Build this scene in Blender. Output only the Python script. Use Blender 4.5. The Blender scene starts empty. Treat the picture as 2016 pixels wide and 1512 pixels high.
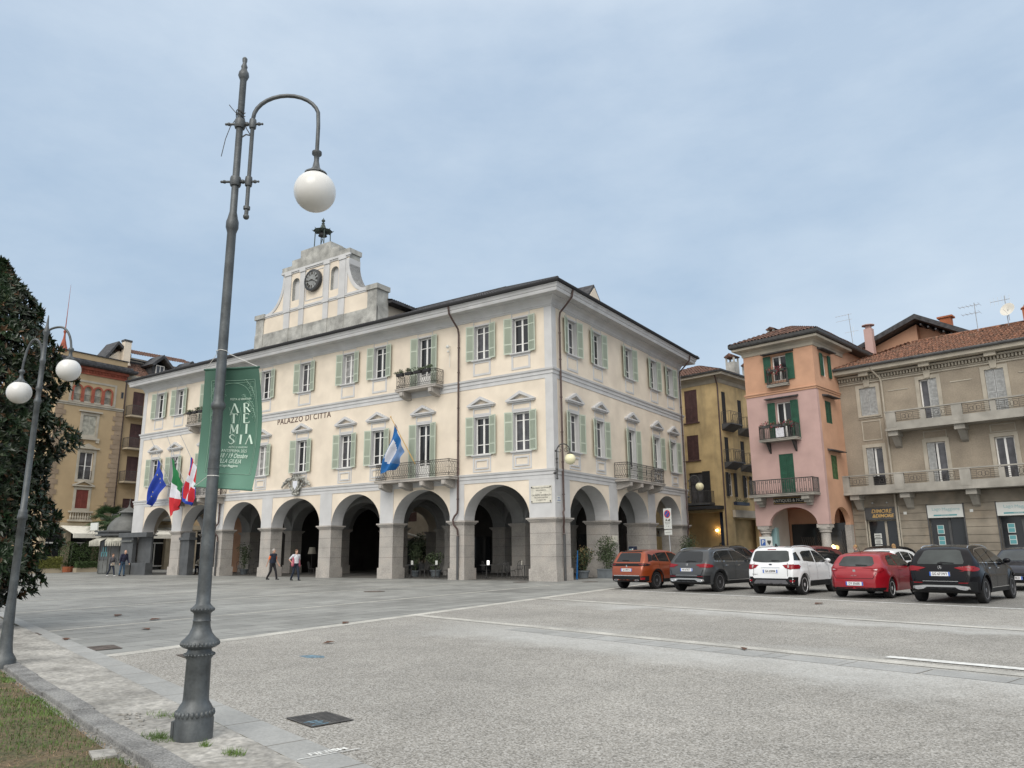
import bpy, bmesh, math, random
from mathutils import Vector, Matrix
from mathutils.geometry import tessellate_polygon
from mathutils.bvhtree import BVHTree
PI = math.pi
rnd = random.Random(7)
scene = bpy.context.scene
COL = scene.collection
R = math.radians

# ---------------------------------------------------------------- materials
def mat(name, col, rough=.6, metal=0, var=.12, scale=3, bump=0, bscale=30, spec=.5, fine=0, fscale=60, col2=None,
        stain=0, sscale=.35, scol=(.2,.19,.17), streak=False, emit=None, estr=0, coat=0, trans=0):
    m = bpy.data.materials.new(name); m.use_nodes = True
    nt = m.node_tree; N = nt.nodes; Lk = nt.links
    b = N['Principled BSDF']
    b.inputs['Roughness'].default_value = rough
    b.inputs['Metallic'].default_value = metal
    b.inputs['Specular IOR Level'].default_value = spec
    if coat: b.inputs['Coat Weight'].default_value = coat; b.inputs['Coat Roughness'].default_value = .04
    if trans: b.inputs['Transmission Weight'].default_value = trans
    if emit:
        b.inputs['Emission Color'].default_value = (*emit, 1); b.inputs['Emission Strength'].default_value = estr
    c = (*col, 1)
    tc = N.new('ShaderNodeTexCoord')
    if var == 0 and not fine and not stain:
        b.inputs['Base Color'].default_value = c
    else:
        n = N.new('ShaderNodeTexNoise'); n.inputs['Scale'].default_value = scale; n.inputs['Detail'].default_value = 5
        Lk.new(tc.outputs['Object'], n.inputs['Vector'])
        mx = N.new('ShaderNodeMix'); mx.data_type = 'RGBA'
        c2 = col2 if col2 else tuple(max(0, x*(1-var*2)) for x in col)
        c1 = col if col2 else tuple(x*(1+var) for x in col)
        mx.inputs['A'].default_value = (*c2, 1); mx.inputs['B'].default_value = (*c1, 1)
        rp = N.new('ShaderNodeMapRange'); rp.inputs['From Min'].default_value = .32; rp.inputs['From Max'].default_value = .68
        Lk.new(n.outputs['Fac'], rp.inputs['Value']); Lk.new(rp.outputs['Result'], mx.inputs['Factor'])
        out = mx.outputs['Result']
        if fine:
            n2 = N.new('ShaderNodeTexNoise'); n2.inputs['Scale'].default_value = fscale; n2.inputs['Detail'].default_value = 2
            Lk.new(tc.outputs['Object'], n2.inputs['Vector'])
            r2 = N.new('ShaderNodeMapRange'); r2.inputs['From Min'].default_value = .3; r2.inputs['From Max'].default_value = .7
            r2.inputs['To Min'].default_value = 1-fine; r2.inputs['To Max'].default_value = 1+fine
            Lk.new(n2.outputs['Fac'], r2.inputs['Value'])
            vm = N.new('ShaderNodeVectorMath'); vm.operation = 'SCALE'
            Lk.new(out, vm.inputs[0]); Lk.new(r2.outputs['Result'], vm.inputs['Scale']); out = vm.outputs[0]
        if stain:
            mp = N.new('ShaderNodeMapping'); mp.inputs['Scale'].default_value = (1,1,.18) if streak else (1,1,1)
            Lk.new(tc.outputs['Object'], mp.inputs['Vector'])
            n3 = N.new('ShaderNodeTexNoise'); n3.inputs['Scale'].default_value = sscale; n3.inputs['Detail'].default_value = 8
            n3.inputs['Roughness'].default_value = .65
            Lk.new(mp.outputs[0], n3.inputs['Vector'])
            r3 = N.new('ShaderNodeMapRange'); r3.inputs['From Min'].default_value = .5; r3.inputs['From Max'].default_value = .72
            r3.inputs['To Max'].default_value = stain
            Lk.new(n3.outputs['Fac'], r3.inputs['Value'])
            m3 = N.new('ShaderNodeMix'); m3.data_type = 'RGBA'
            Lk.new(r3.outputs['Result'], m3.inputs['Factor']); Lk.new(out, m3.inputs['A']); m3.inputs['B'].default_value = (*scol, 1)
            out = m3.outputs['Result']
        Lk.new(out, b.inputs['Base Color'])
    if bump:
        n4 = N.new('ShaderNodeTexNoise'); n4.inputs['Scale'].default_value = bscale; n4.inputs['Detail'].default_value = 4
        Lk.new(tc.outputs['Object'], n4.inputs['Vector'])
        bp = N.new('ShaderNodeBump'); bp.inputs['Strength'].default_value = bump; bp.inputs['Distance'].default_value = .02
        Lk.new(n4.outputs['Fac'], bp.inputs['Height']); Lk.new(bp.outputs[0], b.inputs['Normal'])
    return m

M = {}
def D(k, *a, **kw): M[k] = mat(k, *a, **kw)
D('cream', (.725,.645,.535), .85, var=.06, scale=.8, bump=.25, bscale=40, stain=.4, sscale=.5, scol=(.62,.53,.445), streak=True)
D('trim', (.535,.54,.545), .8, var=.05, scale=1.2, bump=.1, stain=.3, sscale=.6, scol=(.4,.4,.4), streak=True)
D('soffit', (.46,.46,.45), .85, var=.08, scale=2)
D('granite', (.40,.378,.35), .75, var=.12, scale=1.2, fine=.2, fscale=22, bump=.2, bscale=50, stain=.45, sscale=1.2, scol=(.32,.265,.22))
D('gstone', (.40,.40,.375), .85, var=.2, scale=1.6, fine=.15, fscale=18, bump=.2, stain=.5, sscale=1.1, scol=(.26,.27,.26))
D('shutter', (.355,.405,.33), .6, var=.04, scale=1)
D('shutter_rim', (.47,.525,.44), .6, var=.04, scale=1)
D('white', (.78,.78,.76), .5, var=.03)
D('glass', (.02,.022,.025), .06, var=0, spec=.5)
D('curtain_glass', (.085,.085,.095), .1, var=.3, scale=1.5, spec=.5)
D('slate', (.055,.055,.06), .7, var=.3, scale=4, bump=.3)
D('pipe', (.075,.045,.04), .5, var=.15, scale=4)
D('iron', (.05,.05,.05), .55, var=.2, scale=6)
D('rail', (.075,.072,.068), .6, var=.25, scale=8)
D('tile', (.14,.075,.055), .9, var=.35, scale=5, fine=.5, fscale=9, bump=.3, stain=.5, sscale=2, scol=(.10,.07,.05))
D('tile_old', (.215,.105,.065), .9, var=.35, scale=4, fine=.55, fscale=8, bump=.3, stain=.6, sscale=1.3, scol=(.13,.10,.07))
D('lamp_metal', (.092,.103,.11), .45, metal=.25, var=.2, scale=7, fine=.1, fscale=40, bump=.12, bscale=60, stain=.5, sscale=6, scol=(.14,.15,.15), streak=True)
D('globe', (.70,.70,.685), .25, var=.02, stain=0)
D('globe_yellow', (.78,.74,.50), .3, var=.03)
D('pink', (.49,.335,.31), .9, var=.06, scale=1, bump=.2, stain=.3, sscale=.7, scol=(.48,.34,.3), streak=True)
D('orange', (.53,.31,.205), .9, var=.07, scale=1, bump=.2, stain=.35, sscale=.7, scol=(.55,.34,.22), streak=True)
D('yellow', (.50,.375,.195), .9, var=.15, scale=.8, bump=.3, stain=.8, sscale=.6, scol=(.20,.165,.10), streak=True)
D('beige', (.315,.27,.212), .9, var=.12, scale=.7, bump=.3, fine=.1, fscale=14, stain=.5, sscale=.5, scol=(.25,.22,.185), streak=True)
D('beige_trim', (.42,.385,.32), .9, var=.1, scale=1.2, bump=.2, stain=.4, sscale=.8, scol=(.27,.25,.22), streak=True)
D('rustic', (.27,.24,.195), .9, var=.18, scale=1, bump=.3, stain=.6, sscale=.8, scol=(.36,.29,.21))
D('balc_stone', (.36,.345,.31), .9, var=.15, scale=1, bump=.2, stain=.7, sscale=1, scol=(.2,.19,.17), streak=True)
D('tan', (.42,.315,.19), .9, var=.06, scale=.6, bump=.15, stain=.2, sscale=.4, scol=(.4,.3,.18))
D('tan_stone', (.40,.34,.25), .9, var=.1, scale=1)
D('tan_quoin', (.30,.23,.165), .9, var=.12, scale=1)
D('redtrim', (.33,.09,.055), .85, var=.15, scale=2)
D('red_shut', (.19,.045,.035), .7, var=.1)
D('green_dk', (.015,.085,.05), .5, var=.12, scale=3)
D('green_old', (.07,.14,.055), .7, var=.2, scale=5)
D('brown_shut', (.085,.042,.04), .7, var=.15)
D('grey_shut', (.38,.39,.39), .8, var=.12, scale=7, stain=.35, sscale=5, scol=(.2,.19,.17))
D('dark', (.02,.02,.022), .8, var=0)
D('darkgrey', (.07,.072,.075), .6, var=.15, scale=3)
D('kiosk', (.13,.135,.13), .6, var=.15, scale=2)
D('kiosk_panel', (.085,.09,.095), .55, var=.12, scale=2)
D('awning', (.72,.70,.63), .8, var=.06)
D('awning_old', (.45,.44,.38), .85, var=.2, scale=3)
D('plaque', (.62,.60,.52), .6, var=.08, scale=6)
D('ink', (.06,.055,.05), .7, var=0)
D('text_brown', (.09,.05,.04), .6, var=0)
D('gold', (.62,.40,.14), .5, var=.05)
D('teal', (.10,.30,.33), .5, var=0)
D('teal_text', (.28,.45,.47), .5, var=0)
D('sign_white', (.62,.64,.62), .5, var=.03)
D('blue_sign', (.03,.10,.35), .4, var=0)
D('red_sign', (.55,.03,.03), .4, var=0)
D('steel', (.45,.46,.47), .4, metal=.7, var=.05)
D('navy', (.012,.02,.045), .5, var=.1)
D('terracotta', (.36,.12,.055), .9, var=.1, scale=1)
D('bark', (.10,.075,.055), .95, var=.3, scale=9, bump=.6)
D('palmtrunk', (.085,.06,.045), .95, var=.4, scale=12, bump=.8)
D('hedge', (.045,.085,.022), .7, var=.4, scale=14)
D('hedge_y', (.15,.16,.03), .7, var=.4, scale=14)
D('plant', (.07,.10,.045), .6, var=.4, scale=6)
D('plant_dry', (.22,.16,.07), .7, var=.4, scale=6)
D('palm', (.05,.095,.035), .55, var=.3, scale=5)
D('flower', (.35,.04,.06), .6, var=.4, scale=25)
D('leaf', (.022,.045,.018), .38, var=.45, scale=2.2, spec=.6)
D('leaf_rust', (.12,.065,.03), .6, var=.3, scale=3)
D('leaf_pale', (.045,.065,.028), .42, var=.35, scale=3, spec=.6)
D('dryleaf', (.12,.055,.03), .8, var=.3, scale=30)
D('pot', (.13,.15,.165), .7, var=.1)
D('skin', (.50,.29,.21), .6, var=.05, scale=10)
D('hair_grey', (.38,.36,.34), .9, var=.2, scale=30)
D('hair_brown', (.12,.07,.04), .8, var=.3, scale=30)
D('hair_blond', (.36,.22,.10), .8, var=.3, scale=30)
D('cl_navy', (.014,.022,.042), .85, var=.15, scale=8)
D('cl_orange', (.75,.17,.045), .85, var=.08)
D('cl_black', (.012,.012,.016), .85, var=.1)
D('cl_white', (.62,.63,.68), .85, var=.12, scale=18)
D('cl_jean', (.045,.085,.14), .9, var=.2, scale=8)
D('cl_grey', (.09,.09,.10), .9, var=.2, scale=8)
D('cl_cream', (.50,.47,.40), .9, var=.05)
D('cl_blue', (.02,.022,.05), .9, var=.05)
D('shoe_white', (.6,.6,.6), .6, var=0)
D('rubber', (.012,.012,.013), .85, var=.1)
D('rim_silver', (.62,.63,.65), .35, metal=.3, var=0)
D('rim_dark', (.13,.13,.14), .35, metal=.3, var=0)
D('plastic', (.011,.0115,.013), .5, spec=.2, var=.1)
D('chrome', (.75,.75,.76), .18, metal=1, var=0)
D('carglass', (.012,.014,.016), .03, var=0, spec=.45)
D('carglass_light', (.045,.053,.053), .05, var=.25, scale=1.2, spec=.45)
D('lamp_red', (.22,.006,.012), .2, var=0, coat=.1, spec=.3)
D('lamp_clear', (.38,.32,.32), .12, var=0, coat=1)
D('plate', (.72,.73,.75), .4, var=0)
D('plate_blue', (.03,.12,.5), .4, var=0)
D('p_orange', (.27,.052,.014), .3, metal=.3, var=0, coat=.6)
D('p_grey', (.06,.063,.067), .3, metal=.4, var=0, coat=.35)
D('p_white', (.74,.76,.78), .25, var=0, coat=1)
D('p_red', (.27,.006,.014), .3, var=0, coat=.5)
D('p_black', (.004,.004,.006), .16, var=0, spec=.22, coat=.08)
D('p_blue', (.008,.011,.022), .2, var=0, spec=.4, coat=.3)
D('p_maroon', (.10,.02,.02), .25, var=0, coat=1)
D('f_blue', (.015,.05,.35), .8, var=.05)
D('f_bflag', (.012,.13,.38), .8, var=.08)
D('f_bflag2', (.12,.22,.42), .8, var=.08)
D('f_white', (.66,.68,.74), .8, var=.05)
D('f_green', (.01,.16,.05), .8, var=.05)
D('f_red', (.50,.02,.03), .8, var=.05)
D('f_gold', (.65,.5,.05), .8, var=0)
D('banner_txt', (.62,.78,.68), .7, var=.05)
D('banner_lin', (.30,.47,.38), .7, var=.1)
D('crest_metal', (.34,.34,.31), .7, var=.45, scale=7, bump=.5)
D('clock_dark', (.05,.052,.055), .5, var=.1)
D('clock_face', (.24,.25,.25), .6, var=.15)
D('bell_green', (.07,.095,.085), .7, var=.3, scale=6)
D('warm_bulb', (1,.75,.4), .4, var=0, emit=(1,.62,.25), estr=30)
D('screen', (.9,.9,.9), .4, var=0, emit=(1,.97,.9), estr=1.2)
D('cafe_wall', (.20,.14,.08), .9, var=.1)
D('sheer', (.30,.30,.30), .3, var=.3, scale=3)
D('vault', (.27,.275,.275), .85, var=.08, scale=1)  # grey arch paint, darkened so the colour carries the shade inside the arcade
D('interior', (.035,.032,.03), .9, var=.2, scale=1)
D('manhole', (.15,.125,.11), .7, metal=.3, var=.25, scale=8, bump=.4)
D('paint_line', (.74,.75,.73), .7, var=.15, scale=9, stain=.4, sscale=5, scol=(.4,.4,.39))
D('blue_paint', (.15,.25,.32), .8, var=.3, scale=20)

# ---------------------------------------------------------------- mesh builder
def rotz(a): return Matrix.Rotation(a, 4, 'Z')
class MB:
    def __init__(s, T=None):
        s.v=[]; s.f=[]; s.mi=[]; s.k=0; s.T=T or Matrix.Identity(4)
    def add(s, vs, fs, k=None):
        o=len(s.v); T=s.T
        s.v += [tuple(T @ Vector(p)) for p in vs]
        s.f += [tuple(i+o for i in f) for f in fs]
        s.mi += [s.k if k is None else k]*len(fs)
    def box(s, x0,x1,y0,y1,z0,z1, k=None):
        s.add([(x0,y0,z0),(x1,y0,z0),(x1,y1,z0),(x0,y1,z0),(x0,y0,z1),(x1,y0,z1),(x1,y1,z1),(x0,y1,z1)],
              [(0,3,2,1),(4,5,6,7),(0,1,5,4),(1,2,6,5),(2,3,7,6),(3,0,4,7)], k)
    def cbox(s, c, d, k=None):
        s.box(c[0]-d[0]/2,c[0]+d[0]/2,c[1]-d[1]/2,c[1]+d[1]/2,c[2]-d[2]/2,c[2]+d[2]/2,k)
    def prism(s, outer, y0, y1, holes=(), k=None, ks=None, plane='xz', back=True):
        """polygon in (x,z) extruded along y from y0 (front) to y1"""
        def P(p,y):
            if plane=='xz': return (p[0],y,p[1])
            if plane=='yz': return (y,p[0],p[1])
            return (p[0],p[1],y)
        loops=[list(outer)]+[list(h) for h in holes]
        flat=[p for l in loops for p in l]
        tr=tessellate_polygon([[Vector((p[0],p[1],0)) for p in l] for l in loops])
        s.add([P(p,y0) for p in flat], [tuple(t) for t in tr], k)
        if back: s.add([P(p,y1) for p in flat], [tuple(reversed(t)) for t in tr], k)
        for l in loops:
            n=len(l)
            s.add([P(p,y0) for p in l]+[P(p,y1) for p in l], [(i,(i+1)%n,(i+1)%n+n,i+n) for i in range(n)], ks if ks is not None else k)
    def tube(s, pts, r, n=6, k=None, cap=True, closed=False):
        pts=[Vector(p) for p in pts]; m=len(pts); vs=[]; fs=[]
        rr = r if isinstance(r,(list,tuple)) else [r]*m
        up=None
        for i,p in enumerate(pts):
            if closed: t=pts[(i+1)%m]-pts[i-1]
            else: t=pts[min(i+1,m-1)]-pts[max(i-1,0)]
            if t.length<1e-9: t=Vector((0,0,1))
            t.normalize()
            if up is None:
                up=Vector((0,0,1)) if abs(t.z)<.9 else Vector((1,0,0))
                up=(up-t*up.dot(t)).normalized()
            else:
                up=up-t*up.dot(t)
                if up.length<1e-6: up=t.orthogonal()
                up.normalize()
            b=t.cross(up)
            for j in range(n):
                a=2*PI*j/n; vs.append(p+up*math.cos(a)*rr[i]+b*math.sin(a)*rr[i])
        last = m if closed else m-1
        for i in range(last):
            for j in range(n):
                a=i*n+j; b2=i*n+(j+1)%n; i2=((i+1)%m)*n
                fs.append((a,b2,i2+(j+1)%n,i2+j))
        if cap and not closed:
            fs.append(tuple(reversed(range(n)))); fs.append(tuple((m-1)*n+j for j in range(n)))
        s.add(vs,fs,k)
    def lathe(s, prof, c=(0,0,0), n=20, k=None, T=None):
        """prof: list of (r,z)"""
        vs=[];fs=[];m=len(prof)
        for r,z in prof:
            for j in range(n):
                a=2*PI*j/n; p=Vector((r*math.cos(a),r*math.sin(a),z))
                if T: p=T@p
                vs.append(p+Vector(c))
        for i in range(m-1):
            for j in range(n): fs.append((i*n+j,i*n+(j+1)%n,(i+1)*n+(j+1)%n,(i+1)*n+j))
        fs.append(tuple(reversed(range(n)))); fs.append(tuple((m-1)*n+j for j in range(n)))
        s.add(vs,fs,k)
    def ball(s, c, r, n=12, k=None, sc=(1,1,1)):
        m=max(4,n//2); vs=[(c[0],c[1],c[2]-r*sc[2])]; fs=[]
        for i in range(1,m):
            a=-PI/2+PI*i/m
            for j in range(n): vs.append((c[0]+r*sc[0]*math.cos(a)*math.cos(2*PI*j/n),c[1]+r*sc[1]*math.cos(a)*math.sin(2*PI*j/n),c[2]+r*sc[2]*math.sin(a)))
        vs.append((c[0],c[1],c[2]+r*sc[2]))
        for j in range(n): fs.append((0,1+(j+1)%n,1+j))
        for i in range(m-2):
            for j in range(n): fs.append((1+i*n+j,1+i*n+(j+1)%n,1+(i+1)*n+(j+1)%n,1+(i+1)*n+j))
        t=len(vs)-1;o=1+(m-2)*n
        for j in range(n): fs.append((o+j,o+(j+1)%n,t))
        s.add(vs,fs,k)
    def ring(s, x0,x1,y0,y1, prof, k=None):
        """sweep profile (offset,z) round a rectangle"""
        vs=[];fs=[];m=len(prof)
        for o,z in prof: vs += [(x0-o,y0-o,z),(x1+o,y0-o,z),(x1+o,y1+o,z),(x0-o,y1+o,z)]
        for i in range(m-1):
            for j in range(4): fs.append((i*4+j,i*4+(j+1)%4,(i+1)*4+(j+1)%4,(i+1)*4+j))
        s.add(vs,fs,k)
    def build(s, name, mats, parent=None, smooth=False, loc=(0,0,0), rot=0, bevel=0):
        me=bpy.data.meshes.new(name); me.from_pydata(s.v,[],s.f)
        if not isinstance(mats,(list,tuple)): mats=[mats]
        for m_ in mats: me.materials.append(M[m_] if isinstance(m_,str) else m_)
        me.polygons.foreach_set('material_index', s.mi)
        bm=bmesh.new(); bm.from_mesh(me); bmesh.ops.recalc_face_normals(bm, faces=bm.faces); bm.to_mesh(me); bm.free()
        if smooth:
            me.polygons.foreach_set('use_smooth',[True]*len(me.polygons))
            try: me.set_sharp_from_angle(angle=R(smooth if smooth>1 else 40))
            except Exception: pass
        me.update()
        o=bpy.data.objects.new(name, me); COL.objects.link(o)
        o.location=loc; o.rotation_euler=(0,0,rot)
        if parent: o.parent=parent
        if bevel:
            b=o.modifiers.new('bevel','BEVEL'); b.width=bevel; b.segments=2; b.limit_method='ANGLE'
        return o
def one(fn, name, mats, parent=None, T=None, **kw):
    b=MB(T); fn(b); return b.build(name,mats,parent,**kw)
def tag(o, label=None, cat=None, group=None, kind=None):
    if label: o['label']=label
    if cat: o['category']=cat
    if group: o['group']=group
    if kind: o['kind']=kind
    return o
def thing(name, label, cat, loc=(0,0,0), rot=0, group=None):
    o=bpy.data.objects.new(name,None); o.empty_display_size=.3; COL.objects.link(o)
    o.location=loc; o.rotation_euler=(0,0,rot)
    return tag(o,label,cat,group)
def inst(src, name, parent, loc, rot=0, label=None):
    """a copy (shared mesh) of a part, with copies of its sub-parts"""
    c=src.copy(); COL.objects.link(c); c.parent=parent; c.location=loc; c.rotation_euler=(0,0,rot)
    if label: c['label']=label
    for ch in list(src.children):
        d=ch.copy(); COL.objects.link(d); d.parent=c
    return c
def dup(root, loc, rot, label=None):
    r=root.copy(); COL.objects.link(r); r.location=loc; r.rotation_euler=(0,0,rot)
    if label: r['label']=label
    for ch in list(root.children):
        c=ch.copy(); COL.objects.link(c); c.parent=r
        for g in list(ch.children):
            d=g.copy(); COL.objects.link(d); d.parent=c
    return r
def kill(o):
    for ch in list(o.children): kill(ch)
    bpy.data.objects.remove(o)
def text_mesh(body, size, ext=.01, align='CENTER', sx=1, shear=0, space=1, bold=0):
    cu=bpy.data.curves.new('t','FONT'); cu.body=body; cu.size=size; cu.extrude=ext; cu.align_x=align; cu.align_y='CENTER'
    cu.shear=shear; cu.space_character=space; cu.offset=bold; cu.resolution_u=3
    ob=bpy.data.objects.new('t',cu); COL.objects.link(ob)
    dg=bpy.context.evaluated_depsgraph_get(); me=bpy.data.meshes.new_from_object(ob.evaluated_get(dg))
    bpy.data.objects.remove(ob); bpy.data.curves.remove(cu)
    return me
def text(body, size, parent, x, y, z, m='ink', name='lettering', ext=.008, rot=0, sx=1, T=None, **kw):
    """upright text in the local xz plane, facing -y"""
    me=text_mesh(body,size,ext,**kw)
    A=Matrix.Translation((x,y,z)) @ rotz(rot) @ Matrix.Rotation(PI/2,4,'X') @ Matrix.Diagonal((sx,1,1,1))
    if T: A=T@A
    me.transform(A); me.materials.clear(); me.materials.append(M[m])
    o=bpy.data.objects.new(name,me); COL.objects.link(o)
    if parent: o.parent=parent
    return o
def arch_pts(x0,x1,z0,rise,n=20):
    c=(x0+x1)/2; a=(x1-x0)/2
    return [(c-a*math.cos(PI*i/n), z0+rise*math.sin(PI*i/n)) for i in range(n+1)]
def tile_roof(b, A, B, up, insA=0, insB=0, w=.22, row=.42, amp=.035, k=None):
    """corrugated tile slope: eave from A to B, up = vector eave->ridge; insA/insB hip insets along the eave"""
    A=Vector(A);B=Vector(B);up=Vector(up); L=(B-A).length; d=(B-A)/L; nrm=d.cross(up).normalized()
    if nrm.z<0: nrm=-nrm
    ncol=max(1,int(L/w)); U=up.length
    sub=4
    xs=[L*i/(ncol*sub) for i in range(ncol*sub+1)]
    prev=None; vs=[];fs=[]
    rows=max(1,int(U/row))
    for i,x in enumerate(xs):
        tm=1
        if insA>0: tm=min(tm,x/insA)
        if insB>0: tm=min(tm,(L-x)/insB)
        tm=max(tm,0.0)
        h=amp*abs(math.sin(PI*i/sub))*2-amp
        base=len(vs)
        for r in range(rows):
            for q in (0,1):
                t=min((r+q)/rows,tm)
                vs.append(A+d*x+up*t+nrm*(h+(.03 if q==0 else 0)+ (0.012*math.sin(i*1.7+r*2.3))))
        if prev is not None:
            for r in range(rows*2-1):
                fs.append((prev+r,base+r,base+r+1,prev+r+1))
        prev=base
    b.add(vs,fs,k)
def hip_roof(b, x0,x1,y0,y1,z,pitch,w=.22,row=.42,k=None):
    """hip roof over a rectangle"""
    W=min(x1-x0,y1-y0)/2; h=W*math.tan(pitch)
    tile_roof(b,(x0,y0,z),(x1,y0,z),(0,(y1-y0)/2 if y1-y0<=x1-x0 else W,h),W,W,w,row,k=k)
    tile_roof(b,(x1,y0,z),(x1,y1,z),(-W,0,h),W,W,w,row,k=k)
    tile_roof(b,(x1,y1,z),(x0,y1,z),(0,-W,h),W,W,w,row,k=k)
    tile_roof(b,(x0,y1,z),(x0,y0,z),(W,0,h),W,W,w,row,k=k)
    return h
def railing(b, path, z0, z1, style='oval', step=.15, r=.011, posts=1.4, k=None):
    """railing along a polyline path [(x,y)..] between z0 and z1"""
    for a,c in zip(path[:-1],path[1:]):
        A=Vector((a[0],a[1],0));C=Vector((c[0],c[1],0));L=(C-A).length;d=(C-A)/L
        P=lambda s,z:(A.x+d.x*s,A.y+d.y*s,z)
        for z,rr in ((z1,r*1.8),(z0+.02,r*1.3)): b.tube([P(0,z),P(L,z)],rr,4,k)
        if style=='oval':
            for z in (z1-.12,z0+.13): b.tube([P(0,z),P(L,z)],r*1.1,4,k)
            n=max(2,round(L/step)); st=L/n
            h0,h1=z0+.13,z1-.12; hm=(h0+h1)/2; hh=(h1-h0)/2
            for i in range(n):
                c0=(i+.5)*st
                b.tube([P(min(max(c0+st*math.cos(t*PI/5),0),L),hm+hh*math.sin(t*PI/5)) for t in range(10)],r,3,k,closed=True)
                for zc in (z1-.06,z0+.075): b.tube([P(c0+.04*math.cos(t*PI/2.5),zc+.04*math.sin(t*PI/2.5)) for t in range(5)],r*.8,3,k,closed=True)
                b.ball(P(c0+st/2 if i<n-1 else c0,hm),r*2.2,5,k)
        elif style=='bars':
            n=max(2,round(L/step)); st=L/n
            for i in range(n+1): b.tube([P(i*st,z0),P(i*st,z1)],r,4,k)
        elif style=='scroll':
            n=max(2,round(L/step)); st=L/n
            for i in range(n+1):
                b.tube([P(i*st,z0),P(i*st,z1)],r,4,k)
                if i<n and i%2==0:
                    for zc in (z0+.14,z1-.14): b.tube([P(i*st+st/2+.05*math.cos(t*PI/3),zc+.07*math.sin(t*PI/3)) for t in range(6)],r*.8,3,k,closed=True)
        m_=max(1,round(L/posts))
        for i in range(m_+1): b.tube([P(L*i/m_,z0-.03),P(L*i/m_,z1+.02)],r*1.7,4,k)
def leafball(b, c, rad, n, size, k=0, sq=(1,1,1), up=0.0, rr=rnd, kmix=None, shell=.55):
    for i in range(n):
        d=Vector((rr.gauss(0,1),rr.gauss(0,1),rr.gauss(0,1))).normalized()
        q=rad*(shell+(1-shell)*rr.random()**.5)
        p=Vector((c[0]+d.x*q*sq[0],c[1]+d.y*q*sq[1],c[2]+d.z*q*sq[2]))
        n_=(d+Vector((rr.gauss(0,.6),rr.gauss(0,.6),rr.gauss(0,.6)+up))).normalized()
        t=n_.orthogonal().normalized(); t=(Matrix.Rotation(rr.random()*6.28,3,n_)@t); u=n_.cross(t)
        s=size*rr.uniform(.6,1.3)
        kk=k if kmix is None else rr.choice(kmix)
        b.add([p-t*s*.5,p+u*s*.22+n_*s*.05,p+t*s*.5,p-u*s*.22+n_*s*.05],[(0,1,2,3)],kk)

def split_loose(o, gap=.08):
    """one object per cluster of touching pieces"""
    me=o.data; n=len(me.vertices)
    par=list(range(n))
    def f(i):
        while par[i]!=i: par[i]=par[par[i]]; i=par[i]
        return i
    for e in me.edges: par[f(e.vertices[0])]=f(e.vertices[1])
    isl={}
    for i in range(n): isl.setdefault(f(i),[]).append(i)
    bb=[]
    for k,ids in isl.items():
        c=[me.vertices[i].co for i in ids]; bb.append([k,[min(v[a] for v in c)-gap/2 for a in range(3)],[max(v[a] for v in c)+gap/2 for a in range(3)]])
    for i in range(len(bb)):
        for j in range(i):
            if all(bb[i][1][a]<=bb[j][2][a] and bb[j][1][a]<=bb[i][2][a] for a in range(3)): par[f(bb[i][0])]=f(bb[j][0])
    gr={}
    for k,ids in isl.items(): gr.setdefault(f(k),set()).update(ids)
    if len(gr)<2: return [o]
    out=[]
    for ids in gr.values():
        mp={};vs=[];fs=[];mi=[];sm=[]
        for p in me.polygons:
            if p.vertices[0] in ids:
                ff=[]
                for v in p.vertices:
                    if v not in mp: mp[v]=len(vs); vs.append(tuple(me.vertices[v].co))
                    ff.append(mp[v])
                fs.append(ff); mi.append(p.material_index); sm.append(p.use_smooth)
        m2=bpy.data.meshes.new(o.name.split('.')[0]); m2.from_pydata(vs,[],fs)
        for m_ in me.materials: m2.materials.append(m_)
        m2.polygons.foreach_set('material_index',mi); m2.polygons.foreach_set('use_smooth',sm)
        c=o.copy(); c.data=m2; COL.objects.link(c); out.append(c)
    kids=list(o.children)
    for ch in kids: ch.parent=out[0]
    bpy.data.objects.remove(o); return out
# ================================================================ town hall (palazzo)
PX0,PY0=-20.03,33.69
PAL=thing('town_hall','long cream three storey town hall with green shutters, stone arcade and clock gable','building',(PX0,PY0,0))
SIDE=rotz(PI/2)
LX=-39.4; LY=18.6
FA=[(-5.90,-1.56),(-11.24,-6.91),(-16.53,-12.31),(-22.34,-17.61),(-27.67,-23.41),(-32.74,-28.38),(-37.9,-33.93)]
SA=[(1.53,6.19),(7.24,11.70),(12.78,17.33)]
IMP=3.22; RISE=1.86; ZL=5.42
def lower_outline(x0,x1,arches):
    pts=[(x1,ZL),(x0,ZL),(x0,IMP)]
    for a in sorted(arches): pts += arch_pts(a[0],a[1],IMP,RISE,24)
    pts.append((x1,IMP)); return pts
def pal_wall(b):
    # ground storey, front / left end / side / back, arch soffits grey
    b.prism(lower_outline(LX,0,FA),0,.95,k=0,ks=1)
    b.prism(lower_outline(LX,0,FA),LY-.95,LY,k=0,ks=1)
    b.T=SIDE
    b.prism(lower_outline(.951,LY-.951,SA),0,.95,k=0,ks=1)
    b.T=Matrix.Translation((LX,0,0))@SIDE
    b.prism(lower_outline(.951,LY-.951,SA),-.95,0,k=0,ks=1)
    b.T=Matrix.Identity(4)
TOPX=[-1.99,-4.66,-12.66,-15.48,-19.65,-23.77,-26.6,-34.28,-37.01]; DOORX=[-8.95,-30.4]
SIDEX=[2.22,5.3,9.65,13.6,16.5]
OW=.52
def rect(x0,x1,z0,z1): return [(x0,z0),(x1,z0),(x1,z1),(x0,z1)]
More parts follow.
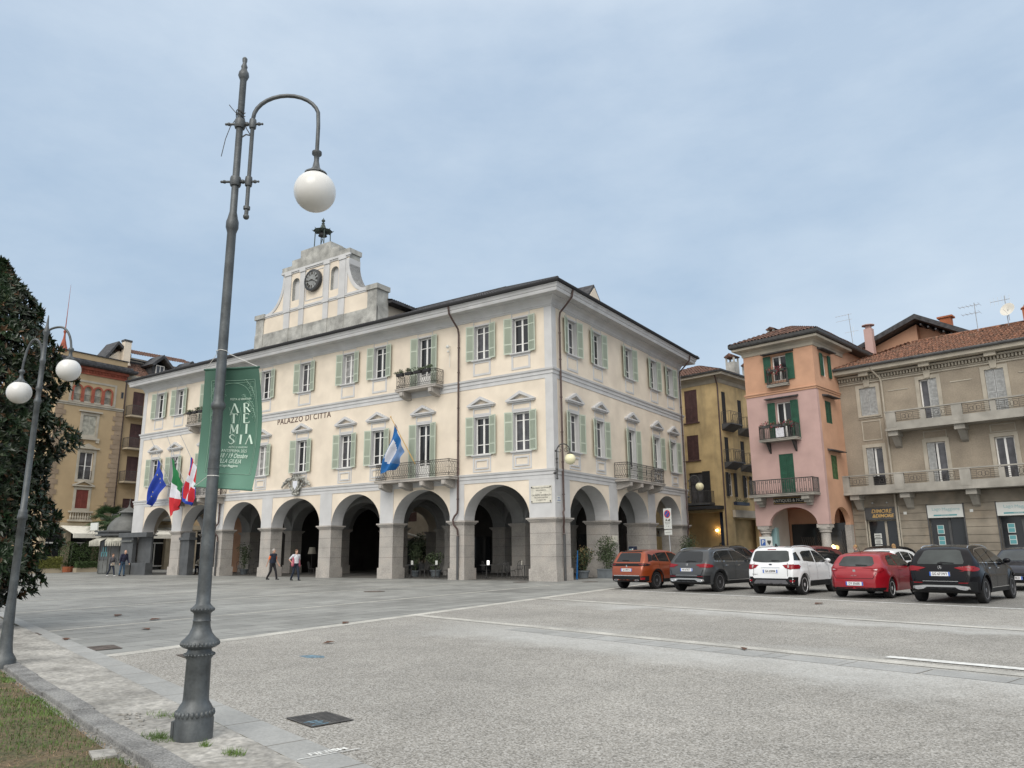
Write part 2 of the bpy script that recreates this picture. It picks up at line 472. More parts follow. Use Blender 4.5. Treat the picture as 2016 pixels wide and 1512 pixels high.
def pal_upper(b):
    holes=[]
    for x in TOPX: holes += [rect(x-OW,x+OW,12.28,14.3), rect(x-OW,x+OW,6.8,8.93)]
    for x in DOORX: holes += [rect(x-OW,x+OW,11.2,14.3), rect(x-OW,x+OW,5.76,8.93)]
    b.prism(rect(LX,0,ZL+.001,15.05),0,.35,holes,k=0,ks=1)
    b.prism(rect(LX,0,ZL+.001,15.05),LY-.35,LY,k=0,ks=1)
    b.T=SIDE
    holes=[]
    for x in SIDEX:
        holes.append(rect(x-OW,x+OW,12.28,14.3))
        holes.append(rect(x-OW,x+OW,5.76 if x==9.65 else 6.8,8.93))
    b.prism(rect(.351,LY-.351,ZL+.001,15.05),0,.35,holes,k=0,ks=1)
    b.T=Matrix.Translation((LX,0,0))@SIDE
    b.prism(rect(.351,LY-.351,ZL+.001,15.05),-.35,0,k=0,ks=1)
    b.T=Matrix.Identity(4)
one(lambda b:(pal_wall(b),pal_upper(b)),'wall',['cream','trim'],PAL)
# mouldings
def mould(b):
    b.ring(LX,0,0,LY,[(0,5.22),(.035,5.22),(.035,5.42),(.07,5.44),(.07,5.58),(.12,5.62),(.14,5.72),(0,5.75)])
    b.ring(LX,0,0,LY,[(0,10.62),(.03,10.62),(.03,10.82),(.07,10.85),(.07,11.0),(.13,11.05),(.15,11.15),(0,11.18)])
    for z0,z1 in ((5.75,10.62),(11.18,14.62)):
        b.box(-.44,.03,-.03,.44,z0,z1); b.box(LX-.03,LX+.44,-.03,.44,z0,z1); b.box(-.44,.03,LY-.44,LY+.03,z0,z1)
    es=[-1.56]+[v for a in FA for v in (a[1],a[0])]
    # pilaster strips above piers, front
    xs=sorted([v for a in FA for v in a]); edges=[LX-.03]+xs+[.03]
    for i in range(0,len(edges),2): b.box(edges[i],edges[i+1],-.03,-.002,IMP,5.22)
    b.box(.002,.03,-.002,1.53,IMP,5.22); b.box(LX-.03,LX-.002,-.002,1.5,IMP,5.22)
    b.T=SIDE
    ys=[6.19,7.24,11.70,12.78,17.33,LY]
    for i in range(0,6,2): b.box(ys[i],ys[i+1],-.03,-.002,IMP,5.22)
    b.T=Matrix.Identity(4)
one(mould,'moulding','trim',PAL)
# cornice, gutter, roof
one(lambda b:b.ring(LX,0,0,LY,[(0,14.62),(.05,14.64),(.05,14.7),(.09,14.72),(.11,14.82),(.2,14.95),(.34,15.03),(.46,15.06),(.46,15.1),(.86,15.13),(.9,15.1),(.93,15.2),(.93,15.28),(.97,15.3),(1.0,15.42),(1.06,15.47),(1.06,15.55),(.5,15.58)]),'cornice',['trim'],PAL)
one(lambda b:(b.ring(LX,0,0,LY,[(1.06,15.50),(1.17,15.52),(1.2,15.6),(1.19,15.66),(1.1,15.66),(1.05,15.58)])),'gutter',['dark'],PAL)
def proof(b):
    hip_roof(b,LX-1.1,1.1,-1.1,LY+1.1,15.64,R(24.2),.2,.38)
    W=LY/2+1.1; h=W*math.tan(R(24.2))+15.64
    b.tube([(LX-1.1+W,LY/2,h+.03),(1.1-W,LY/2,h+.03)],.12,6)
    b.tube([(1.1,-1.1,15.68),(1.1-W,LY/2,h+.03)],.09,6); b.tube([(1.1,LY+1.1,15.68),(1.1-W,LY/2,h+.03)],.09,6)
    # dormer
    b.prism([(4.7,16.6),(5.6,17.55),(6.5,16.6)],-3.2,-.2,plane='yz')
roof=one(proof,'roof','slate',PAL)
one(lambda b:(b.prism([(4.95,15.9),(4.95,16.65),(5.6,17.32),(6.25,16.65),(6.25,15.9)],-.45,-.16,plane='yz')),'dormer',['cream'],roof)
# granite piers
def pier(b,x0,x1,y0,y1,T=None):
    b.box(x0-.07,x1+.07,y0-.07,y1+.07,0,.62); b.box(x0,x1,y0,y1,.62,3.0)
    b.box(x0-.05,x1+.05,y0-.05,y1+.05,3.0,3.06); b.box(x0-.1,x1+.1,y0-.1,y1+.1,3.06,3.13); b.box(x0-.16,x1+.16,y0-.16,y1+.16,3.13,3.215)
    for z in (1.22,1.83,2.42): pass
def joints(b,x0,x1,y0,y1):
    for z in (1.22,1.83,2.42): b.box(x0-.002,x1+.002,y0-.002,y1+.002,z-.006,z+.006)
PX=[(-1.56,0)]+[(FA[i+1][1],FA[i][0]) for i in range(6)]+[(LX,FA[6][0])]
PYs=[(.002,.95),(6.19,7.24),(11.70,12.78),(17.33,LY)]
for i,(x0,x1) in enumerate(PX):
    for j,(y0,y1) in enumerate(PYs):
        if j==0 and i==0: y1=1.53
        inner = 0<i<7 and j>0
        if (inner and j>1 and i>4): continue
        p=one(lambda b:pier(b,x0,x1,y0,y1),'pier','granite',PAL)
        one(lambda b:joints(b,x0,x1,y0,y1),'joint','ink',p)
# arcade vaults: inner arches
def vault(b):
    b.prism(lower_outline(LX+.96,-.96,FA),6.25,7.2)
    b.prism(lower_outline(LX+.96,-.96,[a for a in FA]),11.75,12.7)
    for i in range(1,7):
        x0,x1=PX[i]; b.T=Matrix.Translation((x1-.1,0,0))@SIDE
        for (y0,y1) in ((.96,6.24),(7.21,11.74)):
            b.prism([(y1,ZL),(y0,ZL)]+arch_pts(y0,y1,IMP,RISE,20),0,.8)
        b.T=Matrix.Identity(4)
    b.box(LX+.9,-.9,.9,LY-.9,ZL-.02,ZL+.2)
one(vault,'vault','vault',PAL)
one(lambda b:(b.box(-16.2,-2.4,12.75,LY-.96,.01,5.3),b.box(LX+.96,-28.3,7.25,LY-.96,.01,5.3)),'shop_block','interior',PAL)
one(lambda b:(b.box(-36.2,-33.2,7.16,7.22,.02,4.6)),'painted_wall','orange',PAL)
def shopfr(b):
    for x0,x1 in ((-38,-36.3),(-33,-30.6)): b.box(x0,x1,7.15,7.21,.02,2.7)
    for x0 in (-15.4,-12.2,-9.0,-5.8): b.box(x0,x0+2.2,12.66,12.73,.02,2.6)
    for y0 in (13.2,15.6): b.box(-2.42,-2.36,y0,y0+1.8,.02,2.6)
one(shopfr,'shop_window','glass',PAL)
# windows -------------------------------------------------------
def win_frame(b,w,h,low=0):
    g=.09
    b.box(-w-g,-w,-.03,.0,0,h+g,0); b.box(w,w+g,-.03,.0,0,h+g,0); b.box(-w,w,-.03,.0,h,h+g,0)
    y0,y1=.2,.26
    b.box(-w,-w+.06,y0,y1,0,h,1); b.box(w-.06,w,y0,y1,0,h,1); b.box(-w+.06,w-.06,y0,y1,h-.07,h,1); b.box(-w+.06,w-.06,y0,y1,0,.08,1)
    b.box(-.055,.055,y0-.01,y1,.08,h-.07,1)
    for t in (h*.27,h*.80): b.box(-w+.06,-.055,y0+.01,y1,t-.02,t+.02,1); b.box(.055,w-.06,y0+.01,y1,t-.02,t+.02,1)
    if low: b.box(-w+.06,-.055,y0,y1,.08,low,1); b.box(.055,w-.06,y0,y1,.08,low,1)
def shutter_bm(b,w,h,sgn,ang=12,rails=(.26,.74)):
    b.T=Matrix.Translation((sgn*(w+.03),-.05,0))@rotz(R(-ang)*sgn if True else 0)
    a=lambda x0,x1,y0,y1,z0,z1,k: b.box(min(sgn*x0,sgn*x1),max(sgn*x0,sgn*x1),y0,y1,z0,z1,k)
    H=h+.04; W=.5
    a(0,.055,-.045,0,-.03,H,1); a(W-.055,W,-.045,0,-.03,H,1); a(.055,W-.055,-.045,0,-.03,.06,1); a(.055,W-.055,-.045,0,H-.07,H,1)
    for r in rails: a(.055,W-.055,-.045,0,H*r-.035,H*r+.035,1)
    a(.055,W-.055,-.022,-.012,.06,H-.07,0)
    n=int(H/.065)
    for i in range(n):
        z=.08+i*(H-.18)/n
        a(.055,W-.055,-.04,-.022,z,z+.032,0)
    b.T=Matrix.Identity(4)
def sill_bm(b,w,drop,dbl=False):
    b.box(-w-.16,w+.16,-.13,0,-.07,0); b.box(-w-.12,w+.12,-.08,0,-.11,-.07)
    x=w+.1; t=.12 if not dbl else .09
    z0=-.11-drop
    b.box(-x,-x+t,-.03,0,z0,-.11); b.box(x-t,x,-.03,0,z0,-.11); b.box(-x+t,x-t,-.03,0,z0,z0+t); b.box(-x+t,x-t,-.03,0,-.11-t*.8,-.11)
    if dbl:
        x-=.16; z0+=.16; z1=-.27
        b.box(-x,-x+t,-.045,0,z0,z1); b.box(x-t,x,-.045,0,z0,z1); b.box(-x+t,x-t,-.045,0,z0,z0+t); b.box(-x+t,x-t,-.045,0,z1-t,z1)
def header_bm(b,w,h):
    x=w+.09
    b.box(-x,-x+.05,-.025,0,h+.1,h+.34); b.box(x-.05,x,-.025,0,h+.1,h+.34); b.box(-x+.05,x-.05,-.025,0,h+.28,h+.34)
def pediment_bm(b,w,h):
    x=w+.1
    b.box(-x,-x+.09,-.03,0,h+.1,h+.55); b.box(x-.09,x,-.03,0,h+.1,h+.55)
    b.box(-x+.09,x-.09,-.03,0,h+.1,h+.2); b.box(-x+.09,x-.09,-.03,0,h+.44,h+.55)
    X=w+.42
    b.box(-X+.06,X-.06,-.16,0,h+.55,h+.62); b.box(-X,X,-.22,0,h+.62,h+.70)
    top=h+1.16
    b.prism([(-X,h+.70),(0,top),(X,h+.70),(X-.28,h+.70),(0,top-.17),(-X+.28,h+.70)],-.22,0)
def make_window(kind,h,drop,glass='glass'):
    w=OW
    f=one(lambda b:win_frame(b,w,h,.75 if 'door' in kind else 0),'window',['trim','white'],PAL)
    one(lambda b:b.box(-w+.05,w-.05,.235,.245,.06,h-.05),'pane',glass,f)
    for sgn in (-1,1): one(lambda b:shutter_bm(b,w,h,sgn),'shutter',['shutter','shutter_rim'],f)
    if drop: one(lambda b:sill_bm(b,w,drop,kind=='sec'),'sill','trim',f)
    if 'sec' in kind: one(lambda b:pediment_bm(b,w,h),'pediment','trim',f)
    else: one(lambda b:header_bm(b,w,h),'header','trim',f)
    return f
protos={('top',0):make_window('top',2.02,.83),('top',1):make_window('top',2.02,.83,'curtain_glass'),
        ('sec',0):make_window('sec',2.13,.86),('sec',1):make_window('sec',2.13,.86,'curtain_glass'),('top',2):make_window('top',2.02,.83,'sheer'),('sec',2):make_window('sec',2.13,.86,'sheer')}
for i,x in enumerate(TOPX):
    inst(protos[('top',(0,1,0,2,1,0,0,1,0)[i])],'window',PAL,(x,0,12.28)); inst(protos[('sec',(1,0,0,1,0,2,0,1,0)[i])],'window',PAL,(x,0,6.8))
for i,x in enumerate(SIDEX):
    inst(protos[('top',1-i%2)],'window',PAL,(0,x,12.28),PI/2)
    if x!=9.65: inst(protos[('sec',1)],'window',PAL,(0,x,6.8),PI/2)
for k in protos: kill(protos[k])
dt=make_window('topdoor',3.1,0); ds=make_window('secdoor',3.17,0)
for x in DOORX: inst(dt,'window',PAL,(x,0,11.2)); inst(ds,'window',PAL,(x,0,5.76))
inst(ds,'window',PAL,(0,9.65,5.76),PI/2); kill(dt); kill(ds)
# balconies -----------------------------------------------------
def balcony(xc,w,d,z,rz,corb,T=Matrix.Identity(4),pots=False):
    def slab(b):
        b.T=T
        b.box(xc-w/2,xc+w/2,-d,-.002,z-.16,z-.04); b.box(xc-w/2-.03,xc+w/2+.03,-d-.03,-.002,z-.04,z)
    s=one(slab,'balcony','granite',PAL)
    for i in range(corb):
        x=xc-w/2+.45+(w-.9)*i/(corb-1)
        def cb(b):
            b.T=T; b.prism([(-.002,z-.62),(-.25,z-.6),(-.55,z-.52),(-d+.12,z-.45),(-d+.06,z-.165),(-.002,z-.165)],x-.17,x+.17,plane='yz')
            b.box(x-.12,x+.12,-d+.02,-d+.1,z-.42,z-.2)
        one(cb,'corbel','granite',s)
    def rl(b):
        b.T=T; e=.06; railing(b,[(xc-w/2+e,-.05),(xc-w/2+e,-d+e),(xc+w/2-e,-d+e),(xc+w/2-e,-.05)],z+.06,rz,'oval',.14)
    one(rl,'railing','rail',s)
    return s
balcony(-9.09,5.7,.97,5.66,6.62,4); balcony(-30.3,5.7,.97,5.66,6.62,4)
balcony(-9.0,3.15,.83,11.12,12.05,2); balcony(-30.4,3.15,.83,11.12,12.05,2)
balcony(9.65,5.5,.97,5.66,6.62,4,SIDE)
# downpipes -----------------------------------------------------
def dpipe(b,x,T=Matrix.Identity(4)):
    b.T=T
    b.tube([(x-.02,-1.08,15.5),(x-.02,-1.0,15.1),(x,-.6,14.7),(x+.02,-.2,14.35),(x+.04,-.14,14.0),(x+.04,-.14,3.8),(x+.02,-.16,3.62),(x-.14,-.2,3.45),(x-.2,-.26,3.25),(x-.16,-.25,3.0),(x,-.12,2.75),(x+.04,-.11,2.4)],.055,8)
    for z in (13.2,11.7,9.6,7.7,6.1,4.4,2.35): b.tube([(x+.04,-.14 if z>3 else -.11,z-.03),(x+.04,-.14 if z>3 else -.11,z+.03)],.075,8)
def dlow(b,x,T=Matrix.Identity(4)):
    b.T=T; b.tube([(x+.04,-.13,2.35),(x+.04,-.13,.02)],.07,8)
for x,T in ((-6.3,Matrix.Identity(4)),(-28.05,Matrix.Identity(4)),(.62,SIDE),(18.1,SIDE)):
    p=one(lambda b:dpipe(b,x,T),'downpipe','pipe',PAL,smooth=True); one(lambda b:dlow(b,x,T),'pipe_sleeve','darkgrey',p,smooth=True)
# lettering, plaque, crest --------------------------------------
text('PALAZZO DI CITTA',.55,PAL,-19.67,-.004,10.42,'text_brown','lettering',ext=.012,sx=1.0,space=1.12,bold=.004)
pl=one(lambda b:b.box(-1.42,-.16,-.075,-.032,3.98,4.86),'plaque','plaque',PAL,bevel=.01)
for i,(t,s) in enumerate((('NEL PRIMO CENTENARIO',.095),('DELLA NASCITA',.085),('DI',.08),('GIUSEPPE GARIBALDI',.125),('PALLANZA MEMORE',.09),('IV LUGLIO 1907',.085))):
    text(t,s,pl,-.79,-.078,4.74-i*.125,'ink',ext=.002)
one(lambda b:[b.ball((x,-.09,z),.04,8) for x in (-1.36,-.22) for z in (4.05,4.79)],'stud','iron',pl)
ss=one(lambda b:(b.box(.032,.05,.14,.5,3.98,4.3)),'street_sign','sign_white',PAL)
text('PIAZZA',.07,ss,0,0,0,'blue_sign',ext=.002,T=Matrix.Translation((.053,.32,4.21))@rotz(PI/2)); text('GARIBALDI',.07,ss,0,0,0,'blue_sign',ext=.002,T=Matrix.Translation((.053,.32,4.08))@rotz(PI/2))
one(lambda b:b.box(.032,.06,6.35,7.0,1.95,2.35),'notice_board','plaque',PAL)
def crest(b):
    c=(-19.85,5.95)
    b.prism([(c[0]-.34,c[1]+.4),(c[0]-.36,c[1]),(c[0]-.2,c[1]-.36),(c[0],c[1]-.5),(c[0]+.2,c[1]-.36),(c[0]+.36,c[1]),(c[0]+.34,c[1]+.4),(c[0],c[1]+.46)],-.26,-.15)
    for sg in (-1,1):
        b.tube([(c[0]+sg*.3,-.2,c[1]+.45),(c[0]+sg*.75,-.22,c[1]+.36),(c[0]+sg*1.1,-.22,c[1]+.12),(c[0]+sg*1.4,-.22,c[1]-.12)],[.1,.14,.12,.04],6)
        b.tube([(c[0]+sg*.15,-.2,c[1]-.45),(c[0]+sg*.35,-.2,c[1]-.3),(c[0]+sg*.6,-.2,c[1]-.05),(c[0]+sg*.75,-.2,c[1]+.3)],[.05,.09,.08,.05],6)
        for i in range(26):
            t=rnd.random(); x=c[0]+sg*(.3+1.05*t); z=c[1]+.44-.5*t*t+rnd.uniform(-.13,.13)
            b.ball((x,-.24+rnd.uniform(-.06,.04),z),rnd.uniform(.04,.085),5,sc=(1.3,.7,.8))
    for i in range(7):
        a=PI*i/6; b.tube([(c[0]+.3*math.cos(a),-.2,c[1]+.48),(c[0]+.36*math.cos(a),-.22,c[1]+.66+.05*math.sin(a))],[.05,.07],5)
    b.tube([(c[0]-.32,-.2,c[1]+.48),(c[0]+.32,-.2,c[1]+.48)],.06,6)
    for x in (-.25,-.1,.08,.24): b.ball((c[0]+x,-.2,c[1]-.62+abs(x)*.3),.1,6)
cr=one(crest,'crest',['crest_metal'],PAL,smooth=True)
one(lambda b:b.prism([(-20.06,6.2),(-20.06,5.9),(-19.85,5.62),(-19.64,5.9),(-19.64,6.2)],-.275,-.262),'shield','f_white',cr)
# gable ---------------------------------------------------------
GC=-19.55
def arcc(cx,cz,r0,r1,a0,a1,n): return [(cx+r0*math.cos(a0+(a1-a0)*i/n),cz+r1*math.sin(a0+(a1-a0)*i/n)) for i in range(n+1)]
curve=arcc(5.15,21.25,1.75,2.45,-PI/2,-PI,12)   # concave flank from (5.15,18.8) to (3.4,21.25)
half=[(6.15,15.7),(6.15,18.55),(5.2,18.75)]+[(x,z) for x,z in curve]+[(3.4,21.9),(2.35,21.9),(2.35,22.3),(1.45,22.3),(1.45,22.85),(0,22.85)]
outl=[(GC+x,z) for x,z in half]+[(GC-x,z) for x,z in reversed(half[:-1])]
def niche(x): return [(x-.38,19.3),(x+.38,19.3)]+[(x+.38*math.cos(PI*i/8),20.62+.38*math.sin(PI*i/8)) for i in range(9)]
GY=.3
g=one(lambda b:b.prism(outl,GY,GY+1.0,[niche(GC-2.0),niche(GC+2.0)],k=0,ks=1),'gable',['cream','gstone'],PAL)
one(lambda b:[b.box(x-.4,x+.4,GY+.25,GY+.3,19.2,21.1) for x in (GC-2,GC+2)],'niche','trim',g)
def gtrim(b):
    y=GY-.04
    for sx in (-1,1):
        for a,c in ((2.5,3.1),(1.0,1.5)):
            x0,x1=sorted((GC+sx*a,GC+sx*c))
            b.box(x0,x1,y-.04,GY,17.32,18.5); b.box(x0,x1,y-.04,GY,18.78,21.3)
            b.box(x0-.06,x1+.06,y-.1,GY,21.3,21.6); b.box(x0-.05,x1+.05,y-.09,GY,18.5,18.78)
            x0,x1=sorted((GC+sx*(a-.0),GC+sx*(c+.0)))
        # flank rim
        b.prism([(GC+sx*x,z) for x,z in curve]+[(GC+sx*(x-.2),z-.14) for x,z in reversed(curve)],y-.013,GY+1.012)
        x0,x1=sorted((GC+sx*3.1,GC+sx*3.42)); b.box(x0,x1,y,GY+1.02,20.6,21.3); b.box(*sorted((GC+sx*3.1,GC+sx*3.3)),y,GY,18.78,20.6)
    b.box(GC-6.1,GC+6.1,y,GY,18.5,18.6); b.box(GC-6.1,GC+6.1,y-.04,GY,18.6,18.74)
    b.box(GC-3.45,GC+3.45,y-.02,GY,21.4,21.5); b.box(GC-3.55,GC+3.55,y-.08,GY,21.5,21.66)
    for x0,x1,z0,z1 in ((-.92,-.86,19.0,21.2),(.86,.92,19.0,21.2),(-.86,.86,21.14,21.2),(-.86,.86,19.0,19.06)): b.box(GC+x0,GC+x1,y+.015,GY,z0,z1)
one(gtrim,'gable_trim','trim',g)
def gst(b):
    y=GY-.06
    b.box(GC-6.2,GC+6.2,y,GY,15.7,17.3)
    for sx in (-1,1):
        x0,x1=sorted((GC+sx*5.3,GC+sx*6.2))
        b.box(x0,x1,y-.06,GY+1.02,15.7,17.3) ; b.box(x0+.03,x1-.03,y-.03,GY+1.01,17.3,18.5); b.box(x0-.08,x1+.08,y-.12,GY+1.08,18.5,18.84)
        for a,c in ((2.5,3.1),(1.0,1.5)):
            u,v=sorted((GC+sx*a,GC+sx*c)); b.box(u,v,y-.04,y,15.7,17.3)
    # stepped top blocks
    for h,z0,z1 in ((3.5,21.66,22.0),(2.45,22.0,22.4),(1.55,22.4,22.95)): b.box(GC-h,GC+h,GY-.1,GY+1.06,z0,z1)
one(gst,'gable_stone','gstone',g)
# clock
ck=one(lambda b:(b.lathe([(.0,0),(.72,0),(.8,.06),(.8,.3),(.66,.34),(.66,.28),(0,.28)],(GC,GY,20.35),32,T=Matrix.Rotation(PI/2,4,'X'))),'clock','clock_dark',PAL,smooth=True)
def cface(b):
    b.lathe([(0,0),(.64,0),(.64,.012),(0,.012)],(GC,GY-.285,20.35),32,T=Matrix.Rotation(PI/2,4,'X'))
one(cface,'dial','clock_face',ck)
def chand(b):
    for hr in range(12):
        a=-hr*PI/6+PI/2; n=(1,2,3,2,1,2,3,4,2,1,2,3)[hr-1 if hr else 11]
        ca,sa=math.cos(a),math.sin(a)
        for q in range(n):
            o=(q-(n-1)/2)*.055
            p0=(GC+ca*.40-sa*o,20.35+sa*.40+ca*o); p1=(GC+ca*.60-sa*o*1.3,20.35+sa*.60+ca*o*1.3)
            b.tube([(p0[0],GY-.305,p0[1]),(p1[0],GY-.305,p1[1])],.022,4)
    for a,l,r in ((R(-24),.36,.035),(R(186),.52,.028)):
        b.tube([(GC-math.cos(a)*.1,GY-.32,20.35-math.sin(a)*.1),(GC+math.cos(a)*l,GY-.32,20.35+math.sin(a)*l)],[r,r*.5],4)
    b.ball((GC,GY-.32,20.35),.06,8)
one(chand,'clock_hand','ink',ck)
# bell cage
def bell(b):
    z=22.95
    L_=1.35
    for dx in (-.5,.5):
        for dy in (-.3,.3): b.tube([(GC+dx,GY+.5+dy,z),(GC+dx*.95,GY+.5+dy*.95,z+1.4)],.035,6)
    b.tube([(GC-.25,GY+.5,z),(GC,GY+.5,z+.8),(GC+.25,GY+.5,z)],.025,4); b.tube([(GC,GY+.5,z+.7),(GC,GY+.5,z+1.0)],.02,4)
    b.lathe([(.48,.98),(.70,1.06),(.55,1.02),(.38,1.12),(.22,1.3),(.13,1.55),(.09,1.62),(.13,1.66),(.08,1.7),(.05,1.75),(.11,1.8),(.14,1.88),(.1,1.96),(.03,2.0),(.02,2.1)],(GC,GY+.5,z+.3),8)
    for i in range(8):
        a=2*PI*i/8; b.tube([(GC+.62*math.cos(a),GY+.5+.62*math.sin(a),z+1.32),(GC+.78*math.cos(a),GY+.5+.78*math.sin(a),z+1.43)],[.05,.01],4)
bc=one(bell,'bell_cage','bell_green',PAL,smooth=False)
one(lambda b:b.lathe([(.0,.95),(.12,.95),(.2,.85),(.26,.72),(.3,.62),(.32,.58),(0,.6)],(GC,GY+.5,23.35),14),'bell','iron',bc,smooth=True)
# raised roof block behind the gable
def rb(b):
    b.box(GC-5.8,GC+5.8,GY+1.02,9.6,15.6,18.0)
one(rb,'attic_wall','cream',PAL)
def rbr(b):
    tile_roof(b,(GC+6.5,9.6,17.95),(GC+6.5,GY+.9,17.95),(-6.5,0,2.0),w=.22,k=0)
    tile_roof(b,(GC-6.5,GY+.9,17.95),(GC-6.5,9.6,17.95),(6.5,0,2.0),w=.22,k=0)
    b.box(GC+5.82,GC+6.55,GY+.98,9.6,17.76,17.92); b.box(GC-6.55,GC-5.82,GY+.98,9.6,17.76,17.92)
one(rbr,'roof','slate',PAL)
one(lambda b:b.tube([(GC-4.6,4,18.5),(GC-4.6,4,20.6)],.03,5),'lightning_rod','iron',PAL)
# arcade floor inside
# ================================================================ generic house helpers
def frame_box(b,x0,x1,z0,z1,t,y0,y1,k=None):
    b.box(x0,x0+t,y0,y1,z0,z1,k); b.box(x1-t,x1,y0,y1,z0,z1,k); b.box(x0+t,x1-t,y0,y1,z1-t,z1,k); b.box(x0+t,x1-t,y0,y1,z0,z0+t,k)
def leaf_panel(b,x0,x1,z0,z1,y0,y1,slats=.07,rails=(.5,),k0=0,k1=0,rough=0):
    """one louvred shutter leaf in the xz plane"""
    frame_box(b,x0,x1,z0,z1,.055,y0,y1,k1)
    for r in rails: zc=z0+(z1-z0)*r; b.box(x0+.055,x1-.055,y0,y1,zc-.035,zc+.035,k1)
    ym=(y0+y1)/2; b.box(x0+.055,x1-.055,ym,y1-.002,z0+.055,z1-.055,k0)
    n=max(2,int((z1-z0-.15)/slats))
    for i in range(n):
        z=z0+.07+i*(z1-z0-.14)/n; dz=rnd.uniform(-.012,.012)*rough
        b.box(x0+.055,x1-.055,y0+.008,ym,z+dz,z+slats*.5+dz,k0)
def house_window(root,T,x0,x1,z0,z1,shut='green_dk',state='open',frame='white',trim=None,tw=.12,glass='glass',sillm=None,bars=1,depth=.16,rough=0):
    """state: open / closed / half; adds window > pane, shutter, sill"""
    w=(x1-x0); xc=(x0+x1)/2
    def fr(b):
        b.T=T; frame_box(b,x0,x1,z0,z1,.07,depth,depth+.06,0); b.box(xc-.05,xc+.05,depth-.01,depth+.06,z0+.07,z1-.07,0)
        for i in range(bars):
            z=z0+(z1-z0)*(i+1)/(bars+1); b.box(x0+.07,xc-.05,depth+.01,depth+.05,z-.02,z+.02,0); b.box(xc+.05,x1-.07,depth+.01,depth+.05,z-.02,z+.02,0)
    f=one(fr,'window',[frame],root)
    one(lambda b:(setattr(b,'T',T),b.box(x0+.06,x1-.06,depth+.035,depth+.045,z0+.06,z1-.06)),'pane',glass,f)
    if trim: one(lambda b:(setattr(b,'T',T),frame_box(b,x0-tw,x1+tw,z0-tw,z1+tw,tw,-.045,-.002)),'surround',trim,f)
    if shut:
        hw=w/2
        if state=='open':
            for s in (-1,1):
                a,c=(x0-hw-.03,x0-.03) if s<0 else (x1+.03,x1+hw+.03)
                one(lambda b:(setattr(b,'T',T),leaf_panel(b,a,c,z0-.02,z1+.02,-.1,-.055,rough=rough)),'shutter',shut,f)
        elif state=='closed':
            for a,c in ((x0+.01,xc-.01),(xc+.01,x1-.01)):
                one(lambda b:(setattr(b,'T',T),leaf_panel(b,a,c,z0+.01,z1-.01,.02,.07,rough=rough)),'shutter',shut,f)
        elif state=='left':
            one(lambda b:(setattr(b,'T',T),leaf_panel(b,x0+.01,xc-.08,z0+.01,z1-.01,.02,.07,rough=rough)),'shutter',shut,f)
        elif state=='right':
            one(lambda b:(setattr(b,'T',T),leaf_panel(b,xc+.02,x1-.01,z0+.01,z1-.01,.02,.07,rough=rough)),'shutter',shut,f)
    if sillm: one(lambda b:(setattr(b,'T',T),b.box(x0-.15,x1+.15,-.12,-.002,z0-.1,z0-.02)),'sill',sillm,f)
    return f
def plants(b,x0,x1,y,z,n,hang=0,k=(0,),size=.11):
    for i in range(n):
        x=rnd.uniform(x0,x1); leafball(b,(x,y+rnd.uniform(-.06,.06),z+rnd.uniform(-hang,.14)),.13,14,size,kmix=k)
I4=Matrix.Identity(4)
# ================================================================ beige house (right)
RB=R(-10.555)
BG=thing('apartment_house','weathered beige house with long stone balconies, grey shutters and a rusty tile roof','building',(-3.62,48.17,0),RB)
BX0,BX1=-5.0,13.0
bw=[(-3.83,-2.86,9.27,10.95),(-.48,.44,8.5,10.95),(2.83,3.74,8.5,10.95),(6.2,7.1,8.5,10.95),
    (-3.8,-2.88,4.95,7.33),(-.5,.46,4.95,7.3),(2.83,3.74,4.95,7.25),(6.2,7.1,4.95,7.25)]
def bwall(b): b.prism(rect(BX0,BX1,4.55,12.0),0,.4,[rect(*w) for w in bw],k=0)
one(lambda b:(bwall(b),b.box(BX0,BX1,.4,9.5,4.56,12.0)) if 0 else bwall(b),'wall','beige',BG)
shops=[(-4.25,-2.42),(-.88,.88),(2.48,4.4),(6.0,7.9)]
def bground(b):
    b.prism(rect(BX0,BX1,0,4.55),.05,.4,[rect(a,c,.02,3.8) for a,c in shops],k=0)
    xs=[BX0]+[v for s in shops for v in s]+[BX1]
    for i in range(0,len(xs),2):
        for r in range(9):
            z0=.05+r*.42
            x=xs[i]+.02
            while x<xs[i+1]-.3:
                x2=min(x+rnd.uniform(1.2,2.0),xs[i+1]-.02)
                if xs[i+1]-.02-x2<.5: x2=xs[i+1]-.02
                b.box(x+.006,x2-.006,0,.05,z0+.012,z0+.408,0); x=x2
    b.box(BX0,BX1,0,.05,3.86,4.5)
one(bground,'wall','rustic',BG)
one(lambda b:(b.box(BX0+.01,BX1-.01,.8,9.4,0,12.0)),'core','beige',BG)
def beaves(b):
    b.box(BX0,BX1,-.06,-.001,11.25,11.34); b.box(BX0,BX1,-.05,-.001,11.38,11.44); b.box(BX0,BX1,-.22,-.001,11.66,11.76)
    x=BX0+.05
    while x<BX1: b.box(x,x+.09,-.15,-.001,11.46,11.64); x+=.17
    b.box(BX0-.05,BX1,-.62,-.001,11.82,11.88); b.box(BX0-.08,BX1,-.70,-.55,11.86,12.14)
    for x in (-3.35,0,3.3,6.65,10): b.box(x-.28,x+.28,-.5,-.222,11.62,11.82); b.prism([(x-.2,11.45),(x-.14,11.0),(x+.14,11.0),(x+.2,11.45)],-.1,-.051)
one(beaves,'cornice','beige_trim',BG)
one(lambda b:b.tube([(BX0-.12,-.78,12.17),(BX1,-.78,12.17)],.09,8),'gutter','darkgrey',BG,smooth=True)
